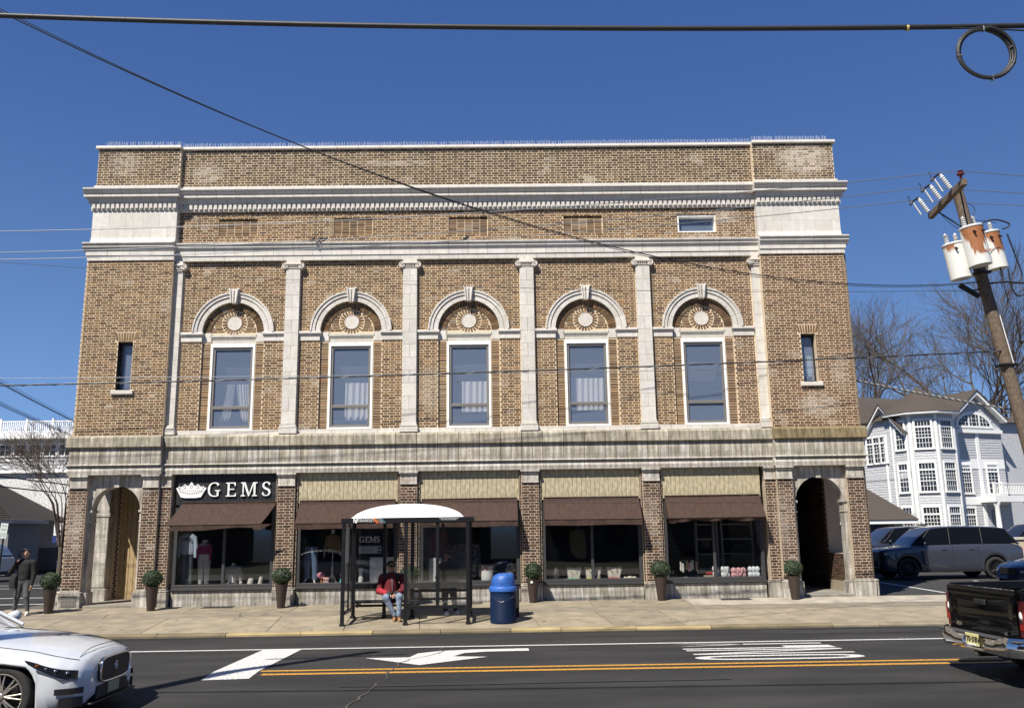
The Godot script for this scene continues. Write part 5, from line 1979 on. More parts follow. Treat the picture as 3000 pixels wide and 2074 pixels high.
		lm.col = Color(0.012, 0.02, 0.01)
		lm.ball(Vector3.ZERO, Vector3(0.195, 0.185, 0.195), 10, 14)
		leaves.append(lm.mesh())
	var pm := MB.new()
	pm.lathe(PackedVector2Array([Vector2(0, 0), Vector2(0.085, 0), Vector2(0.09, 0.01), Vector2(0.148, 0.54), Vector2(0.152, 0.55), Vector2(0.14, 0.555), Vector2(0.135, 0.53), Vector2(0, 0.52)]), 28)
	var pmm := pm.mesh()
	var stem := MB.new()
	stem.rod(Vector3(0, 0.5, 0), Vector3(0, 0.7, 0), 0.016)
	var stm := stem.mesh()
	for i in pots.size():
		var q: Array = pots[i]
		var P := thing("potted_shrub", q[2], "potted shrub", Vector3(q[0], pav_y(q[1]), q[1]), rng.randf() * TAU, "clipped shrubs in tall brown pots")
		part("pot", pmm, M.pot, P)
		var fo := part("foliage", leaves[i % 2], M.leaf, P, Vector3(rng.randf_range(-0.015, 0.015), 0.735, 0))
		fo.scale = Vector3(rng.randf_range(0.93, 1.07), rng.randf_range(0.9, 1.06), rng.randf_range(0.93, 1.07))
		fo.rotation.z = rng.randf_range(-0.15, 0.15)
		part("stem", stm, M.bark, P)
		if i == 4:
			P.rotation.y = 0
			part("tag", bx(Vector3(-0.06, 0.46, 0.15), Vector3(-0.01, 0.51, 0.156)), M.white, P)
	# pole with a small white sign at the left corner
	var G := thing("street_sign", "white parking sign on a thin dark post at the left edge", "sign", Vector3(-10.62, -0.08, 1.5))
	var gb := MB.new()
	gb.rod(Vector3(-0.08, 0, 0), Vector3(0.0, 2.05, 0), 0.02)
	part("post", gb, M.black_metal, G)
	var gs := MB.new()
	gs.xf = Transform3D(Basis(Vector3.BACK, -0.08), Vector3(-0.005, 1.94, 0.025))
	gs.box(Vector3(-0.085, -0.17, 0), Vector3(0.085, 0.17, 0.006), 0.003)
	part("plate", gs, cmat(0.55, 0.6, 0.58), G)
	var gt := MB.new()
	gt.xf = gs.xf
	gt.col = Color(0.1, 0.3, 0.2)
	for q in [[-0.06, 0.09, 0.01, 0.14], [0.02, 0.09, 0.06, 0.14], [-0.06, 0.0, 0.06, 0.06], [-0.06, -0.14, -0.01, -0.04], [0.01, -0.14, 0.06, -0.04]]:
		gt.col = Color(0.3, 0.38, 0.35)
		gt.box(Vector3(q[0], q[1], 0.006), Vector3(q[2], q[3], 0.008))
	part("print", gt, M.vc, G)
	# birds on the ledge
	var birds := [[-4.1, "dark pigeon perched at left end of three on the upper ledge"], [-3.92, "dark pigeon in the middle of three on the upper ledge"], [-3.8, "dark pigeon at right of three on the upper ledge"], [-0.05, "dark pigeon perched alone at centre of upper ledge"]]
	for q in birds:
		var b := thing("pigeon", q[1], "bird", Vector3(q[0], 9.24, -0.02), rng.randf_range(-0.8, 0.8))
		var bb := MB.new()
		bb.xf = Transform3D(Basis(Vector3.BACK, 0.5), Vector3(0, 0.06, 0))
		bb.ball(Vector3.ZERO, Vector3(0.075, 0.04, 0.04), 8, 10)
		bb.xf = Transform3D()
		bb.ball(Vector3(0.06, 0.11, 0), Vector3(0.026, 0.028, 0.024), 6, 8)
		bb.rod(Vector3(0.08, 0.108, 0), Vector3(0.1, 0.1, 0), 0.005, 4)
		bb.prism(pv([-0.05, 0.05, -0.13, 0.0, -0.14, 0.02, -0.06, 0.075]), -0.02, 0.02)
		bb.rod(Vector3(0.0, 0.03, 0.015), Vector3(0.0, 0.0, 0.015), 0.004, 4)
		bb.rod(Vector3(0.0, 0.03, -0.015), Vector3(0.0, 0.0, -0.015), 0.004, 4)
		part("body", bb, cmat(0.03, 0.03, 0.035, 0.7), b)

# ---------------------------------------------------------------- people
# bones: [from, to, radius at from, radius at to, colour]; joined by a smooth minimum and meshed with surface nets
func figure(bones: Array, cell: float, blend := 0.03) -> MB:
	var lo := Vector3.INF
	var hi := -Vector3.INF
	for b in bones:
		var r := Vector3.ONE * (maxf(b[2], b[3]) + cell * 3.0)
		lo = lo.min(b[0] - r).min(b[1] - r)
		hi = hi.max(b[0] + r).max(b[1] + r)
	var nx := int((hi.x - lo.x) / cell) + 2
	var ny := int((hi.y - lo.y) / cell) + 2
	var nz := int((hi.z - lo.z) / cell) + 2
	var f := PackedFloat32Array()
	f.resize(nx * ny * nz)
	f.fill(1.0)
	var own := PackedFloat32Array()
	own.resize(nx * ny * nz)
	own.fill(9.0)
	var who := PackedInt32Array()
	who.resize(nx * ny * nz)
	for bi in bones.size():
		var b: Array = bones[bi]
		var a: Vector3 = b[0]
		var d: Vector3 = b[1] - a
		var ra: float = b[2]
		var rb: float = b[3]
		var dd := maxf(d.length_squared(), 1e-9)
		var pad := Vector3.ONE * (maxf(ra, rb) + blend + cell * 2.0)
		var p0: Vector3 = (a.min(b[1]) - pad - lo) / cell
		var p1: Vector3 = (a.max(b[1]) + pad - lo) / cell
		for k in range(maxi(0, int(p0.z)), mini(nz, int(p1.z) + 1)):
			for j in range(maxi(0, int(p0.y)), mini(ny, int(p1.y) + 1)):
				for i in range(maxi(0, int(p0.x)), mini(nx, int(p1.x) + 1)):
					var p := lo + Vector3(i, j, k) * cell - a
					var t := clampf(p.dot(d) / dd, 0.0, 1.0)
					var s := (p - d * t).length() - lerpf(ra, rb, t)
					var at := i + nx * (j + ny * k)
					if s < own[at]:
						own[at] = s
						who[at] = bi
					var o := f[at]
					var h := maxf(blend - absf(o - s), 0.0) / blend
					f[at] = minf(o, s) - h * h * blend * 0.25
	var verts := {}
	var vn := {}
	var vc := {}
	var offs := [0, 1, nx, nx + 1, nx * ny, nx * ny + 1, nx * ny + nx, nx * ny + nx + 1]
	for k in nz - 1:
		for j in ny - 1:
			var base := nx * (j + ny * k)
			for i in nx - 1:
				var at := base + i
				if f[at] > cell * 2.5 or f[at] < -cell * 2.5:
					continue
				var m := 0
				for q in 8:
					if f[at + offs[q]] < 0.0:
						m |= 1 << q
				if m == 0 or m == 255:
					continue
				var sum := Vector3.ZERO
				var n := 0
				for e in [[0, 1], [2, 3], [4, 5], [6, 7], [0, 2], [1, 3], [4, 6], [5, 7], [0, 4], [1, 5], [2, 6], [3, 7]]:
					var u := f[at + offs[e[0]]]
					var w := f[at + offs[e[1]]]
					if (u < 0.0) != (w < 0.0):
						var t := u / (u - w)
						var c0 := Vector3(e[0] & 1, (e[0] >> 1) & 1, e[0] >> 2)
						var c1 := Vector3(e[1] & 1, (e[1] >> 1) & 1, e[1] >> 2)
						sum += c0.lerp(c1, t)
						n += 1
				verts[at] = lo + (Vector3(i, j, k) + sum / n) * cell
				var g := Vector3.ZERO
				for q in 8:
					var s := f[at + offs[q]]
					g += s * Vector3((q & 1) * 2 - 1, ((q >> 1) & 1) * 2 - 1, (q >> 2) * 2 - 1)
				vn[at] = g.normalized()
				vc[at] = bones[who[at]][4]
	var b := MB.new()
	for at: int in verts:
		for ax in 3:
			var st: int = [1, nx, nx * ny][ax]
			var s1: int = [nx, nx * ny, 1][ax]
			var s2: int = [nx * ny, 1, nx][ax]
			if (f[at] < 0.0) == (f[at + st] < 0.0):
				continue
			var q := [at, at - s1, at - s1 - s2, at - s2]
			if not (verts.has(q[1]) and verts.has(q[2]) and verts.has(q[3])):
				continue
			b.col = vc[at]
			b.tri(verts[q[0]], verts[q[1]], verts[q[2]], vn[q[0]], vn[q[1]], vn[q[2]])
			b.tri(verts[q[0]], verts[q[2]], verts[q[3]], vn[q[0]], vn[q[2]], vn[q[3]])
	return b

# palm, four unequal bent fingers and a thumb, from the wrist along dir; up = back of the hand
func add_hand(b: MB, wrist: Vector3, dir: Vector3, up: Vector3, side: float, curl: float, s := 0.9) -> void:
	var d := dir.normalized()
	var u := (up - d * up.dot(d)).normalized()
	var w := d.cross(u) * side
	b.col = SKIN
	var keep := b.xf
	b.xf = keep * Transform3D(Basis(w, u, d), wrist + d * 0.04 * s)
	b.ball(Vector3.ZERO, Vector3(0.04, 0.017, 0.052) * s, 8, 12)
	b.xf = keep
	var len := [0.068, 0.076, 0.07, 0.054]
	for i in 4:
		var p := wrist + (d * 0.082 + w * (0.028 - 0.018 * i)) * s
		var pts := PackedVector3Array([p - d * 0.02 * s])
		var e := d
		for k in 3:
			pts.push_back(p)
			e = (e * cos(curl) - u * sin(curl)).normalized()
			u = u
			p += e * len[i] * s / 3.0 * (1.2 - 0.2 * k)
		pts.push_back(p)
		b.tube(pts, PackedFloat32Array([0.0095 * s, 0.0095 * s, 0.009 * s, 0.0082 * s, 0.006 * s]), 7, true)
	var t0 := wrist + (d * 0.03 + w * 0.032) * s
	b.tube(PackedVector3Array([t0, t0 + (w * 0.024 + d * 0.026 - u * 0.008) * s, t0 + (w * 0.026 + d * 0.056 - u * 0.02) * s]), PackedFloat32Array([0.012 * s, 0.0105 * s, 0.007 * s]), 7, true)

# skull, jaw, nose, ears for the body's grid
func head_bones(c: Vector3, fwd: Vector3, s: float, skin: Color) -> Array:
	var f := fwd.normalized()
	var r := f.cross(Vector3.UP).normalized()
	return [[c + Vector3(0, 0.03, 0) * s - f * 0.012 * s, c + Vector3(0, 0.03, 0) * s + f * 0.012 * s, 0.078 * s, 0.076 * s, skin],
		[c - Vector3(0, 0.035, 0) * s + f * 0.02 * s, c - Vector3(0, 0.07, 0) * s + f * 0.04 * s, 0.058 * s, 0.036 * s, skin],
		[c + f * 0.085 * s + Vector3(0, 0.01, 0) * s, c + f * 0.102 * s - Vector3(0, 0.022, 0) * s, 0.01 * s, 0.014 * s, skin],
		[c + r * 0.078 * s - Vector3(0, 0.0, 0), c + r * 0.082 * s - Vector3(0, 0.03, 0) * s, 0.016 * s, 0.011 * s, skin],
		[c - r * 0.078 * s - Vector3(0, 0.0, 0), c - r * 0.082 * s - Vector3(0, 0.03, 0) * s, 0.016 * s, 0.011 * s, skin]]

func add_face(b: MB, c: Vector3, fwd: Vector3, s: float) -> void:
	var f := fwd.normalized()
	var r := f.cross(Vector3.UP).normalized()
	for q: float in [-1.0, 1.0]:
		b.col = Color(0.3, 0.28, 0.26)
		b.ball(c + (f * 0.077 + r * 0.031 * q + Vector3(0, 0.012, 0)) * s, Vector3(0.012, 0.008, 0.009) * s, 5, 8)
		b.col = Color(0.015, 0.01, 0.008)
		b.ball(c + (f * 0.084 + r * 0.031 * q + Vector3(0, 0.012, 0)) * s, Vector3(0.006, 0.006, 0.004) * s, 4, 6)
		b.rod(c + (f * 0.083 + r * 0.017 * q + Vector3(0, 0.03, 0)) * s, c + (f * 0.076 + r * 0.045 * q + Vector3(0, 0.032, 0)) * s, 0.005 * s, 5)
	b.col = Color(0.25, 0.09, 0.075)
	b.rod(c + (f * 0.082 + r * 0.02 - Vector3(0, 0.05, 0)) * s, c + (f * 0.082 - r * 0.02 - Vector3(0, 0.05, 0)) * s, 0.006 * s, 5)

func hair_cap(c: Vector3, fwd: Vector3, s: float, sd: int) -> MB:
	var b := MB.new()
	var n := FastNoiseLite.new()
	n.seed = sd
	n.frequency = 3.0
	var f := fwd.normalized()
	var r := f.cross(Vector3.UP).normalized()
	var g := []
	for i in 12:
		var row := PackedVector3Array()
		for k in 29:
			var a := TAU * k / 28
			var front := maxf(0.0, cos(a))
			var lim := lerpf(1.75, 1.05, front)
			var t := lim * i / 11.0
			var d := Vector3.UP * cos(t) + (f * cos(a) + r * sin(a)) * sin(t)
			var rad := (0.1 + 0.014 * n.get_noise_3d(d.x * 2.0, d.y * 2.0, d.z * 2.0)) * s
			row.push_back(c + Vector3(0, 0.026, 0) * s - f * 0.01 * s + d * rad)
		g.append(row)
	b.grid(g)
	return b

func shoe(at: Vector3, fwd: Vector3, col_top: Color, col_sole: Color, s := 0.9) -> MB:
	var b := MB.new()
	b.xf = Transform3D(Basis(Vector3.UP.cross(fwd).normalized(), Vector3.UP, fwd.normalized()), at)
	b.col = col_top
	loft(b, [[0, 0.02, 0.05 * s, 0.042 * s, 0.125 * s], [0, 0.045, 0.05 * s, 0.043 * s, 0.125 * s], [0, 0.065, 0.03 * s, 0.038 * s, 0.1 * s], [0, 0.09, -0.01, 0.036 * s, 0.055 * s], [0, 0.12, -0.02, 0.036 * s, 0.045 * s]], 16)
	b.col = col_sole
	loft(b, [[0, 0.0, 0.05 * s, 0.043 * s, 0.128 * s], [0, 0.022, 0.05 * s, 0.046 * s, 0.131 * s]], 16)
	return b

func build_people() -> void:
	# ---- man standing at the corner, telephone at his ear
	var at := Vector3(-10.31, -0.05, 1.05)
	var P := thing("person", "person in black jacket and grey trousers holding a phone to the ear at left corner", "person", at)
	var blk := Color(0.008, 0.008, 0.009)
	var gry := Color(0.075, 0.075, 0.082)
	var fwd := Vector3(0.35, -0.05, 1.0)
	var hc := Vector3(0.01, 1.385, 0.03)
	var bones := [
		[Vector3(0, 0.82, 0), Vector3(0, 1.0, 0), 0.125, 0.13, blk], [Vector3(0, 1.0, 0), Vector3(0, 1.16, 0), 0.13, 0.13, blk],
		[Vector3(-0.14, 1.185, 0), Vector3(0.14, 1.185, 0), 0.07, 0.07, blk], [Vector3(0.06, 0.85, 0.02), Vector3(0.08, 1.15, 0.02), 0.09, 0.1, blk], [Vector3(-0.06, 0.85, 0.02), Vector3(-0.08, 1.15, 0.02), 0.09, 0.1, blk],
		[Vector3(0, 1.2, 0), Vector3(0, 1.3, 0.015), 0.055, 0.046, SKIN],
		[Vector3(0, 0.76, 0), Vector3(0, 0.82, 0), 0.115, 0.12, gry],
		[Vector3(-0.075, 0.75, 0), Vector3(-0.11, 0.42, 0.03), 0.092, 0.062, gry], [Vector3(-0.11, 0.42, 0.03), Vector3(-0.165, 0.09, 0), 0.06, 0.042, gry],
		[Vector3(0.075, 0.75, 0), Vector3(0.11, 0.42, 0.04), 0.092, 0.062, gry], [Vector3(0.11, 0.42, 0.04), Vector3(0.15, 0.09, 0.01), 0.06, 0.042, gry],
		[Vector3(-0.185, 1.175, 0), Vector3(-0.285, 0.985, 0.07), 0.068, 0.052, blk], [Vector3(-0.285, 0.985, 0.07), Vector3(-0.14, 1.19, 0.14), 0.052, 0.04, blk],
		[Vector3(0.185, 1.175, 0), Vector3(0.225, 0.92, 0.0), 0.068, 0.054, blk], [Vector3(0.225, 0.92, 0), Vector3(0.215, 0.69, 0.06), 0.052, 0.04, blk]]
	bones.append_array(head_bones(hc, fwd, 0.93, SKIN))
	var b := figure(bones, 0.0125)
	add_hand(b, Vector3(-0.135, 1.2, 0.145), Vector3(0.45, 0.9, -0.1), Vector3(-0.7, 0.2, 0.7), 1.0, 0.45)
	add_hand(b, Vector3(0.215, 0.68, 0.065), Vector3(0.0, -1, 0.15), Vector3(1, 0, 0.2), -1.0, 0.25)
	add_face(b, hc, fwd, 0.93)
	part("body", b, M.vc, P)
	part("hair", hair_cap(hc, fwd, 1.0, 3), cmat(0.008, 0.007, 0.007, 0.6), P)
	for q in [[-0.165, -0.3], [0.15, 0.25]]:
		part("shoe", shoe(Vector3(q[0], 0, 0.0), Vector3(q[1], 0, 1), Color(0.66, 0.62, 0.54), Color(0.72, 0.7, 0.66)), M.vc, P)
	var ph := MB.new()
	ph.xf = Transform3D(Basis(Vector3.BACK, 0.35), Vector3(-0.085, 1.33, 0.13))
	ph.box(Vector3(-0.005, -0.065, -0.032), Vector3(0.005, 0.065, 0.032), 0.004)
	part("phone", ph, M.black, P)
	var bag := MB.new()
	bag.col = Color(0.012, 0.012, 0.013)
	bag.xf = Transform3D(Basis(), Vector3(-0.18, 0.6, 0.06))
	loft(bag, [[0, 0, 0, 0.1, 0.05], [0, 0.1, 0, 0.13, 0.07], [0, 0.27, 0, 0.12, 0.06], [0, 0.34, 0, 0.06, 0.03]], 14, 0.04)
	part("shoulder_bag", bag, M.vc, P)
	# ---- man on the shelter's bench
	at = Vector3(-1.57, -0.13, 2.75)
	P = thing("person", "person in red jacket, jeans and black cap sitting on the shelter bench", "person", at)
	var red := Color(0.1, 0.006, 0.01)
	var red2 := Color(0.3, 0.014, 0.024)
	var dk := Color(0.022, 0.02, 0.02)
	var jean := Color(0.17, 0.22, 0.3)
	fwd = Vector3(0.25, -0.12, 1.0)
	hc = Vector3(-0.04, 1.085, -0.17)
	bones = [
		[Vector3(-0.02, 0.47, -0.2), Vector3(-0.03, 0.68, -0.21), 0.155, 0.165, red], [Vector3(-0.03, 0.68, -0.21), Vector3(-0.03, 0.86, -0.21), 0.16, 0.13, red],
		[Vector3(-0.2, 0.89, -0.21), Vector3(0.15, 0.88, -0.21), 0.078, 0.078, dk], [Vector3(-0.03, 0.6, -0.12), Vector3(-0.03, 0.78, -0.12), 0.13, 0.12, red],
		[Vector3(-0.03, 0.92, -0.2), Vector3(-0.03, 0.97, -0.18), 0.075, 0.065, dk], [Vector3(-0.03, 0.97, -0.18), hc - Vector3(0, 0.06, 0), 0.05, 0.045, SKIN],
		[Vector3(-0.09, 0.46, -0.16), Vector3(-0.1, 0.47, 0.2), 0.098, 0.072, jean], [Vector3(-0.1, 0.47, 0.2), Vector3(0.075, 0.12, 0.13), 0.07, 0.05, jean],
		[Vector3(0.08, 0.46, -0.16), Vector3(0.19, 0.49, 0.2), 0.098, 0.072, jean], [Vector3(0.19, 0.49, 0.2), Vector3(0.18, 0.12, 0.2), 0.07, 0.05, jean],
		[Vector3(-0.24, 0.87, -0.21), Vector3(-0.29, 0.6, -0.12), 0.078, 0.068, red], [Vector3(-0.29, 0.6, -0.12), Vector3(-0.1, 0.555, 0.07), 0.068, 0.056, red2], [Vector3(-0.1, 0.555, 0.07), Vector3(-0.02, 0.55, 0.12), 0.052, 0.045, dk],
		[Vector3(0.2, 0.86, -0.21), Vector3(0.25, 0.6, -0.1), 0.078, 0.066, red], [Vector3(0.25, 0.6, -0.1), Vector3(0.14, 0.56, 0.08), 0.064, 0.054, red], [Vector3(0.14, 0.56, 0.08), Vector3(0.1, 0.555, 0.12), 0.05, 0.045, dk]]
	var sk2 := Color(0.3, 0.17, 0.12)
	bones.append_array(head_bones(hc, fwd, 0.95, sk2))
	b = figure(bones, 0.0125)
	add_hand(b, Vector3(-0.01, 0.55, 0.125), Vector3(0.8, -0.35, 0.5), Vector3(0.1, 0.9, 0.5), 1.0, 0.5)
	add_hand(b, Vector3(0.1, 0.555, 0.125), Vector3(-0.7, -0.5, 0.5), Vector3(-0.1, 0.9, 0.5), -1.0, 0.5)
	add_face(b, hc, fwd, 0.95)
	# faded patches on the jeans
	var nz := FastNoiseLite.new()
	nz.seed = 8
	nz.frequency = 14.0
	for i in b.v.size():
		if b.c[i].is_equal_approx(jean):
			b.c[i] = jean * (1.0 + 0.7 * nz.get_noise_3dv(b.v[i]))
	part("body", b, M.vc, P)
	var cap := hair_cap(hc + Vector3(0, 0.018, 0), fwd, 0.98, 5)
	var cf := fwd.normalized()
	cap.xf = Transform3D(Basis(Vector3.UP.cross(cf).normalized(), Vector3.UP, cf), hc + Vector3(0, 0.045, 0) + cf * 0.1)
	cap.ball(Vector3.ZERO, Vector3(0.075, 0.012, 0.07), 6, 14)
	part("cap", cap, cmat(0.01, 0.01, 0.011), P)
	var ce := MB.new()
	ce.xf = Transform3D(Basis(Vector3.UP.cross(cf).normalized(), Vector3.UP, cf), hc + Vector3(0, 0.085, 0) + cf * 0.082)
	ce.box(Vector3(-0.032, -0.014, -0.004), Vector3(0.032, 0.014, 0.008), 0.003)
	part("cap_emblem", ce, cmat(0.4, 0.33, 0.05), P)
	for q in [[0.075, 0.1, 0.1], [0.18, 0.17, 0.25]]:
		part("boot", shoe(Vector3(q[0], -0.005, q[1]), Vector3(q[2], 0, 1), Color(0.24, 0.12, 0.05), Color(0.3, 0.2, 0.1)), M.vc, P)
	var zp := MB.new()
	zp.tube(PackedVector3Array([Vector3(0.0, 0.86, -0.03), Vector3(0.01, 0.72, 0.02), Vector3(0.02, 0.6, 0.02)]), PackedFloat32Array([0.008]), 5)
	part("zip", zp, M.silver_metal, P)
	# ---- someone behind the shelter's panes
	at = Vector3(-0.4, -0.1, 2.05)
	P = thing("person", "person in dark navy hooded top standing behind the shelter's right panes", "person", at)
	var nv := Color(0.012, 0.014, 0.035)
	var tr := Color(0.02, 0.02, 0.024)
	fwd = Vector3(-0.6, -0.3, 0.8)
	hc = Vector3(-0.02, 1.26, 0.03)
	bones = [
		[Vector3(0, 0.68, 0), Vector3(0, 0.88, 0), 0.14, 0.15, nv], [Vector3(0, 0.88, 0), Vector3(0, 1.02, 0), 0.15, 0.14, nv], [Vector3(-0.14, 1.05, 0), Vector3(0.14, 1.05, 0), 0.075, 0.075, nv],
		[Vector3(0, 1.1, 0), Vector3(0, 1.2, 0.01), 0.075, 0.07, nv],
		[Vector3(0, 0.6, 0), Vector3(0, 0.68, 0), 0.13, 0.13, tr],
		[Vector3(-0.07, 0.6, 0), Vector3(-0.075, 0.35, 0.03), 0.095, 0.07, tr], [Vector3(-0.075, 0.35, 0.03), Vector3(-0.06, 0.07, 0.04), 0.066, 0.045, tr],
		[Vector3(0.09, 0.6, -0.02), Vector3(0.12, 0.35, -0.03), 0.095, 0.07, tr], [Vector3(0.12, 0.35, -0.03), Vector3(0.16, 0.07, -0.08), 0.066, 0.045, tr],
		[Vector3(-0.18, 1.03, 0), Vector3(-0.23, 0.8, 0.03), 0.07, 0.06, nv], [Vector3(-0.23, 0.8, 0.03), Vector3(-0.12, 0.66, 0.14), 0.056, 0.045, nv],
		[Vector3(0.18, 1.03, 0), Vector3(0.24, 0.8, 0.03), 0.07, 0.06, nv], [Vector3(0.24, 0.8, 0.03), Vector3(0.12, 0.66, 0.14), 0.056, 0.045, nv]]
	bones.append_array(head_bones(hc, fwd, 0.92, sk2))
	b = figure(bones, 0.0135)
	add_hand(b, Vector3(-0.12, 0.655, 0.145), Vector3(0.8, -0.3, 0.3), Vector3(0, 0.8, 0.6), 1.0, 0.4)
	add_hand(b, Vector3(0.12, 0.655, 0.145), Vector3(-0.8, -0.3, 0.3), Vector3(0, 0.8, 0.6), -1.0, 0.4)
	add_face(b, hc, fwd, 0.92)
	part("body", b, M.vc, P)
	part("hood", hair_cap(hc, fwd, 1.06, 9), cmat(0.012, 0.014, 0.035), P)
	for q in [[-0.06, 0.03], [0.16, -0.09]]:
		part("shoe", shoe(Vector3(q[0], 0, q[1]), Vector3(0.55, 0, 1), Color(0.62, 0.62, 0.62), Color(0.7, 0.7, 0.7)), M.vc, P)

# ---------------------------------------------------------------- vehicles
func interp(keys: Array, x: float, col: int) -> float:
	if x <= keys[0][0]:
		return keys[0][col]
	for i in keys.size() - 1:
		var a: Array = keys[i]
		var b: Array = keys[i + 1]
		if x <= b[0]:
			var t: float = (x - a[0]) / maxf(1e-6, b[0] - a[0])
			# Catmull-Rom keeps the skin smooth through the keys
			var p0: float = keys[maxi(i - 1, 0)][col]
			var p3: float = keys[mini(i + 2, keys.size() - 1)][col]
			var p1: float = a[col]
			var p2: float = b[col]
			var m1 := 0.5 * (p2 - p0)
			var m2 := 0.5 * (p3 - p1)
			if (p2 - p1) * m1 < 0.0 or absf(p2 - p1) < 1e-5:
				m1 = 0.0
			if (p2 - p1) * m2 < 0.0 or absf(p2 - p1) < 1e-5:
				m2 = 0.0
			var t2 := t * t
			var t3 := t2 * t
			return (2 * t3 - 3 * t2 + 1) * p1 + (t3 - 2 * t2 + t) * m1 + (-2 * t3 + 3 * t2) * p2 + (t3 - t2) * m2
	return keys[keys.size() - 1][col]

# the painted lower body. keys: [x, sill y, belt y, half width, deck y at the middle]
func car_shell(keys: Array, hubs: Array, hub_y: float, arch: float, round_nose := 1.0) -> MB:
	var xs: Array[float] = []
	var x0: float = keys[0][0]
	var x1: float = keys[keys.size() - 1][0]
	var x := x0
	while x < x1 - 0.001:
		xs.append(x)
		x += 0.035
	xs.append(x1)
	for h: float in hubs:
		xs.append(h - arch)
		xs.append(h + arch)
	xs.sort()
	var b := MB.new()
	for s: float in [-1.0, 1.0]:
		var g := []
		for q: float in xs:
			var sill := interp(keys, q, 1)
			var belt := interp(keys, q, 2)
			var w := interp(keys, q, 3)
			var deck := interp(keys, q, 4)
			var yb := sill
			var flare := 0.0
			for h: float in hubs:
				var d := absf(q - h)
				if d < arch:
					yb = maxf(yb, hub_y + sqrt(arch * arch - d * d))
				if d < arch * 1.35:
					flare = maxf(flare, 1.0 - d / (arch * 1.35))
			yb = minf(yb, belt - 0.1)
			var hgt := belt - yb
			var row := PackedVector3Array()
			var wf := w + 0.022 * sqrt(flare)
			row.push_back(Vector3(q, yb, s * (wf - 0.05 - 0.03 * (0.0 if flare > 0 else 1.0))))
			row.push_back(Vector3(q, yb + 0.02, s * wf))
			row.push_back(Vector3(q, yb + hgt * 0.35, s * (wf + 0.004)))
			row.push_back(Vector3(q, yb + hgt * 0.66, s * (w + 0.008)))
			row.push_back(Vector3(q, belt - hgt * 0.1, s * (w - 0.004)))
			row.push_back(Vector3(q, belt, s * (w - 0.03)))
			row.push_back(Vector3(q, lerpf(belt, deck, 0.45), s * (w - 0.1)))
			row.push_back(Vector3(q, lerpf(belt, deck, 0.8), s * w * 0.6))
			row.push_back(Vector3(q, lerpf(belt, deck, 0.97), s * w * 0.3))
			row.push_back(Vector3(q, deck, 0.0))
			g.append(row)
		b.grid(g, s > 0)
		for e in [0, g.size() - 1]:
			var row: PackedVector3Array = g[e]
			var c := Vector3(row[0].x, (row[0].y + row[5].y) * 0.5, 0)
			for k in row.size() - 1:
				b.ftri(c, row[k], row[k + 1], Vector3.LEFT if e == 0 else Vector3.RIGHT)
			b.ftri(c, row[0], Vector3(row[0].x, row[0].y, 0), Vector3.LEFT if e == 0 else Vector3.RIGHT)
	return b

# cabin: keys [x, base y, top y, half width at base, half width at top]
func car_cabin(keys: Array) -> Array:
	var glassb := MB.new()
	var roof := MB.new()
	var xs: Array[float] = []
	var x: float = keys[0][0]
	var x1: float = keys[keys.size() - 1][0]
	while x < x1 - 0.001:
		xs.append(x)
		x += 0.05
	xs.append(x1)
	for s: float in [-1.0, 1.0]:
		var g := []
		var r := []
		for q: float in xs:
			var y0 := interp(keys, q, 1)
			var y1 := interp(keys, q, 2)
			var w0 := interp(keys, q, 3)
			var w1 := interp(keys, q, 4)
			var rw := PackedVector3Array()
			for k in 4:
				var f := k / 3.0
				rw.push_back(Vector3(q, lerpf(y0, y1 - 0.035, f), s * (lerpf(w0, w1, f) + 0.02 * sin(f * PI))))
			g.append(rw)
			var rr := PackedVector3Array()
			rr.push_back(rw[3])
			rr.push_back(Vector3(q, y1 - 0.01, s * (w1 - 0.035)))
			rr.push_back(Vector3(q, y1 + 0.008, s * w1 * 0.6))
			rr.push_back(Vector3(q, y1 + 0.015, 0))
			r.append(rr)
		glassb.grid(g, s > 0)
		roof.grid(r, s > 0)
	return [glassb, roof]

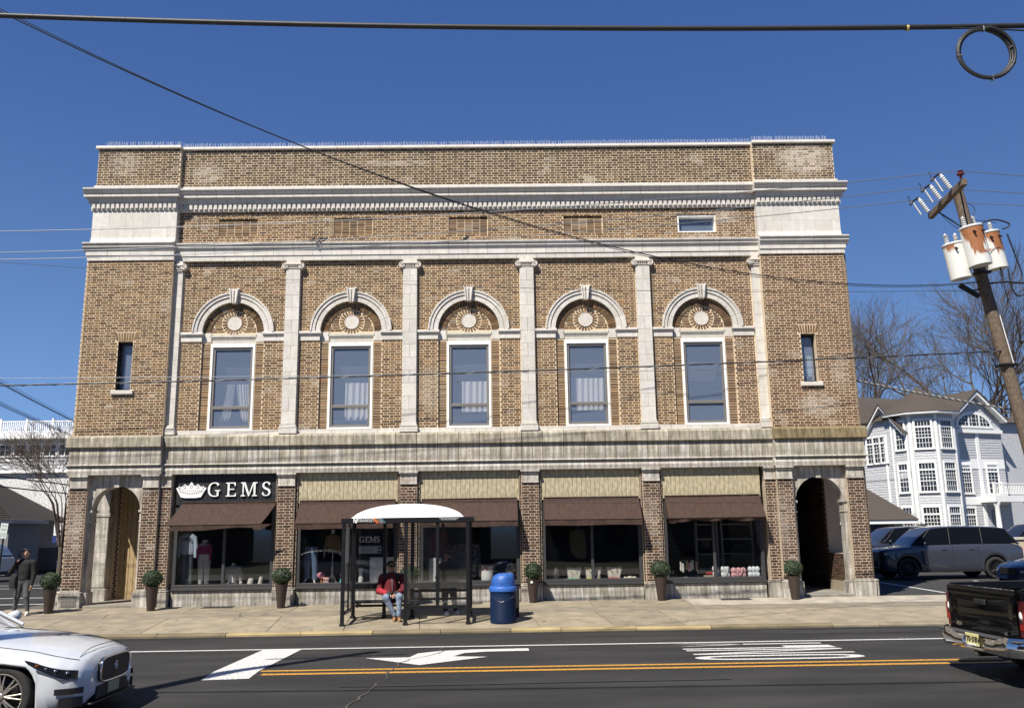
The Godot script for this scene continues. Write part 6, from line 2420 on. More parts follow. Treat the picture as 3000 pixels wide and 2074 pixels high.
var wheel_cache := {}
func wheel(parent: Node3D, at: Vector3, r: float, rim: float, side: float, spokes: int, rim_m: Material, wide := 0.21) -> void:
	var w := Node3D.new()
	w.name = "wheel"
	parent.add_child(w, true)
	w.position = at
	w.rotation.x = -PI / 2 if side > 0 else PI / 2
	w.rotation.x *= -1.0
	var key := "%.3f %.3f %d %.2f" % [r, rim, spokes, wide]
	if not wheel_cache.has(key):
		var t := MB.new()
		t.lathe(PackedVector2Array([Vector2(rim * 0.9, -wide), Vector2(r * 0.96, -wide), Vector2(r, -wide * 0.9), Vector2(r, -0.03), Vector2(r * 0.985, -0.012), Vector2(r * 0.93, 0.0), Vector2(rim * 1.08, 0.004), Vector2(rim, -0.008), Vector2(rim * 0.97, -0.06)]), 44)
		var m := MB.new()
		m.lathe(PackedVector2Array([Vector2(rim * 1.02, -0.004), Vector2(rim * 0.99, 0.006), Vector2(rim * 0.94, 0.0), Vector2(rim * 0.9, -0.05), Vector2(rim * 0.88, -0.15)]), 44)
		for i in spokes:
			for d: float in [-1.0, 1.0]:
				var a := TAU * i / spokes + d * 0.13
				var a2 := TAU * i / spokes + d * 0.05
				var p0 := Vector3(cos(a) * rim * 0.93, -0.012, sin(a) * rim * 0.93)
				var p1 := Vector3(cos(a2) * rim * 0.2, -0.002, sin(a2) * rim * 0.2)
				m.tube(PackedVector3Array([p0, p0.lerp(p1, 0.5) + Vector3(0, 0.004, 0), p1]), PackedFloat32Array([rim * 0.045, rim * 0.05, rim * 0.07]), 6)
		m.lathe(PackedVector2Array([Vector2(0, 0.012), Vector2(rim * 0.12, 0.012), Vector2(rim * 0.2, 0.0), Vector2(rim * 0.24, -0.03)]), 20)
		for i in 5:
			var a := TAU * (i + 0.5) / 5
			m.rod(Vector3(cos(a) * rim * 0.26, -0.03, sin(a) * rim * 0.26), Vector3(cos(a) * rim * 0.26, 0.004, sin(a) * rim * 0.26), rim * 0.04, 6)
		var bk := MB.new()
		bk.lathe(PackedVector2Array([Vector2(0, -0.07), Vector2(rim * 0.7, -0.07), Vector2(rim * 0.88, -0.1), Vector2(rim * 0.9, -wide)]), 28)
		wheel_cache[key] = [t.mesh(), m.mesh(), bk.mesh()]
	var c: Array = wheel_cache[key]
	part("tyre", c[0], M.rubber, w)
	part("rim", c[1], rim_m, w)
	part("brake_disc", c[2], M.black_metal, w)

func paint(r: float, g: float, b: float, metal := 0.0, rough := 0.3) -> StandardMaterial3D:
	var m := mat(Color(r, g, b), rough, metal)
	m.clearcoat_enabled = true
	m.clearcoat = 1.0
	m.clearcoat_roughness = 0.04
	return m

# a whole car; local x runs to the rear, z to the driver's side, y from the road
func plain_car(called: String, label: String, cat: String, at: Vector3, turn: float, body: Array, cabin: Array, hubs: Array, r: float, pm: Material, rim_m: Material, pillars: Array, spokes := 8) -> Node3D:
	var c := thing(called, label, cat, at, turn)
	part("body", car_shell(body, hubs, r, r * 1.14), pm, c)
	var cb := car_cabin(cabin)
	var gm := mat(Color(0.004, 0.005, 0.007), 0.03)
	gm.metallic_specular = 0.3
	part("window", cb[0], gm, c)
	part("roof", cb[1], pm, c)
	for s: float in [-1.0, 1.0]:
		for p: Array in pillars:
			var pb := MB.new()
			var pts := PackedVector3Array()
			for k in 5:
				var f := k / 4.0
				var x := lerpf(p[0], p[1], f)
				var y0 := interp(cabin, x, 1)
				var y1 := interp(cabin, x, 2)
				var yy := lerpf(y0, y1 - 0.03, f)
				var ff := clampf((yy - y0) / maxf(0.01, y1 - y0), 0, 1)
				pts.push_back(Vector3(x, yy, s * (lerpf(interp(cabin, x, 3), interp(cabin, x, 4), ff) + 0.012)))
			pb.tube(pts, PackedFloat32Array([p[2]]), 5)
			part("roof_pillar", pb, M.black_metal, c)
	var un := MB.new()
	var x0: float = body[0][0]
	var x1: float = body[body.size() - 1][0]
	var hw: float = body[body.size() / 2][3]
	un.box(Vector3(x0 + 0.15, interp(body, x0 + 0.5, 1) + 0.02, -hw + 0.12), Vector3(x1 - 0.15, 0.55, hw - 0.12))
	part("underbody", un, M.black, c)
	for h: float in hubs:
		for s: float in [-1.0, 1.0]:
			wheel(c, Vector3(h, r, s * (interp(body, h, 3) - 0.005)), r, r * 0.7, s, spokes, rim_m)
	for s: float in [-1.0, 1.0]:
		var l := MB.new()
		var lx := x0 + 0.1
		l.xf = Transform3D(Basis(Vector3.UP, s * 0.5), Vector3(lx, interp(body, lx, 2) - 0.1, s * (interp(body, lx, 3) - 0.06)))
		l.box(Vector3(-0.04, -0.05, -0.12), Vector3(0.1, 0.045, 0.12), 0.02)
		part("headlight", l, mat(Color(0.35, 0.37, 0.4), 0.1, 0.3), c)
		var t := MB.new()
		t.xf = Transform3D(Basis(), Vector3(x1 - 0.05, interp(body, x1 - 0.1, 2) - 0.12, s * (interp(body, x1 - 0.05, 3) - 0.08)))
		t.box(Vector3(-0.06, -0.07, -0.08), Vector3(0.03, 0.07, 0.08), 0.02)
		part("tail_light", t, mat(Color(0.25, 0.008, 0.008), 0.15), c)
		var mi := MB.new()
		var mx: float = lerpf(cabin[0][0], cabin[1][0], 0.9) + 0.12
		mi.ball(Vector3(mx, interp(cabin, mx, 1) + 0.06, s * (hw + 0.07)), Vector3(0.05, 0.06, 0.09), 6, 10)
		part("mirror", mi, pm, c)
	var gr := MB.new()
	var fw: float = body[1][3]
	gr.box(Vector3(x0 - 0.012, 0.42, -fw * 0.55), Vector3(x0 + 0.1, 0.6, fw * 0.55), 0.01)
	part("grille", gr, M.black, c)
	return c

func build_vehicles() -> void:
	white_sedan()
	pickup()
	# the grey sport utility parked in the car park, nose to the building
	var body := [[0.0, 0.36, 0.86, 0.62, 0.9], [0.06, 0.3, 0.92, 0.76, 0.965], [0.2, 0.27, 0.96, 0.84, 1.0], [0.6, 0.27, 1.0, 0.885, 1.05], [1.0, 0.27, 1.04, 0.89, 1.1], [1.3, 0.28, 1.08, 0.89, 1.12], [3.0, 0.29, 1.11, 0.89, 1.15], [4.2, 0.32, 1.1, 0.87, 1.15], [4.55, 0.36, 1.04, 0.82, 1.1], [4.66, 0.45, 0.98, 0.76, 1.02]]
	var cab := [[0.98, 1.06, 1.08, 0.74, 0.72], [1.3, 1.09, 1.36, 0.83, 0.7], [1.62, 1.1, 1.6, 0.85, 0.66], [1.9, 1.11, 1.665, 0.86, 0.66], [2.6, 1.11, 1.69, 0.86, 0.665], [3.6, 1.12, 1.67, 0.86, 0.655], [4.2, 1.12, 1.61, 0.84, 0.63], [4.42, 1.11, 1.38, 0.81, 0.66], [4.58, 1.09, 1.12, 0.78, 0.76]]
	var suv := plain_car("sport_utility", "dark grey sport utility vehicle parked right of brick building", "suv", Vector3(13.2, -0.06, -7.95), -0.02, body, cab, [0.83, 3.68], 0.35, paint(0.05, 0.056, 0.074, 0.35, 0.35), mat(Color(0.03, 0.03, 0.032), 0.3, 0.6), [[0.99, 1.7, 0.02], [2.25, 2.32, 0.02], [3.3, 3.36, 0.018], [4.5, 4.15, 0.03]], 10)
	var vt := MB.new()
	vt.prism(pv([1.28, 0.93, 1.33, 0.93, 1.36, 0.5, 1.31, 0.5]), 0.895, 0.903)
	vt.prism(pv([1.42, 0.93, 1.47, 0.93, 1.5, 0.5, 1.45, 0.5]), 0.895, 0.903)
	vt.prism(pv([1.31, 0.5, 1.36, 0.5, 1.5, 0.5, 1.5, 0.47, 1.31, 0.47]), 0.895, 0.904)
	part("vent", vt, M.black, suv)
	var ds := MB.new()
	for x: float in [2.3, 3.15]:
		ds.box(Vector3(x, 0.36, 0.893), Vector3(x + 0.006, 1.07, 0.9))
	for x: float in [1.95, 2.85]:
		ds.box(Vector3(x, 0.93, 0.893), Vector3(x + 0.19, 0.955, 0.903), 0.004)
	part("door_seam", ds, M.black, suv)
	var rr := MB.new()
	rr.box(Vector3(1.0, 0.24, 0.84), Vector3(3.35, 0.33, 0.89), 0.01)
	part("sill_trim", rr, M.black, suv)
	var scar := [[0.0, 0.3, 0.52, 0.52, 0.56], [0.08, 0.2, 0.6, 0.68, 0.66], [0.3, 0.17, 0.68, 0.78, 0.75], [0.9, 0.18, 0.77, 0.81, 0.86], [1.3, 0.18, 0.81, 0.81, 0.88], [2.6, 0.19, 0.83, 0.81, 0.88], [3.6, 0.22, 0.85, 0.8, 0.92], [4.05, 0.28, 0.82, 0.74, 0.9], [4.15, 0.4, 0.74, 0.66, 0.8]]
	var scab := [[0.95, 0.82, 0.84, 0.7, 0.66], [1.5, 0.85, 1.15, 0.76, 0.6], [1.85, 0.86, 1.28, 0.77, 0.56], [2.4, 0.86, 1.31, 0.77, 0.56], [3.0, 0.87, 1.24, 0.76, 0.55], [3.5, 0.88, 1.03, 0.73, 0.6], [3.75, 0.88, 0.91, 0.7, 0.66]]
	var pil := [[1.0, 1.75, 0.018], [2.3, 2.34, 0.018], [3.6, 3.0, 0.025]]
	plain_car("parked_car", "dark blue car nosing out behind the black pickup", "car", Vector3(14.35, -0.06, -1.9), 0.0, scar, scab, [0.72, 3.2], 0.3, paint(0.014, 0.03, 0.085, 0.4, 0.25), M.silver_metal, pil)
	plain_car("parked_car", "dark car in shade behind the grey sport utility's bonnet", "car", Vector3(13.9, -0.06, -12.2), 0.05, body, cab, [0.83, 3.68], 0.34, paint(0.03, 0.034, 0.045, 0.3), M.black_metal, [[0.99, 1.7, 0.02], [2.25, 2.32, 0.02], [4.5, 4.15, 0.03]])
	plain_car("parked_car", "dark car with roof rails behind the low brick wall", "car", Vector3(22.9, 0.0, -18.5), 0.0, body, cab, [0.83, 3.68], 0.34, paint(0.02, 0.02, 0.022, 0.3), M.black_metal, [[0.99, 1.7, 0.02], [2.25, 2.32, 0.02], [4.5, 4.15, 0.03]])
	plain_car("parked_car", "silver grey sport utility at left edge behind the man on the phone", "suv", Vector3(-25.4, -0.16, -17.2), 0.0, body, cab, [0.83, 3.68], 0.34, paint(0.33, 0.35, 0.38, 0.5), M.silver_metal, [[0.99, 1.7, 0.02], [2.25, 2.32, 0.02], [4.5, 4.15, 0.03]])
	plain_car("parked_car", "white car half hidden behind the left corner pillar", "car", Vector3(-23.4, -0.16, -27.5), 0.1, scar, scab, [0.72, 3.2], 0.3, paint(0.75, 0.75, 0.75), M.silver_metal, pil)

func white_sedan() -> void:
	# nose at +x: built with local x to the rear, then turned round
	var body := [[0.0, 0.25, 0.5, 0.5, 0.6], [0.03, 0.19, 0.53, 0.6, 0.66], [0.1, 0.16, 0.55, 0.685, 0.69], [0.25, 0.15, 0.585, 0.765, 0.735], [0.5, 0.15, 0.66, 0.81, 0.785], [0.9, 0.17, 0.72, 0.83, 0.835], [1.4, 0.17, 0.77, 0.83, 0.875], [2.6, 0.18, 0.82, 0.83, 0.93], [3.5, 0.22, 0.84, 0.82, 0.95], [4.05, 0.28, 0.82, 0.76, 0.92], [4.2, 0.4, 0.74, 0.66, 0.82]]
	var cab := [[1.38, 0.83, 0.86, 0.74, 0.68], [1.78, 0.86, 1.08, 0.78, 0.62], [2.1, 0.87, 1.21, 0.79, 0.58], [2.5, 0.88, 1.25, 0.79, 0.57], [3.05, 0.89, 1.2, 0.78, 0.56], [3.55, 0.9, 1.04, 0.75, 0.6], [3.8, 0.9, 0.94, 0.72, 0.66]]
	var pm := paint(0.56, 0.585, 0.62, 0.1, 0.4)
	var rim := mat(Color(0.5, 0.46, 0.4), 0.3, 0.8)
	var hubs := [0.76, 3.3]
	var c := thing("white_sedan", "silvery white sedan entering at lower left, nose to the right", "car", Vector3(-3.5, -0.17, 12.05), PI)
	part("body", car_shell(body, hubs, 0.3, 0.355), pm, c)
	var cb := car_cabin(cab)
	part("window", cb[0], mat(Color(0.01, 0.01, 0.012), 0.04), c)
	part("roof", cb[1], pm, c)
	for h: float in hubs:
		for s: float in [-1.0, 1.0]:
			wheel(c, Vector3(h, 0.3, s * 0.815), 0.3, 0.222, s, 8, rim)
	part("underbody", bx(Vector3(0.2, 0.2, -0.66), Vector3(4.0, 0.5, 0.66)), M.black, c)
	# the near side is -z after the turn: local z = -z ... both sides get the same parts
	for s: float in [-1.0, 1.0]:
		# headlight: a swept almond of dark glass following the wing
		var top := PackedVector3Array()
		var bot := PackedVector3Array()
		for i in 12:
			var f := i / 11.0
			var x := lerpf(0.075, 0.56, f)
			var w := interp(body, x, 3)
			var belt := interp(body, x, 2)
			var y1 := belt - 0.015 - 0.01 * sin(f * PI)
			var y0 := belt - 0.015 - (0.105 * pow(1.0 - f, 0.5) + 0.004) * (1.0 if f > 0.1 else 0.8)
			top.push_back(Vector3(x - 0.012, y1, s * (w + 0.008)))
			bot.push_back(Vector3(x - 0.012, y0, s * (w + 0.014)))
		var hl := MB.new()
		hl.grid([top, bot])
		part("headlight", hl, mat(Color(0.012, 0.014, 0.02), 0.05), c)
		var lens := MB.new()
		for q in [[0.17, 0.05], [0.27, 0.045], [0.36, 0.035]]:
			var w := interp(body, q[0], 3)
			var y := interp(body, q[0], 2)
			lens.ball(Vector3(q[0] - 0.02, y - 0.055, s * (w + 0.002)), Vector3(0.028, q[1] * 0.42, 0.012), 6, 10)
		lens.tube(PackedVector3Array([Vector3(0.07, interp(body, 0.07, 2) - 0.11, s * (interp(body, 0.07, 3) + 0.014)), Vector3(0.2, interp(body, 0.2, 2) - 0.12, s * (interp(body, 0.2, 3) + 0.016)), Vector3(0.42, interp(body, 0.42, 2) - 0.085, s * (interp(body, 0.42, 3) + 0.014))]), PackedFloat32Array([0.009]), 6)
		part("lens", lens, mat(Color(0.3, 0.32, 0.36), 0.15, 0.8), c)
		var am := MB.new()
		am.ball(Vector3(0.44, interp(body, 0.44, 2) - 0.05, s * (interp(body, 0.44, 3) + 0.0)), Vector3(0.06, 0.02, 0.014), 6, 10)
		part("indicator", am, mat(Color(0.5, 0.15, 0.015), 0.2), c)
		# corner intakes of the bumper
		for q in [[0.33, 0.06, 0.26], [0.22, 0.1, 0.22]]:
			var t := PackedVector3Array()
			var u := PackedVector3Array()
			for i in 8:
				var x := lerpf(0.035, q[2], i / 7.0)
				var w := interp(body, x, 3)
				t.push_back(Vector3(x - 0.018, q[0] + q[1] * 0.5, s * (w + 0.012)))
				u.push_back(Vector3(x - 0.018, q[0] - q[1] * 0.5, s * (w + 0.012)))
			var ib := MB.new()
			ib.grid([t, u])
			part("intake", ib, M.black, c)
		var mi := MB.new()
		mi.ball(Vector3(1.6, 0.95, s * 0.93), Vector3(0.06, 0.06, 0.1), 6, 10)
		part("mirror", mi, pm, c)
		# bonnet shut line
		var sl := PackedVector3Array()
		for i in 14:
			var x := lerpf(0.1, 1.35, i / 13.0)
			sl.push_back(Vector3(x, lerpf(interp(body, x, 2), interp(body, x, 4), 0.47) + 0.002, s * (interp(body, x, 3) - 0.105)))
		var sb := MB.new()
		sb.tube(sl, PackedFloat32Array([0.004]), 4)
		part("shut_line", sb, M.black, c)
	var shut := MB.new()
	var sp := PackedVector3Array()
	for i in 17:
		var f := -1.0 + i / 8.0
		sp.push_back(Vector3(0.13 - 0.03 * (1.0 - f * f), 0.565 + 0.165 * (1.0 - f * f * f * f) * 0.92, f * 0.62))
	shut.tube(sp, PackedFloat32Array([0.004]), 4)
	part("shut_line", shut, M.black, c)
	# grille with its emblem, lower mouth and plate
	var gp := PackedVector2Array()
	for i in 24:
		var a := TAU * i / 24
		gp.push_back(Vector2(0.36 * signf(cos(a)) * pow(absf(cos(a)), 0.4), 0.475 + 0.125 * signf(sin(a)) * pow(absf(sin(a)), 0.45)))
	var face := Transform3D(Basis(Vector3.UP, -PI / 2), Vector3.ZERO)
	var gb := MB.new()
	gb.xf = face
	gb.prism(gp, -0.05, 0.035)
	part("grille", gb, M.black, c)
	var rb := MB.new()
	rb.xf = face
	var ring := PackedVector3Array()
	for i in 25:
		ring.push_back(Vector3(gp[i % 24].x, gp[i % 24].y, 0.035))
	rb.tube(ring, PackedFloat32Array([0.012]), 6)
	part("grille_surround", rb, M.chrome, c)
	var em := MB.new()
	em.xf = face
	var er := PackedVector3Array()
	for i in 21:
		er.push_back(Vector3(cos(TAU * i / 20) * 0.035, 0.49 + sin(TAU * i / 20) * 0.04, 0.04))
	em.tube(er, PackedFloat32Array([0.006]), 5)
	em.ball(Vector3(0, 0.49, 0.038), Vector3(0.02, 0.026, 0.008), 6, 8)
	part("emblem", em, M.chrome, c)
	var lm := MB.new()
	lm.xf = face
	lm.prism(pv([-0.42, 0.2, 0.42, 0.2, 0.36, 0.32, -0.36, 0.32]), -0.05, 0.02)
	part("intake", lm, M.black, c)
	var lp := MB.new()
	lp.xf = face
	lp.box(Vector3(-0.14, 0.22, 0.02), Vector3(0.14, 0.36, 0.03), 0.004)
	part("number_plate", lp, cmat(0.35, 0.33, 0.2), c)
	var ls := MB.new()
	ls.xf = face
	ls.box(Vector3(-0.55, 0.16, -0.1), Vector3(0.55, 0.185, 0.045), 0.008)
	part("splitter", ls, M.black, c)
	for s: float in [-1.0, 1.0]:
		var pb := MB.new()
		pb.tube(PackedVector3Array([Vector3(1.4, 0.86, s * 0.74), Vector3(1.78, 1.06, s * 0.68), Vector3(2.1, 1.19, s * 0.6)]), PackedFloat32Array([0.025]), 6)
		part("roof_pillar", pb, pm, c)
		pb = MB.new()
		pb.tube(PackedVector3Array([Vector3(2.4, 0.88, s * 0.8), Vector3(2.45, 1.25, s * 0.6)]), PackedFloat32Array([0.025]), 6)
		part("roof_pillar", pb, pm, c)
	var wp := MB.new()
	wp.rod(Vector3(1.42, 0.885, 0.1), Vector3(1.55, 0.96, -0.45), 0.008)
	part("wiper", wp, M.black, c)

func pickup() -> void:
	# local x to the front of the truck (+x in the street), rear face at x = 0
	var P := thing("pickup_truck", "black pickup truck seen from behind at the right edge", "pickup", Vector3(6.66, -0.13, 11.2), 0.035)
	var pm := paint(0.003, 0.003, 0.0035, 0.0, 0.5)
	pm.metallic_specular = 0.1
	pm.clearcoat = 0.45
	var hw := 0.83
	# bed sides: outer skin with a wheel arch, top rail
	for s: float in [-1.0, 1.0]:
		var g := []
		var xs: Array[float] = []
		var x := 0.0
		while x < 4.6:
			xs.append(x)
			x += 0.05
		for q: float in xs:
			var yb := 0.48
			var d := absf(q - 0.98)
			if d < 0.42:
				yb = maxf(yb, 0.33 + sqrt(0.42 * 0.42 - d * d))
			var row := PackedVector3Array()
			var e := clampf(q / 0.12, 0.0, 1.0)
			var z := hw - 0.05 * (1.0 - e)
			row.push_back(Vector3(q, yb, s * (z - 0.03)))
			row.push_back(Vector3(q, yb + 0.02, s * z))
			row.push_back(Vector3(q, 0.7, s * (z + 0.005)))
			row.push_back(Vector3(q, 0.9, s * z))
			row.push_back(Vector3(q, 1.04, s * (z - 0.015)))
			row.push_back(Vector3(q, 1.075, s * (z - 0.045)))
			row.push_back(Vector3(q, 1.075, s * (z - 0.1)))
			row.push_back(Vector3(q, 1.0, s * (z - 0.12)))
			g.append(row)
		var b := MB.new()
		b.grid(g, s < 0)
		b.box(Vector3(0.0, 0.5, minf(s * (hw - 0.14), s * (hw - 0.03))), Vector3(0.02, 1.06, maxf(s * (hw - 0.14), s * (hw - 0.03))), 0.008)
		part("bed_side", b, pm, P)
		part("bed_rail", bx(Vector3(0.05, 1.075, minf(s * (hw - 0.1), s * (hw - 0.02))), Vector3(1.75, 1.09, maxf(s * (hw - 0.1), s * (hw - 0.02))), 0.006), M.black, P)
		var pin := bx(Vector3(0.3, 0.985, minf(s * (hw + 0.004), s * (hw - 0.01))), Vector3(1.8, 0.992, maxf(s * (hw + 0.006), s * (hw - 0.01))))
		part("pinstripe", pin, M.silver_metal, P)
		# tail lamp wrapping the corner
		var zi := s * (hw - 0.1)
		var zo := s * (hw + (0.012 if s > 0 else -0.025))
		var t := MB.new()
		t.prism(PackedVector2Array([Vector2(-0.012, 0.56), Vector2(0.16, 0.56), Vector2(0.17, 0.63), Vector2(0.12, 0.82), Vector2(0.06, 0.93), Vector2(-0.012, 0.96)]), minf(zi, zo), maxf(zi, zo))
		part("tail_light", t, mat(Color(0.07, 0.006, 0.008), 0.12), P)
		t = MB.new()
		t.ball(Vector3(-0.01, 0.775, s * (hw - 0.062)), Vector3(0.012, 0.07, 0.036), 8, 12)
		part("reversing_light", t, mat(Color(0.5, 0.5, 0.52), 0.1), P)
		t = MB.new()
		t.box(Vector3(-0.018, 0.63, minf(s * (hw - 0.09), s * hw)), Vector3(0.0, 0.7, maxf(s * (hw - 0.09), s * hw)), 0.006)
		t.box(Vector3(-0.016, 0.7, minf(s * (hw - 0.02), s * hw)), Vector3(0.0, 0.84, maxf(s * (hw - 0.02), s * hw)), 0.004)
		if s > 0:
			t.box(Vector3(0.0, 0.63, hw), Vector3(0.14, 0.78, hw + 0.016), 0.006)
		part("brake_light", t, mat(Color(0.24, 0.008, 0.008), 0.12), P)
	# tailgate: a pressed panel
	var g := []
	for i in 15:
		var f := i / 14.0
		var y := lerpf(0.53, 1.06, f)
		var row := PackedVector3Array()
		for k in 31:
			var z := lerpf(-0.72, 0.72, k / 30.0)
			var inx := 0.012 if (absf(z) < 0.6 and y > 0.66 and y < 0.94) else 0.0
			var lip := -0.02 * clampf((y - 1.0) / 0.05, 0, 1) + 0.03 * pow(maxf(0.0, f - 0.9) / 0.1, 2.0)
			row.push_back(Vector3(-0.02 + inx + lip - 0.012 * sin(f * PI), y, z))
		g.append(row)
	var tg := MB.new()
	tg.grid(g)
	tg.box(Vector3(-0.01, 0.53, -0.718), Vector3(0.05, 1.05, 0.718))
	tg.box(Vector3(-0.02, 1.045, -0.72), Vector3(0.055, 1.07, 0.72), 0.012)
	part("tailgate", tg, pm, P)
	var hd := MB.new()
	hd.box(Vector3(-0.045, 0.86, -0.12), Vector3(-0.01, 0.93, 0.12), 0.012)
	part("handle", hd, M.black, P)
	for q in [["TACOMA", -0.5, 0.6, 0.05], ["PRERUNNER", 0.5, 0.575, 0.04]]:
		var o := part("badge", text("V6" if q[0] == "PRERUNNER" else "4X4", "Droid Sans", q[3], 0.006, true), M.chrome, P, Vector3(-0.04, q[2], q[1]))
		o.rotation.y = -PI / 2
	part("bed_floor", bx(Vector3(0.05, 0.6, -0.72), Vector3(1.8, 0.64, 0.72)), M.black, P)
	part("bed_front", bx(Vector3(1.78, 0.6, -0.72), Vector3(1.84, 1.08, 0.72)), pm, P)
	# chrome bumper bowed round the corners, with step pad and plate recess
	var rows := []
	for i in 9:
		var f := i / 8.0
		var row := PackedVector3Array()
		for k in 41:
			var z := lerpf(-0.87, 0.87, k / 40.0)
			var az := absf(z)
			var wrap := 0.16 * pow(clampf((az - 0.66) / 0.21, 0, 1), 2.0)
			var dip := 0.035 * clampf((0.5 - az) / 0.08, 0, 1)
			var y := lerpf(0.34, 0.53 - dip - (0.0 if az < 0.6 else -0.02), f)
			var bow := 0.02 * sin(f * PI)
			var rec := 0.03 if (az < 0.2 and f > 0.2 and f < 0.95) else 0.0
			row.push_back(Vector3(-0.16 + wrap - bow + rec + 0.02 * f, y, z * (1.0 - 0.02 * wrap)))
		rows.append(row)
	var bm := MB.new()
	bm.grid(rows)
	part("bumper", bm, mat(Color(0.6, 0.6, 0.62), 0.08, 1.0), P)
	part("step_pad", bx(Vector3(-0.14, 0.5, -0.84), Vector3(0.0, 0.525, 0.84), 0.01), cmat(0.04, 0.04, 0.042), P)
	part("number_plate", bx(Vector3(-0.175, 0.39, -0.15), Vector3(-0.165, 0.53, 0.13), 0.003), cmat(0.62, 0.57, 0.25), P)
	var pl := part("plate_number", text("V70·DBV", "Droid Sans", 0.062, 0.004, true), M.black, P, Vector3(-0.177, 0.465, -0.01))
	pl.rotation.y = -PI / 2
	var p2 := part("plate_frame", text("GARDEN STATE", "Droid Sans", 0.02, 0.004, true), M.white, P, Vector3(-0.178, 0.402, -0.01))
	p2.rotation.y = -PI / 2
	part("hitch", bx(Vector3(-0.14, 0.27, -0.06), Vector3(0.1, 0.34, 0.06), 0.006), M.black_metal, P)
	part("hitch_hole", bx(Vector3(-0.15, 0.28, -0.035), Vector3(-0.135, 0.33, 0.035)), M.joint, P)
	part("exhaust", bx(Vector3(0.05, 0.24, 0.3), Vector3(0.35, 0.34, 0.42), 0.04), M.black, P)
	part("underbody", bx(Vector3(0.1, 0.3, -0.6), Vector3(4.4, 0.55, 0.6)), M.black, P)
	for h: float in [0.98, 3.85]:
		for s: float in [-1.0, 1.0]:
			wheel(P, Vector3(h, 0.33, s * 0.8), 0.335, 0.2, s, 6, M.silver_metal, 0.24)
	for s: float in [-1.0, 1.0]:
		part("mud_flap", bx(Vector3(0.6, 0.12, minf(s * 0.6, s * 0.82)), Vector3(0.62, 0.5, maxf(s * 0.6, s * 0.82))), M.black, P)
	# cab and bonnet, out of the picture to the right
	part("bonnet", bx(Vector3(3.4, 0.5, -0.8), Vector3(4.75, 1.0, 0.8), 0.12), pm, P)
	var cab := [[1.85, 1.05, 1.5, 0.79, 0.68], [2.0, 1.05, 1.56, 0.8, 0.68], [2.9, 1.05, 1.57, 0.8, 0.68], [3.6, 1.02, 1.08, 0.78, 0.74]]
	var cb := car_cabin(cab)
	part("window", cb[0], mat(Color(0.01, 0.01, 0.012), 0.04), P)
	part("roof", cb[1], pm, P)
	part("cab_rear", bx(Vector3(1.845, 1.0, -0.77), Vector3(1.88, 1.5, 0.77)), M.black, P)

# ---------------------------------------------------------------- utility pole and wires
func sag(a: Vector3, b: Vector3, drop: float, n := 24) -> PackedVector3Array:
	var p := PackedVector3Array()
	for i in n + 1:
		var f := i / float(n)
		p.push_back(a.lerp(b, f) - Vector3(0, 4.0 * drop * f * (1.0 - f), 0))
	return p

func wire(label: String, pts: PackedVector3Array, r: float, m: Material, grp := "") -> Node3D:
	var w := thing("overhead_wire", label, "wire", pts[0], 0.0, grp)
	var b := MB.new()
	b.xf = Transform3D(Basis(), -pts[0])
	b.tube(pts, PackedFloat32Array([r]), 6)
	part("strand", b, m, w)
	return w

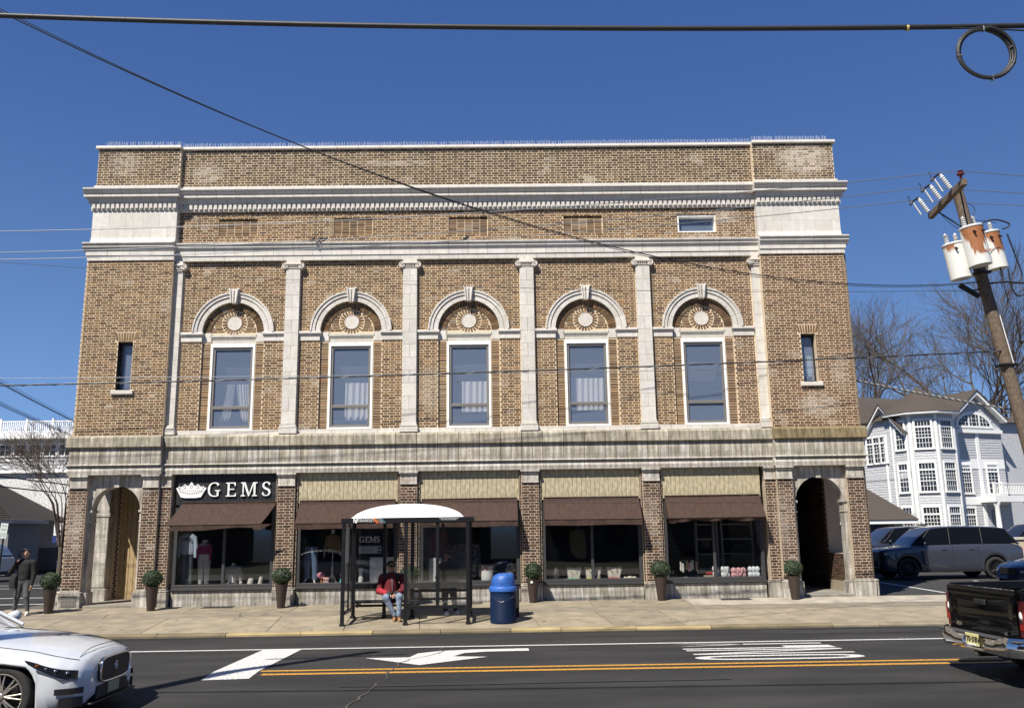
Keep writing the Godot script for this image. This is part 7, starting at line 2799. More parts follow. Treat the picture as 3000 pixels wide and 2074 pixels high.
func build_pole_and_wires() -> void:
	var foot := Vector3(12.95, -0.1, 3.0)
	var top := Vector3(11.5, 9.35, 3.0)
	var P := thing("utility_pole", "leaning wooden utility pole with crossarm at the right", "utility pole", foot)
	var X := Transform3D(Basis(), -foot)
	var ax := (top - foot).normalized()
	var along := func(y: float) -> Vector3: return foot + ax * ((y - foot.y) / ax.y)
	var b := MB.new()
	b.xf = X
	var pts := PackedVector3Array()
	var rd := PackedFloat32Array()
	for i in 9:
		pts.push_back(foot.lerp(top, i / 8.0))
		rd.push_back(lerpf(0.165, 0.12, i / 8.0))
	b.tube(pts, rd, 18, true)
	part("pole", b, M.pole_wood, P)
	# crossarm runs towards the street
	var ca := Vector3(10.98, 8.78, 3.0)
	var cb := Vector3(11.85, 9.5, 3.25)
	ca = Vector3(11.53, 9.09, 1.9)
	cb = Vector3(11.23, 9.09, 4.1)
	b = MB.new()
	b.xf = X
	var d := (cb - ca).normalized()
	var sd := d.cross(Vector3.UP).normalized()
	b.xf = X * Transform3D(Basis(sd, d.cross(sd), d), (ca + cb) * 0.5 + sd * 0.14)
	var l := (cb - ca).length() * 0.5
	b.box(Vector3(-0.06, -0.075, -l), Vector3(0.06, 0.075, l), 0.01)
	part("crossarm", b, M.pole_wood, P)
	b = MB.new()
	b.xf = X
	for s: float in [-1.0, 1.0]:
		b.rod(along.call(8.3), (ca + cb) * 0.5 + d * s * 0.7 - Vector3(0.1, 0.05, 0), 0.018)
	part("brace", b, M.black_metal, P)
	var ends: Array[Vector3] = []
	var ins := MB.new()
	ins.xf = X
	for f: float in [0.04, 0.42, 0.72, 0.98]:
		var q := ca.lerp(cb, f) + Vector3(-0.2, 0.08, 0)
		if f > 0.9:
			ins.col = Color(0.12, 0.02, 0.02)
			ins.lathe(PackedVector2Array([Vector2(0.0, 0), Vector2(0.03, 0), Vector2(0.03, 0.08), Vector2(0.085, 0.09), Vector2(0.085, 0.12), Vector2(0.04, 0.14), Vector2(0.06, 0.18), Vector2(0, 0.2)]), 14, q)
			ends.append(q + Vector3(0, 0.19, 0))
			continue
		var blk := MB.new()
		blk.xf = X
		# fused cutouts: ribbed porcelain leaning to the left, with a tube and hooks
		ins.col = Color(0.6, 0.6, 0.6)
		var pr := PackedVector2Array([Vector2(0, 0), Vector2(0.035, 0)])
		for k in 7:
			pr.push_back(Vector2(0.055, 0.02 + 0.05 * k))
			pr.push_back(Vector2(0.035, 0.045 + 0.05 * k))
		pr.push_back(Vector2(0.04, 0.4))
		pr.push_back(Vector2(0, 0.41))
		var keep := ins.xf
		ins.xf = X * Transform3D(Basis(Vector3.BACK, 0.55), q + Vector3(-0.02, 0, 0))
		ins.lathe(pr, 12)
		ins.xf = keep
		blk.rod(q + Vector3(-0.24, 0.36, 0), q + Vector3(-0.4, 0.25, 0.02), 0.025)
		blk.rod(q + Vector3(-0.4, 0.25, 0.02), q + Vector3(-0.46, 0.17, 0.02), 0.03)
		ins.col = Color(0.65, 0.65, 0.62)
		ins.rod(q + Vector3(-0.38, 0.22, 0.02), q + Vector3(-0.22, -0.08, 0.02), 0.018)
		blk.tube(sag(q + Vector3(-0.44, 0.2, 0), q + Vector3(-0.5, 0.34, 0.0), -0.12, 8), PackedFloat32Array([0.008]), 4)
		part("cutout", blk, M.black_metal, P)
		ends.append(q + Vector3(-0.3, 0.3, 0))
	part("insulator", ins, vmat(0.35), P)
	# transformers hung round the pole
	var rust := noise_img(256, 0.025, 0.0, 1.0, 81, 4)
	var tr := [[Vector3(11.26, 7.12, 3.2), 0.235, 0.8, 0.13, 0.35], [Vector3(11.55, 7.34, 3.5), 0.245, 0.88, 0.6, 0.5], [Vector3(12.3, 7.44, 2.85), 0.235, 0.86, 0.5, 0.4]]
	var tl := ["white drum lowest on the left", "rusty drum at the front", "rusty drum on the right"]
	for i in 3:
		var q: Array = tr[i]
		var T := Node3D.new()
		T.name = "transformer"
		P.add_child(T, true)
		T.position = q[0] - foot
		T.rotation.z = 0.13
		T.set_meta("label", tl[i])
		var r: float = q[1]
		var h: float = q[2]
		var mb := MB.new()
		# rust runs down from the lid: a stain with its own outline
		var seg := 40
		var nz := FastNoiseLite.new()
		nz.seed = 90 + i
		nz.frequency = 1.1
		var hts := 24
		for k in seg:
			for j in hts:
				var a0 := TAU * k / seg
				var a1 := TAU * (k + 1) / seg
				var y0 := h * j / hts
				var y1 := h * (j + 1) / hts
				var am := (a0 + a1) * 0.5
				var lean := 1.9 if i == 1 else (1.2 if i == 2 else 2.5)
				var fac := clampf(1.4 - absf(wrapf(am - lean, -PI, PI)) * (1.0 if i > 0 else 1.9), 0.0, 1.0)
				var lim: float = 1.0 - (q[3] + 0.1) * fac + 0.18 * nz.get_noise_2d(am * 4.0, 0.5) + 0.08 * nz.get_noise_2d(am * 14.0, 3.0)
				var f := clampf(((y0 / h) - lim) * 9.0 + 0.5, 0, 1) * (0.0 if fac <= 0.02 else 1.0)
				var rc := Color(0.26, 0.085, 0.03).lerp(Color(0.36, 0.16, 0.06), nz.get_noise_2d(am * 9.0, y0 * 12.0) * 0.5 + 0.5)
				mb.col = Color(0.66, 0.66, 0.62).lerp(rc, f)
				var d0 := Vector3(cos(a0), 0, sin(a0))
				var d1 := Vector3(cos(a1), 0, sin(a1))
				mb.tri(d0 * r + Vector3.UP * y0, d0 * r + Vector3.UP * y1, d1 * r + Vector3.UP * y1, d0, d0, d1)
				mb.tri(d0 * r + Vector3.UP * y0, d1 * r + Vector3.UP * y1, d1 * r + Vector3.UP * y0, d0, d1, d1)
		mb.col = Color(0.62, 0.62, 0.59)
		mb.lathe(PackedVector2Array([Vector2(0, 0.02), Vector2(r - 0.01, 0.0), Vector2(r, 0.0)]), 32)
		part("tank", mb, vmat(0.5), T)
		var lid := MB.new()
		lid.lathe(PackedVector2Array([Vector2(r + 0.012, h - 0.01), Vector2(r + 0.018, h + 0.02), Vector2(r, h + 0.035), Vector2(0, h + 0.06)]), 32)
		part("lid", lid, cmat(0.7, 0.7, 0.68, 0.5), T)
		for s: float in [-1.0, 1.0]:
			var bu := MB.new()
			var pr := PackedVector2Array([Vector2(0.0, 0), Vector2(0.05, 0)])
			for k in 5:
				pr.push_back(Vector2(0.058, 0.02 + 0.045 * k))
				pr.push_back(Vector2(0.036, 0.042 + 0.045 * k))
			pr.push_back(Vector2(0.0, 0.27))
			bu.lathe(pr, 12)
			part("bushing", bu, cmat(0.45, 0.45, 0.45, 0.35), T, Vector3(s * 0.13 - 0.02, h + 0.03, -0.03 * s))
		var lg := MB.new()
		for s: float in [-0.1, 0.1]:
			lg.rod(Vector3(s, h * 0.86, r - 0.01), Vector3(s + 0.01, h * 0.8, r + 0.05), 0.022)
		part("terminal", lg, M.black_metal, T)
		if i == 1:
			part("marking", text("W98CR2", "Droid Sans", 0.06, 0.003, true), cmat(0.3, 0.1, 0.04), T, Vector3(0.07, h * 0.3, r + 0.0))
	# brackets, drops and the riser
	b = MB.new()
	b.xf = X
	b.rod(Vector3(11.25, 7.0, 3.1), Vector3(11.68, 6.75, 3.05), 0.06)
	for y: float in [7.3, 7.5, 7.7, 7.9]:
		var c: Vector3 = along.call(y)
		b.cbox(c, Vector3(0.34, 0.06, 0.34), 0.01)
	b.cbox(along.call(5.16), Vector3(0.35, 0.05, 0.35), 0.01)
	part("bracket", b, M.black_metal, P)
	b = MB.new()
	b.xf = X
	b.rod(along.call(6.7) + Vector3(0.14, 0, 0.03), along.call(5.2) + Vector3(0.15, 0, 0.03), 0.018)
	part("riser", b, M.white, P)
	for q in [[0.018, 11.93, 8.48, 12.24, 8.58, 12.56, 8.51, 12.6, 8.42, 12.44, 8.35], [0.018, 12.53, 8.23, 12.64, 7.78, 12.75, 7.27, 12.66, 7.1], [0.017, 12.09, 8.29, 12.2, 7.72, 12.3, 7.27, 12.27, 7.15], [0.018, 12.45, 7.41, 12.48, 6.96, 12.6, 6.76, 12.78, 6.83, 12.94, 7.05], [0.024, 11.9, 7.04, 12.3, 7.09, 12.7, 7.06, 12.96, 7.07], [0.014, 11.45, 6.96, 11.58, 6.9, 11.8, 6.95], [0.007, 11.22, 8.92, 11.05, 8.75, 11.3, 8.45, 11.5, 8.35], [0.007, 11.7, 9.0, 11.85, 8.85, 11.8, 8.6, 12.1, 8.55, 12.3, 8.5]]:
		var cv := Curve3D.new()
		for k in (q.size() - 1) / 2:
			cv.add_point(Vector3(q[1 + 2 * k], q[2 + 2 * k], 3.02))
		for k in cv.point_count:
			var tg := (cv.get_point_position(mini(k + 1, cv.point_count - 1)) - cv.get_point_position(maxi(k - 1, 0))) * 0.18
			cv.set_point_in(k, -tg)
			cv.set_point_out(k, tg)
		b = MB.new()
		b.xf = X
		b.tube(cv.tessellate_even_length(4, 0.06), PackedFloat32Array([q[0]]), 6)
		part("jumper", b, M.wire, P)
	# ---- wires of the row along the building side
	var far_l := -34.0
	var span := func(p: Vector3, y_left: float, z_left: float) -> PackedVector3Array: return sag(p, Vector3(far_l, y_left, z_left), 1.1, 40)
	wire("thin pale primary wire, topmost of three from the crossarm", sag(ends[3], Vector3(-30, 9.3, 3.2), 1.0, 40), 0.009, M.wire_grey)
	wire("thin pale primary wire, middle of three from the crossarm", sag(ends[1], Vector3(-30, 8.7, 3.0), 1.0, 40), 0.009, M.wire_grey)
	wire("thin pale primary wire, lowest of three from the crossarm", sag(ends[0], Vector3(-30, 8.6, 2.8), 0.95, 40), 0.009, M.wire_grey)
	wire("pale primary wire running right from the crossarm's top end", sag(ends[3], Vector3(40, 9.6, 2.0), 0.6, 24), 0.009, M.wire_grey)
	wire("pale primary wire running right, middle one", sag(ends[1], Vector3(40, 9.3, 3.0), 0.6, 24), 0.009, M.wire_grey)
	wire("pale primary wire running right, lowest one", sag(ends[0], Vector3(40, 8.9, 4.2), 0.6, 24), 0.009, M.wire_grey)
	# telephone and secondary bundle across the shop front's upper windows
	var n := 60
	var bun := sag(Vector3(12.05, 5.47, 3.1), Vector3(-30, 5.05, 3.1), 0.28, n)
	var tw := thing("overhead_wire", "dark twisted cable crossing the upper windows from side to side", "wire", bun[0])
	b = MB.new()
	b.xf = Transform3D(Basis(), -bun[0])
	b.tube(bun, PackedFloat32Array([0.016]), 6)
	part("strand", b, M.wire, tw)
	b = MB.new()
	b.xf = Transform3D(Basis(), -bun[0])
	var hel := PackedVector3Array()
	for i in 700:
		var f := i / 699.0 * n
		var k := mini(int(f), n - 1)
		hel.push_back(bun[k].lerp(bun[k + 1], f - k) + Vector3(0, cos(i * 0.55), sin(i * 0.55)) * 0.02)
	b.tube(hel, PackedFloat32Array([0.006]), 4)
	part("lashing", b, M.wire_grey, tw)
	wire("thin pale wire above the dark twisted cable", sag(Vector3(12.1, 5.22, 3.0), Vector3(-30, 5.5, 3.0), 0.22, 40), 0.006, M.wire_grey)
	# the service drop slanting down to the crossarm side and the heavy cable overhead
	wire("black cable slanting from top left down to the pole", sag(Vector3(-7.2, 9.15, 12.2), Vector3(11.75, 7.08, 3.1), 1.47, 60), 0.0095, M.wire)
	wire("thin black cable twisted round the slanting one", sag(Vector3(-7.2, 9.19, 12.25), Vector3(11.75, 7.06, 3.1), 1.52, 60), 0.006, M.wire)
	var main := sag(Vector3(-9, 6.52, 15.3), Vector3(9, 6.07, 15.3), 0.27, 50)
	var H := thing("overhead_cable", "thick black lashed cable across the top of the picture", "cable", main[0])
	b = MB.new()
	b.xf = Transform3D(Basis(), -main[0])
	b.tube(main, PackedFloat32Array([0.023]), 10)
	part("strand", b, M.wire, H)
	b = MB.new()
	b.xf = Transform3D(Basis(), -main[0])
	for i in 60:
		var f := (i + rng.randf()) / 61.0 * 50
		var k := mini(int(f), 49)
		var c := main[k].lerp(main[k + 1], f - k)
		b.rod(c + Vector3(-0.03, -0.02, 0.013), c + Vector3(0.03, 0.01, 0.022), 0.0015, 4)
	part("lashing", b, M.wire_grey, H)
	var bd := main[39] + Vector3(0.0, 0, 0)
	b = MB.new()
	b.xf = Transform3D(Basis(Vector3.BACK, PI / 2), Vector3(4.42, 5.972, 15.3) - main[0])
	b.lathe(PackedVector2Array([Vector2(0.0245, -0.012), Vector2(0.027, -0.01), Vector2(0.027, 0.01), Vector2(0.0245, 0.012)]), 12)
	part("yellow_band", b, cmat(0.5, 0.42, 0.14), H)
	var K := thing("cable_coil", "coil of black cable hanging under the thick cable at top right", "cable coil", Vector3(5.07, 5.935, 15.33))
	var lp := PackedVector3Array()
	for i in 161:
		var a := PI / 2 + TAU * 5.0 * i / 160.0
		var lay := i / 32
		var r := 0.234 + 0.013 * sin(lay * 2.3) + 0.006 * sin(i * 0.21)
		lp.push_back(Vector3(cos(a) * r * 1.02, -0.23 + sin(a) * r * (0.97 + 0.012 * lay), 0.012 * sin(lay * 1.9) + 0.01 * sin(i * 0.13)))
	b = MB.new()
	b.tube(lp, PackedFloat32Array([0.0125]), 8)
	part("coil", b, M.wire, K)
	b = MB.new()
	for a: float in [PI / 2, PI + 0.1, -0.4, -PI / 2 + 0.1, 0.25]:
		var c := Vector3(cos(a) * 0.24, -0.23 + sin(a) * 0.235, 0)
		b.xf = Transform3D(Basis(Vector3.BACK, a + PI / 2), c)
		b.box(Vector3(-0.006, -0.024, -0.022), Vector3(0.006, 0.024, 0.022), 0.004)
	part("cable_tie", b, M.wire_grey, K)
	wire("thin black cable leaving the coil to the right", sag(Vector3(4.8, 5.96, 15.32), Vector3(7.4, 5.72, 15.3), -0.04, 20), 0.007, M.wire)
	# drop wire to the building's right corner with spiral guard
	var dw := sag(Vector3(10.0, 5.5, -0.6), Vector3(13.4, 3.95, 3.0), 0.05, 30)
	var G := thing("overhead_wire", "service cable with pale spiral wrap from right corner past the pole", "wire", dw[0])
	b = MB.new()
	b.xf = Transform3D(Basis(), -dw[0])
	b.tube(dw, PackedFloat32Array([0.022]), 6)
	part("strand", b, M.wire, G)
	b = MB.new()
	b.xf = Transform3D(Basis(), -dw[0])
	hel = PackedVector3Array()
	for i in 300:
		var f := i / 299.0 * 30
		var k := mini(int(f), 29)
		hel.push_back(dw[k].lerp(dw[k + 1], f - k) + Vector3(0, cos(i * 0.7), sin(i * 0.7)) * 0.026)
	b.tube(hel, PackedFloat32Array([0.005]), 4)
	part("spiral_wrap", b, M.white, G)
	wire("thin telephone wire between the pole and right trees", sag(Vector3(11.8, 6.9, 3.0), Vector3(-30, 10.3, 3.0), 0.9, 40), 0.005, M.wire)
	# lines along the side street at far left
	for k in 6:
		var dy: float = [0.0, -0.14, -0.22, -1.05, -1.15, -1.25][k]
		wire(["highest of six wires along the side street at far left", "second of six wires along the side street", "third of six wires along the side street", "fourth of six wires along the side street", "fifth of six wires along the side street", "lowest of six wires along the side street"][k], sag(Vector3(-12.6, 6.35 + dy * 0.62, 2.0), Vector3(-20.0 + 0.1 * k, 6.6 + dy * 0.6, -30), 0.25, 24), 0.011 if k % 3 else 0.006, M.wire)
	for k in 2:
		wire(["heavy black cable low across the white building at left", "black cable just under the heavy one at left"][k], sag(Vector3(-14.0, 3.55 - 0.3 * k, -1.0), Vector3(-17.0, 4.0 - 0.35 * k, -30), 0.15, 24), 0.022, M.wire)
	# a pole and its lines on the photographer's side: only their shadows are seen
	var N := thing("utility_pole", "utility pole behind the camera that shades the road", "utility pole", Vector3(-6.75, -0.2, 15.7))
	b = MB.new()
	b.rod(Vector3.ZERO, Vector3(0, 12.6, 0), 0.13, 12)
	b.rod(Vector3(-1.0, 11.6, 0.2), Vector3(1.0, 11.6, -0.2), 0.06, 6)
	part("pole", b, M.pole_wood, N)

# ---------------------------------------------------------------- background buildings and trees
func house_window(parent: Node3D, xf: Transform3D, w: float, h: float, transom: bool, cols := 4, arched := false) -> void:
	var n := Node3D.new()
	n.name = "window"
	parent.add_child(n, true)
	n.transform = xf
	var c := 0.13
	var cs := MB.new()
	cs.box(Vector3(-w / 2 - c, -c, 0), Vector3(-w / 2, h + c, 0.07), 0.01)
	cs.box(Vector3(w / 2, -c, 0), Vector3(w / 2 + c, h + c, 0.07), 0.01)
	cs.box(Vector3(-w / 2, h, 0), Vector3(w / 2, h + c, 0.07), 0.01)
	cs.box(Vector3(-w / 2 - c * 1.2, -c, 0), Vector3(w / 2 + c * 1.2, 0, 0.1), 0.01)
	var ys: Array[float] = []
	if transom:
		cs.box(Vector3(-w / 2, h * 0.74, 0.01), Vector3(w / 2, h * 0.8, 0.06))
	var mid := h * 0.37 if transom else h * 0.48
	cs.box(Vector3(-w / 2, mid - 0.025, 0.01), Vector3(w / 2, mid + 0.025, 0.05))
	part("casing", cs, M.frame_white, n)
	part("pane", bx(Vector3(-w / 2, 0, 0.004), Vector3(w / 2, h, 0.012)), M.house_glass, n)
	var mu := MB.new()
	for k in range(1, cols):
		var x := -w / 2 + w * k / cols
		mu.box(Vector3(x - 0.012, 0, 0.013), Vector3(x + 0.012, h, 0.022))
	var hs: Array[float] = [mid * 0.5, mid + ((h * 0.74 if transom else h) - mid) * 0.33, mid + ((h * 0.74 if transom else h) - mid) * 0.67]
	for y in hs:
		mu.box(Vector3(-w / 2, y - 0.012, 0.013), Vector3(w / 2, y + 0.012, 0.0215))
	part("muntin", mu, M.frame_white, n)

func siding(parent: Node3D, xf: Transform3D, w: float, y0: float, y1: float, m: Material, gable := 0.0) -> void:
	var y := y0
	var st := 0.17
	while y < y1 - 0.02:
		var hw := w / 2
		if gable > 0.0:
			hw = w / 2 * (1.0 - (y - y0) / (y1 - y0))
		if hw > 0.1:
			var b := MB.new()
			b.mould(PackedVector2Array([Vector2(0.0, y), Vector2(0.03, y), Vector2(0.006, y + st + 0.01), Vector2(0.0, y + st + 0.01)]), -hw, hw)
			var o := part("siding_board", b, m, parent)
			o.transform = xf
		y += st

func grow(b: MB, rg: RandomNumberGenerator, p: Vector3, d: Vector3, l: float, r: float, lev: int, spread: float, up: float) -> void:
	var pts := PackedVector3Array([p])
	var rd := PackedFloat32Array([r])
	var q := p
	var n := 4 if lev > 2 else 3
	var dirs: Array[Vector3] = []
	var e := d
	for i in n:
		e = (e + Vector3(rg.randfn(), rg.randfn() * 0.5, rg.randfn()) * 0.13 + Vector3(0, up, 0)).normalized()
		q += e * l / n
		pts.push_back(q)
		rd.push_back(lerpf(r, r * 0.62, (i + 1.0) / n))
		dirs.append(e)
	b.tube(pts, rd, 7 if lev > 4 else (4 if lev > 2 else 3))
	if lev == 0:
		return
	var kids := 2 + (1 if rg.randf() < 0.45 else 0)
	for k in kids + 1:
		var at: Vector3 = q if k < kids else pts[1 + rg.randi() % (n - 1)]
		var a := rg.randf() * TAU
		var s := e.cross(Vector3.UP if absf(e.y) < 0.95 else Vector3.RIGHT).normalized()
		var t := s.cross(e)
		var sp := spread * rg.randf_range(0.5, 1.25)
		var nd := (e * cos(sp) + (s * cos(a) + t * sin(a)) * sin(sp)).normalized()
		grow(b, rg, at, nd, l * rg.randf_range(0.62, 0.88), maxf(r * (0.62 if k < kids else 0.42), 0.007), lev - 1, spread, up)

func bare_tree(called: String, label: String, at: Vector3, h: float, r: float, sd: int, levels := 7, spread := 0.5, fork := 4) -> void:
	var rg := RandomNumberGenerator.new()
	rg.seed = sd
	var T := thing(called, label, "tree", at)
	var tb := MB.new()
	tb.tube(PackedVector3Array([Vector3.ZERO, Vector3(0.05, h * 0.12, 0), Vector3(0, h * 0.24, 0.05)]), PackedFloat32Array([r * 1.25, r, r * 0.9]), 10)
	part("trunk", tb, M.bark, T)
	var cb := MB.new()
	for k in fork:
		var a := TAU * k / fork + rg.randf() * 0.8
		var d := Vector3(cos(a) * 0.5, 1.0, sin(a) * 0.5).normalized()
		grow(cb, rg, Vector3(0, h * (0.2 + 0.04 * (k % 2)), 0), d, h * 0.24, r * 0.55, levels, spread, 0.035)
	part("crown", cb, M.bark, T)

func build_background() -> void:
	M.house_glass = mat(Color(0.02, 0.024, 0.03), 0.05)
	M.siding = weather(mat(Color(0.57, 0.58, 0.6), 0.7), M.fine, Vector3(0.5, 0.5, 0.5))
	M.shingle = weather(mat(Color(0.115, 0.092, 0.075), 0.95), noise_img(512, 0.12, 0.5, 1.0, 101, 3), Vector3(0.5, 1.2, 0.5), bump_img(512, 0.1, 102, 4.0, 3), 0.8)
	# ------------------------------------------------ white house with the bay tower
	var H := thing("white_house", "grey white clapboard house with tall bay tower and shingled roofs", "house", Vector3(29.3, 0, -37.1), deg_to_rad(20.0))
	var TW := Transform3D(Basis(Vector3.UP, deg_to_rad(-20.0)), Vector3.ZERO)
	var c := MB.new()
	c.box(Vector3(-1.9, 0, -10), Vector3(9.5, 8.75, -0.05))
	c.xf = TW
	c.lathe(PackedVector2Array([Vector2(2.05, 0), Vector2(2.05, 8.9)]), 8, Vector3.ZERO, false)
	c.xf = Transform3D()
	c.box(Vector3(1.8, 0, -0.1), Vector3(6.2, 8.75, 0.9))
	part("wall", c, M.siding, H)
	# tower faces: corners at 0, 45, 90 degrees from the front
	var R := 2.08
	for k in 4:
		var a0 := -PI / 2 + k * PI / 4
		var am := a0 + PI / 8
		var fw := 2.0 * R * sin(PI / 8)
		var ap := R * cos(PI / 8)
		var xf := TW * Transform3D(Basis(Vector3.UP, am), Vector3(sin(am) * ap, 0, cos(am) * ap))
		siding(H, xf, fw - 0.12, 0.5, 8.5, M.siding)
		var cbd := MB.new()
		cbd.box(Vector3(-fw / 2 - 0.02, 0.4, 0.0), Vector3(-fw / 2 + 0.09, 8.9, 0.055))
		cbd.box(Vector3(fw / 2 - 0.09, 0.4, 0.0), Vector3(fw / 2 + 0.02, 8.9, 0.055))
		var o := part("corner_board", cbd, M.frame_white, H)
		o.transform = xf
		var fr := part("frieze_board", bx(Vector3(-fw / 2, 8.35, 0.0), Vector3(fw / 2, 8.9, 0.05)), M.siding, H)
		fr.transform = xf
		for q in [[0.92, 1.85], [3.82, 1.8], [6.62, 1.8]]:
			house_window(H, xf * Transform3D(Basis(), Vector3(0, q[0], 0.03)), 0.92 if k in [1, 2] else 0.7, q[1], true, 5 if k in [1, 2] else 3)
	var tr := MB.new()
	tr.xf = TW
	tr.lathe(PackedVector2Array([Vector2(2.15, 8.78), Vector2(2.58, 8.86), Vector2(2.58, 8.98)]), 8, Vector3.ZERO, false)
	part("eave", tr, M.frame_white, H)
	tr = MB.new()
	tr.xf = TW
	tr.lathe(PackedVector2Array([Vector2(2.62, 8.98), Vector2(0.0, 10.95)]), 8, Vector3.ZERO, false)
	part("roof", tr, M.shingle, H)
	# side wall facing the car park, with its gable
	var sx := Transform3D(Basis(Vector3.UP, -PI / 2), Vector3(-1.92, 0, -1.6))
	siding(H, sx, 4.6, 0.5, 7.9, M.siding)
	var sg := Transform3D(Basis(Vector3.UP, -PI / 2), Vector3(-1.92, 7.9, -1.3))
	var gm := MB.new()
	gm.xf = sg
	gm.prism(pv([-1.75, 0, 1.75, 0, 0, 1.75]), -2.5, -0.01)
	part("wall", gm, M.siding, H)
	siding(H, sg, 3.5, 0.0, 1.72, M.siding, 1.0)
	gm = MB.new()
	gm.xf = sg
	for s: float in [-1.0, 1.0]:
		gm.prism(PackedVector2Array([Vector2(s * 2.0, -0.25), Vector2(0, 1.85), Vector2(0, 1.7), Vector2(s * 1.9, -0.35)]), -0.3, 0.35)
	part("barge_board", gm, M.frame_white, H)
	gm = MB.new()
	gm.xf = sg
	for s: float in [-1.0, 1.0]:
		gm.prism(PackedVector2Array([Vector2(s * 2.05, -0.24), Vector2(0, 1.97), Vector2(0, 1.86), Vector2(s * 1.98, -0.27)]), -4.0, 0.4)
	part("roof", gm, M.shingle, H)
	for q in [[-2.3, -2.15], [2.15, 2.3], [0.2, 0.35]]:
		var o := part("corner_board", bx(Vector3(q[0], 0.3, 0.0), Vector3(q[1], 7.6, 0.07)), M.frame_white, H)
		o.transform = sx
	var bb := part("band_board", bx(Vector3(-2.3, 4.7, 0.0), Vector3(2.3, 5.15, 0.055)), M.siding, H)
	bb.transform = sx
	for k in 3:
		house_window(H, sx * Transform3D(Basis(), Vector3(-1.15 + 0.62 * k, 5.9, 0.03)), 0.5, 1.7, true, 2)
	# main front right of the tower
	var fx := Transform3D(Basis(), Vector3(4.0, 0, 0.9))
	siding(H, fx, 4.3, 0.5, 7.8, M.siding)
	var fg := Transform3D(Basis(), Vector3(3.9, 8.3, 0.9))
	gm = MB.new()
	gm.xf = fg
	gm.prism(pv([-2.2, -0.6, 2.2, -0.6, 2.2, 0.3, 0, 1.95, -2.2, 0.3]), -3.0, -0.01)
	part("wall", gm, M.siding, H)
	siding(H, fg * Transform3D(Basis(), Vector3(0, 0.3, 0)), 4.0, 0.0, 1.6, M.siding, 1.0)
	gm = MB.new()
	gm.xf = fg
	for s: float in [-1.0, 1.0]:
		gm.prism(PackedVector2Array([Vector2(s * 2.55, 0.35), Vector2(0, 2.3), Vector2(0, 2.08), Vector2(s * 2.45, 0.2)]), -0.2, 0.45)
	part("barge_board", gm, M.frame_white, H)
	gm = MB.new()
	gm.xf = fg
	for s: float in [-1.0, 1.0]:
		gm.prism(PackedVector2Array([Vector2(s * 2.6, 0.36), Vector2(0, 2.42), Vector2(0, 2.31), Vector2(s * 2.55, 0.36)]), -6.0, 0.5)
	gm.xf = Transform3D()
	gm.prism(pv([-2.2, 8.7, 10, 8.7, 10, 8.75, 8.4, 11.0, 0.5, 11.0]), -6.1, -6.0)
	gm.quad(Vector3(-2.2, 8.7, 0.3), Vector3(10, 8.7, 0.3), Vector3(8.4, 11.0, -5.5), Vector3(-0.6, 11.0, -5.5))
	gm.quad(Vector3(-2.2, 8.7, 0.3), Vector3(-2.2, 8.7, -10), Vector3(-0.6, 11.0, -5.5), Vector3(-0.6, 11.0, -5.5))
	part("roof", gm, M.shingle, H)
	# fan window
	var fan := Node3D.new()
	fan.name = "arch_window"
	H.add_child(fan, true)
	fan.position = Vector3(3.75, 8.25, 0.93)
	var segp := func(w: float, hh: float) -> PackedVector2Array:
		var p := PackedVector2Array()
		for i in 21:
			var a := PI * i / 20
			p.push_back(Vector2(cos(a) * w, sin(a) * hh))
		return p
	var fm := MB.new()
	fm.prism(segp.call(1.62, 1.0), 0.0, 0.04)
	part("casing", fm, M.frame_white, fan)
	fm = MB.new()
	fm.prism(segp.call(1.42, 0.8), 0.0, 0.055)
	part("pane", fm, M.house_glass, fan)
	fm = MB.new()
	for x: float in [-0.48, 0.48]:
		fm.box(Vector3(x - 0.06, 0, 0.05), Vector3(x + 0.06, 0.76, 0.08))
	for x: float in [-1.1, -0.8, -0.2, 0.2, 0.8, 1.1]:
		fm.box(Vector3(x - 0.012, 0, 0.05), Vector3(x + 0.012, 0.8 * sqrt(1.0 - x * x / 2.02), 0.07))
	for y: float in [0.25, 0.5]:
		fm.box(Vector3(-1.42 * sqrt(1.0 - y * y / 0.64), y - 0.012, 0.05), Vector3(1.42 * sqrt(1.0 - y * y / 0.64), y + 0.012, 0.069))
	fm.box(Vector3(-1.7, -0.14, 0), Vector3(1.7, 0.0, 0.1))
	part("muntin", fm, M.frame_white, fan)
	var tb := MB.new()
	tb.xf = fx
	tb.box(Vector3(-2.15, 7.75, 0.0), Vector3(2.15, 8.0, 0.2))
	tb.box(Vector3(-2.15, 5.35, 0.0), Vector3(2.15, 5.95, 0.05))
	tb.box(Vector3(-2.15, 2.95, 0.0), Vector3(2.15, 3.5, 0.05))
	for x: float in [-2.1, -0.25]:
		tb.box(Vector3(x, 0.4, 0.0), Vector3(x + 0.28, 7.75, 0.07))
	part("band_board", tb, M.frame_white, H)
	for y: float in [0.9, 3.75]:
		house_window(H, fx * Transform3D(Basis(), Vector3(-1.45, y, 0.03)), 0.8, 1.8, true, 4)
	house_window(H, fx * Transform3D(Basis(), Vector3(0.95, 3.7, 0.03)), 0.9, 1.9, true, 3)
	# balcony on columns
	var bal := MB.new()
	bal.xf = Transform3D(Basis(), Vector3(3.55, 0, 0.95))
	bal.box(Vector3(0, 3.1, 0), Vector3(3.4, 3.5, 1.2))
	bal.box(Vector3(0, 4.25, 1.1), Vector3(3.4, 4.33, 1.18))
	bal.box(Vector3(0, 3.6, 1.1), Vector3(3.4, 3.66, 1.18))
	for x: float in [0.0, 0.7, 3.3]:
		bal.box(Vector3(x, 3.5, 1.07), Vector3(x + 0.13, 4.4, 1.2))
	part("balcony", bal, M.frame_white, H)
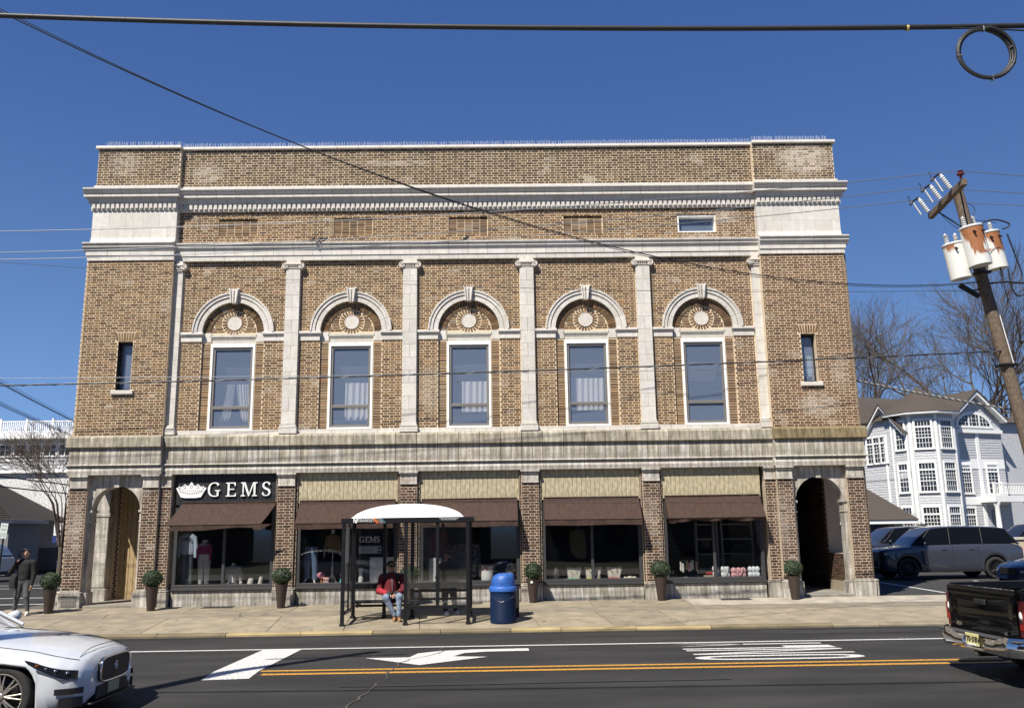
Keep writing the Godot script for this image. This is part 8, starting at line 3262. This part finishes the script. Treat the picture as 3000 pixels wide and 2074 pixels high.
	for k in 22:
		part("baluster", bx(Vector3(-0.018, 3.66, -0.018), Vector3(0.018, 4.25, 0.018)), M.frame_white, H, Vector3(3.75 + 0.145 * k, 0, 2.09))
	for x: float in [3.85, 6.6]:
		var co := MB.new()
		co.lathe(PackedVector2Array([Vector2(0.24, 0.3), Vector2(0.24, 0.5), Vector2(0.18, 0.6), Vector2(0.15, 2.8), Vector2(0.22, 2.95), Vector2(0.22, 3.1)]), 16)
		part("column", co, M.frame_white, H, Vector3(x, 0, 1.95))
	part("door", bx(Vector3(4.5, 0.3, 0.9), Vector3(5.3, 2.6, 0.98)), cmat(0.25, 0.26, 0.27), H)
	# ------------------------------------------------ garage, brick pier and wall, hedge
	var G := thing("garage", "low garage with brown shingled hip roof beside white house", "garage", Vector3(16.9, -0.06, -22.5))
	part("wall", bx(Vector3(-3.5, 0, -2.5), Vector3(2.95, 1.95, 2.3)), M.siding, G)
	part("door", bx(Vector3(-0.2, 0.0, 2.3), Vector3(2.5, 1.75, 2.36), 0.01), cmat(0.035, 0.045, 0.07), G)
	part("eave", bx(Vector3(-3.8, 1.8, -2.8), Vector3(3.55, 2.0, 2.65), 0.02), M.frame_white, G)
	var gr := MB.new()
	gr.quad(Vector3(-3.8, 2.0, 2.7), Vector3(3.6, 2.0, 2.7), Vector3(2.4, 3.55, -0.1), Vector3(-3.8, 3.55, -0.1))
	gr.quad(Vector3(3.6, 2.0, 2.7), Vector3(3.6, 2.0, -2.8), Vector3(2.4, 3.55, -0.1), Vector3(2.4, 3.55, -0.1))
	gr.quad(Vector3(-3.8, 2.0, -2.8), Vector3(3.6, 2.0, -2.8), Vector3(2.4, 3.55, -0.1), Vector3(-3.8, 3.55, -0.1))
	gr.box(Vector3(1.6, 2.6, -0.5), Vector3(2.7, 2.7, 1.4))
	part("roof", gr, M.shingle, G)
	var BW := thing("brick_wall", "low red brick wall with stone coping behind the parked cars", "wall", Vector3(18.3, -0.1, -15.2))
	part("coping", bx(Vector3(-0.45, 1.12, -0.25), Vector3(14.0, 1.22, 0.25), 0.01), cmat(0.45, 0.42, 0.37), BW)
	part("core", bx(Vector3(-0.4, 0, -0.2), Vector3(14.0, 1.12, 0.19)), M.mortar_dark, BW)
	var bt := []
	for k in 4:
		var u := MB.new()
		u.col = [Color(0.2, 0.08, 0.05), Color(0.15, 0.06, 0.04), Color(0.24, 0.1, 0.06), Color(0.12, 0.06, 0.045)][k]
		u.box(Vector3(-0.095, 0.006, 0), Vector3(0.095, 0.062, 0.205))
		bt.append(u.mesh())
	for r in 16:
		for k in 18:
			part("brick", bt[rng.randi() % 4], M.brick, BW, Vector3(5.0 + 0.205 * k + (0.1 if r % 2 else 0.0), 0.01 + 0.069 * r, 0))
	var TP := thing("potted_shrub", "dark round topiary ball on the brick wall's end pier", "potted shrub", Vector3(18.4, 1.12, -15.2))
	part("pot", bx(Vector3(-0.25, 0, -0.2), Vector3(0.25, 0.12, 0.2), 0.02), M.black, TP)
	var tp := MB.new()
	leafy(tp, Vector3(0, 0.38, 0), Vector3(0.26, 0.26, 0.26), 900, 0.025, Color(0.02, 0.03, 0.015))
	part("foliage", tp, M.leaf, TP)
	var HG := thing("hedge", "green yellow hedge in front of the low brick wall", "hedge", Vector3(23.5, -0.1, -14.3))
	var hb := MB.new()
	for k in 7:
		leafy(hb, Vector3(0.6 * k, 0.45, 0), Vector3(0.45, 0.42, 0.4), 500, 0.04, Color(0.075, 0.085, 0.025))
	part("foliage", hb, M.leaf, HG)
	# ------------------------------------------------ trees at the right
	bare_tree("bare_tree", "tall bare tree behind the white house's tower, widest crown", Vector3(34.0, 0, -60), 22.0, 0.42, 5, 6, 0.5, 4)
	bare_tree("bare_tree", "tall bare tree at right edge behind the utility pole", Vector3(44.5, 0, -58), 25.0, 0.45, 9, 6, 0.48, 4)
	bare_tree("bare_tree", "bare tree rising beside the brick building's right corner", Vector3(26.5, 0, -58), 14.0, 0.25, 14, 5, 0.5, 3)
	bare_tree("bare_tree", "smaller bare tree low between brick building and white house", Vector3(21.5, 0, -44), 8.5, 0.16, 21, 5, 0.55, 4)
	bare_tree("bare_tree", "bare tree behind the white house's fan window gable", Vector3(39.0, 0, -70), 22.0, 0.35, 27, 5, 0.5, 3)
	var tb2 := thing("bare_shrub", "leafless shrub with pale buds below the white house's tower windows", "shrub", Vector3(22.6, 0, -26))
	var sb := MB.new()
	var rg := RandomNumberGenerator.new()
	rg.seed = 4
	for k in 5:
		grow(sb, rg, Vector3.ZERO, Vector3(rg.randf_range(-0.4, 0.4), 1, rg.randf_range(-0.3, 0.3)).normalized(), 0.9, 0.025, 3, 0.4, 0.05)
	part("branches", sb, M.bark, tb2)
	# ------------------------------------------------ left: white building, low brown roofed shop, signs, tree
	var W := thing("white_building", "large white stucco building with roof railing and window row at left", "building", Vector3(-23.2, -0.1, -27.5))
	part("wall", bx(Vector3(-26, 0, -12), Vector3(0.4, 5.3, 0), 0.02), weather(mat(Color(0.74, 0.73, 0.71), 0.9), M.fine, Vector3(0.5, 0.5, 0.5), bump_img(512, 0.06, 15, 3.0), 0.4), W)
	part("base_band", bx(Vector3(-26, 0, 0.0), Vector3(0.42, 1.25, 0.05)), weather(mat(Color(0.2, 0.2, 0.2), 0.9), M.fine, Vector3(0.5, 0.5, 0.5)), W)
	part("upper_wall", bx(Vector3(-26, 5.5, -12), Vector3(0.0, 7.3, -0.2)), M.siding, W)
	for k in 5:
		var b := MB.new()
		b.mould(PackedVector2Array([Vector2(0, 0), Vector2(0.04, 0), Vector2(0.008, 0.2), Vector2(0, 0.2)]), -26, 0.0)
		part("siding_board", b, M.siding, W, Vector3(0, 5.42 + 0.19 * k, -0.2))
	part("cornice", bx(Vector3(-26, 5.3, -0.3), Vector3(0.5, 5.42, 0.2), 0.02), M.frame_white, W)
	part("eave", bx(Vector3(-26, 7.2, -0.5), Vector3(0.6, 7.55, 0.35), 0.02), M.frame_white, W)
	for k in 6:
		var n := Node3D.new()
		n.name = "window"
		W.add_child(n, true)
		n.position = Vector3(-0.5 - 0.83 * k, 6.3, -0.2)
		var cs := MB.new()
		for q in [[-0.4, -0.31, -0.08, 0.68], [0.31, 0.4, -0.08, 0.68], [-0.31, 0.31, 0.6, 0.68], [-0.31, 0.31, -0.08, 0.0], [-0.02, 0.02, 0.0, 0.6], [-0.31, -0.02, 0.3, 0.33], [0.02, 0.31, 0.3, 0.33]]:
			cs.box(Vector3(q[0], q[2], 0), Vector3(q[1], q[3], 0.07))
		part("casing", cs, M.frame_white, n)
		part("pane", bx(Vector3(-0.31, 0, 0.0), Vector3(0.31, 0.6, 0.02)), M.house_glass, n)
	var rl := MB.new()
	rl.box(Vector3(-26, 8.18, -0.02), Vector3(0.3, 8.24, 0.06))
	rl.box(Vector3(-26, 7.62, -0.01), Vector3(0.3, 7.67, 0.05))
	for k in 14:
		rl.box(Vector3(0.2 - 1.45 * k, 7.55, -0.04), Vector3(0.3 - 1.45 * k, 8.36, 0.08))
	part("railing", rl, M.frame_white, W)
	for k in 120:
		part("baluster", bx(Vector3(-0.025, 7.66, 0.0), Vector3(0.025, 8.2, 0.04)), M.frame_white, W, Vector3(0.1 - 0.11 * k, 0, 0))
	var L := thing("corner_shop", "low grey shop with dark brown hipped roof and small striped awning at left", "building", Vector3(-23.7, -0.1, -22.5))
	part("wall", bx(Vector3(-9, 0, -3), Vector3(0.1, 2.55, 0)), cmat(0.17, 0.17, 0.175), L)
	part("eave", bx(Vector3(-9.2, 2.5, -3.2), Vector3(0.45, 2.68, 0.35), 0.03), cmat(0.4, 0.4, 0.4), L)
	var lr := MB.new()
	lr.quad(Vector3(-9.3, 2.68, 0.4), Vector3(0.5, 2.68, 0.4), Vector3(-3.4, 5.3, -2.6), Vector3(-9.3, 5.3, -2.6))
	lr.quad(Vector3(0.5, 2.68, 0.4), Vector3(0.5, 2.68, -5.6), Vector3(-3.4, 5.3, -2.6), Vector3(-3.4, 5.3, -2.6))
	part("roof", lr, weather(mat(Color(0.045, 0.038, 0.034), 0.95), noise_img(512, 0.12, 0.5, 1.0, 101, 3), Vector3(0.4, 1.0, 0.4)), L)
	for k in 22:
		var f := k / 22.0
		var b := MB.new()
		b.box(Vector3(-9.3, 0, 0), Vector3(lerpf(0.45, -3.3, f), 0.012, 0.06))
		part("shingle_course", b, cmat(0.03, 0.026, 0.024), L, Vector3(0, lerpf(2.7, 5.25, f), lerpf(0.4, -2.5, f)))
	for k in 8:
		part("cornice_block", bx(Vector3(-0.06, 0, 0), Vector3(0.06, 0.1, 0.1)), cmat(0.3, 0.3, 0.3), L, Vector3(-0.1 - 0.3 * k, 2.38, 0.0))
	var lw := Node3D.new()
	lw.name = "window"
	L.add_child(lw, true)
	lw.position = Vector3(-1.45, 0.75, 0)
	part("casing", bx(Vector3(-0.5, -0.1, 0.0), Vector3(0.5, 1.0, 0.05)), cmat(0.45, 0.45, 0.45), lw)
	part("pane", bx(Vector3(-0.4, 0.0, 0.05), Vector3(0.4, 0.9, 0.06)), M.house_glass, lw)
	var la := MB.new()
	la.quad(Vector3(-2.1, 2.2, 0.02), Vector3(-0.9, 2.2, 0.02), Vector3(-0.7, 1.85, 0.6), Vector3(-2.2, 1.85, 0.6))
	part("awning", la, cmat(0.05, 0.045, 0.045), L)
	for k in 7:
		var b := MB.new()
		b.rod(Vector3(-2.1 + 0.2 * k, 2.21, 0.02), Vector3(-2.2 + 0.25 * k, 1.86, 0.61), 0.012)
		part("awning_rib", b, cmat(0.2, 0.2, 0.2), L)
	var CL := thing("bank_sign", "post sign with round clock and blue ATM panel beside the left corner pillar", "sign", Vector3(-16.6, -0.1, -14.0))
	var pb := MB.new()
	pb.rod(Vector3(0.35, 0, -0.1), Vector3(0.35, 2.6, -0.1), 0.05)
	part("post", pb, M.black_metal, CL)
	part("panel", bx(Vector3(-0.55, 1.86, -0.06), Vector3(0.8, 2.35, 0.06), 0.01), M.white, CL)
	part("blue_panel", bx(Vector3(-0.58, 1.58, -0.06), Vector3(0.8, 1.858, 0.06), 0.01), cmat(0.02, 0.035, 0.15), CL)
	part("lettering", text("ATM", "Droid Serif", 0.16, 0.01, true), M.white, CL, Vector3(0.18, 1.72, 0.065))
	var ar := MB.new()
	ar.prism(pv([-0.42, 1.72, -0.26, 1.64, -0.26, 1.8]), 0.06, 0.068)
	part("arrow", ar, M.white, CL)
	var dot := MB.new()
	dot.xf = Transform3D(Basis(Vector3.RIGHT, PI / 2), Vector3(-0.36, 2.03, 0.06))
	dot.lathe(PackedVector2Array([Vector2(0, 0.01), Vector2(0.09, 0.01), Vector2(0.09, 0)]), 20)
	part("emblem", dot, M.black, CL)
	for k in 2:
		part("lettering", text("COMMUNITY" if k == 0 else "BANK", "Droid Sans", 0.07, 0.006), M.black, CL, Vector3(0.02, 2.07 - 0.09 * k, 0.064))
	var cf := MB.new()
	cf.xf = Transform3D(Basis(Vector3.RIGHT, PI / 2), Vector3(0.12, 2.52, 0.0))
	cf.lathe(PackedVector2Array([Vector2(0, 0.05), Vector2(0.26, 0.05), Vector2(0.27, 0.08), Vector2(0.33, 0.08), Vector2(0.34, 0.0), Vector2(0.33, -0.08), Vector2(0, -0.08)]), 32, Vector3.ZERO, false)
	part("clock_case", cf, M.black, CL)
	cf = MB.new()
	cf.xf = Transform3D(Basis(Vector3.RIGHT, PI / 2), Vector3(0.12, 2.52, 0.0))
	cf.lathe(PackedVector2Array([Vector2(0, 0.06), Vector2(0.265, 0.06)]), 32)
	part("dial", cf, M.white, CL)
	var hd := MB.new()
	hd.rod(Vector3(0.12, 2.52, 0.066), Vector3(0.17, 2.68, 0.066), 0.02)
	hd.rod(Vector3(0.12, 2.52, 0.066), Vector3(0.2, 2.36, 0.066), 0.014)
	hd.rod(Vector3(0.12, 2.52, 0.066), Vector3(0.1, 2.45, 0.066), 0.014)
	part("hands", hd, M.black, CL)
	# the houses over the road, behind the photographer: what the shop windows mirror
	for q in [[-32.0, 15.0, 8.0, "brown gabled house across the road, leftmost"], [-13.0, 13.0, 7.0, "low dark brick shop across the road"], [3.0, 14.0, 8.5, "grey gabled house across the road"], [22.0, 16.0, 7.5, "brown house across the road, rightmost"]]:
		var O := thing("house", q[3], "house", Vector3(q[0], -0.2, 34.0))
		var w: float = q[1]
		var h: float = q[2]
		part("wall", bx(Vector3(0, 0, 0), Vector3(w, h * 0.75, 8)), cmat(0.12, 0.1, 0.085), O)
		var rf := MB.new()
		rf.prism(PackedVector2Array([Vector2(-0.3, h * 0.75), Vector2(w + 0.3, h * 0.75), Vector2(w * 0.5, h * 1.05)]), -0.3, 8.3)
		part("roof", rf, M.shingle, O)
		for k in 4:
			for r in 2:
				part("window", bx(Vector3(w * (k + 0.3) / 4.2, 0.9 + 2.6 * r, -0.05), Vector3(w * (k + 0.7) / 4.2, 2.2 + 2.6 * r, -0.002)), M.house_glass, O)
	# slender upright street tree: many close stems, twigs leaning left
	var T := thing("bare_tree", "slender bare street tree with many upright stems at left", "tree", Vector3(-16.35, -0.1, -13.0))
	rg.seed = 77
	var ub := MB.new()
	ub.tube(PackedVector3Array([Vector3.ZERO, Vector3(0.03, 0.9, 0), Vector3(0, 1.6, 0)]), PackedFloat32Array([0.12, 0.1, 0.09]), 8)
	part("trunk", ub, M.bark, T)
	ub = MB.new()
	for k in 16:
		var a := TAU * k / 16.0 + rg.randf()
		var s := Vector3(cos(a) * 0.1, 1.5, sin(a) * 0.1)
		var m := s + Vector3(cos(a) * 0.35, 1.6, sin(a) * 0.35)
		ub.tube(PackedVector3Array([s, s.lerp(m, 0.5) + Vector3(rg.randf_range(-0.06, 0.06), 0, 0), m]), PackedFloat32Array([0.035, 0.028, 0.022]), 5)
		grow(ub, rg, m, Vector3(cos(a) * 0.5 - 0.12, 1.0, sin(a) * 0.5).normalized(), 1.1, 0.02, 4, 0.5, 0.0)
	part("crown", ub, M.bark, T)

func leafy(b: MB, ce: Vector3, r: Vector3, n: int, l: float, col: Color) -> void:
	for i in n:
		var d := Vector3(rng.randfn(), rng.randfn(), rng.randfn()).normalized()
		var p := ce + d * r * rng.randf_range(0.75, 1.02)
		var t := (d + Vector3(rng.randfn(), rng.randfn(), rng.randfn()) * 0.7).normalized()
		var s := t.cross(Vector3(rng.randfn(), rng.randfn(), rng.randfn())).normalized()
		var u := t.cross(s)
		b.col = col * rng.randf_range(0.6, 1.5)
		b.quad(p - s * l, p + u * l * 0.6, p + s * l, p - u * l * 0.6, t)
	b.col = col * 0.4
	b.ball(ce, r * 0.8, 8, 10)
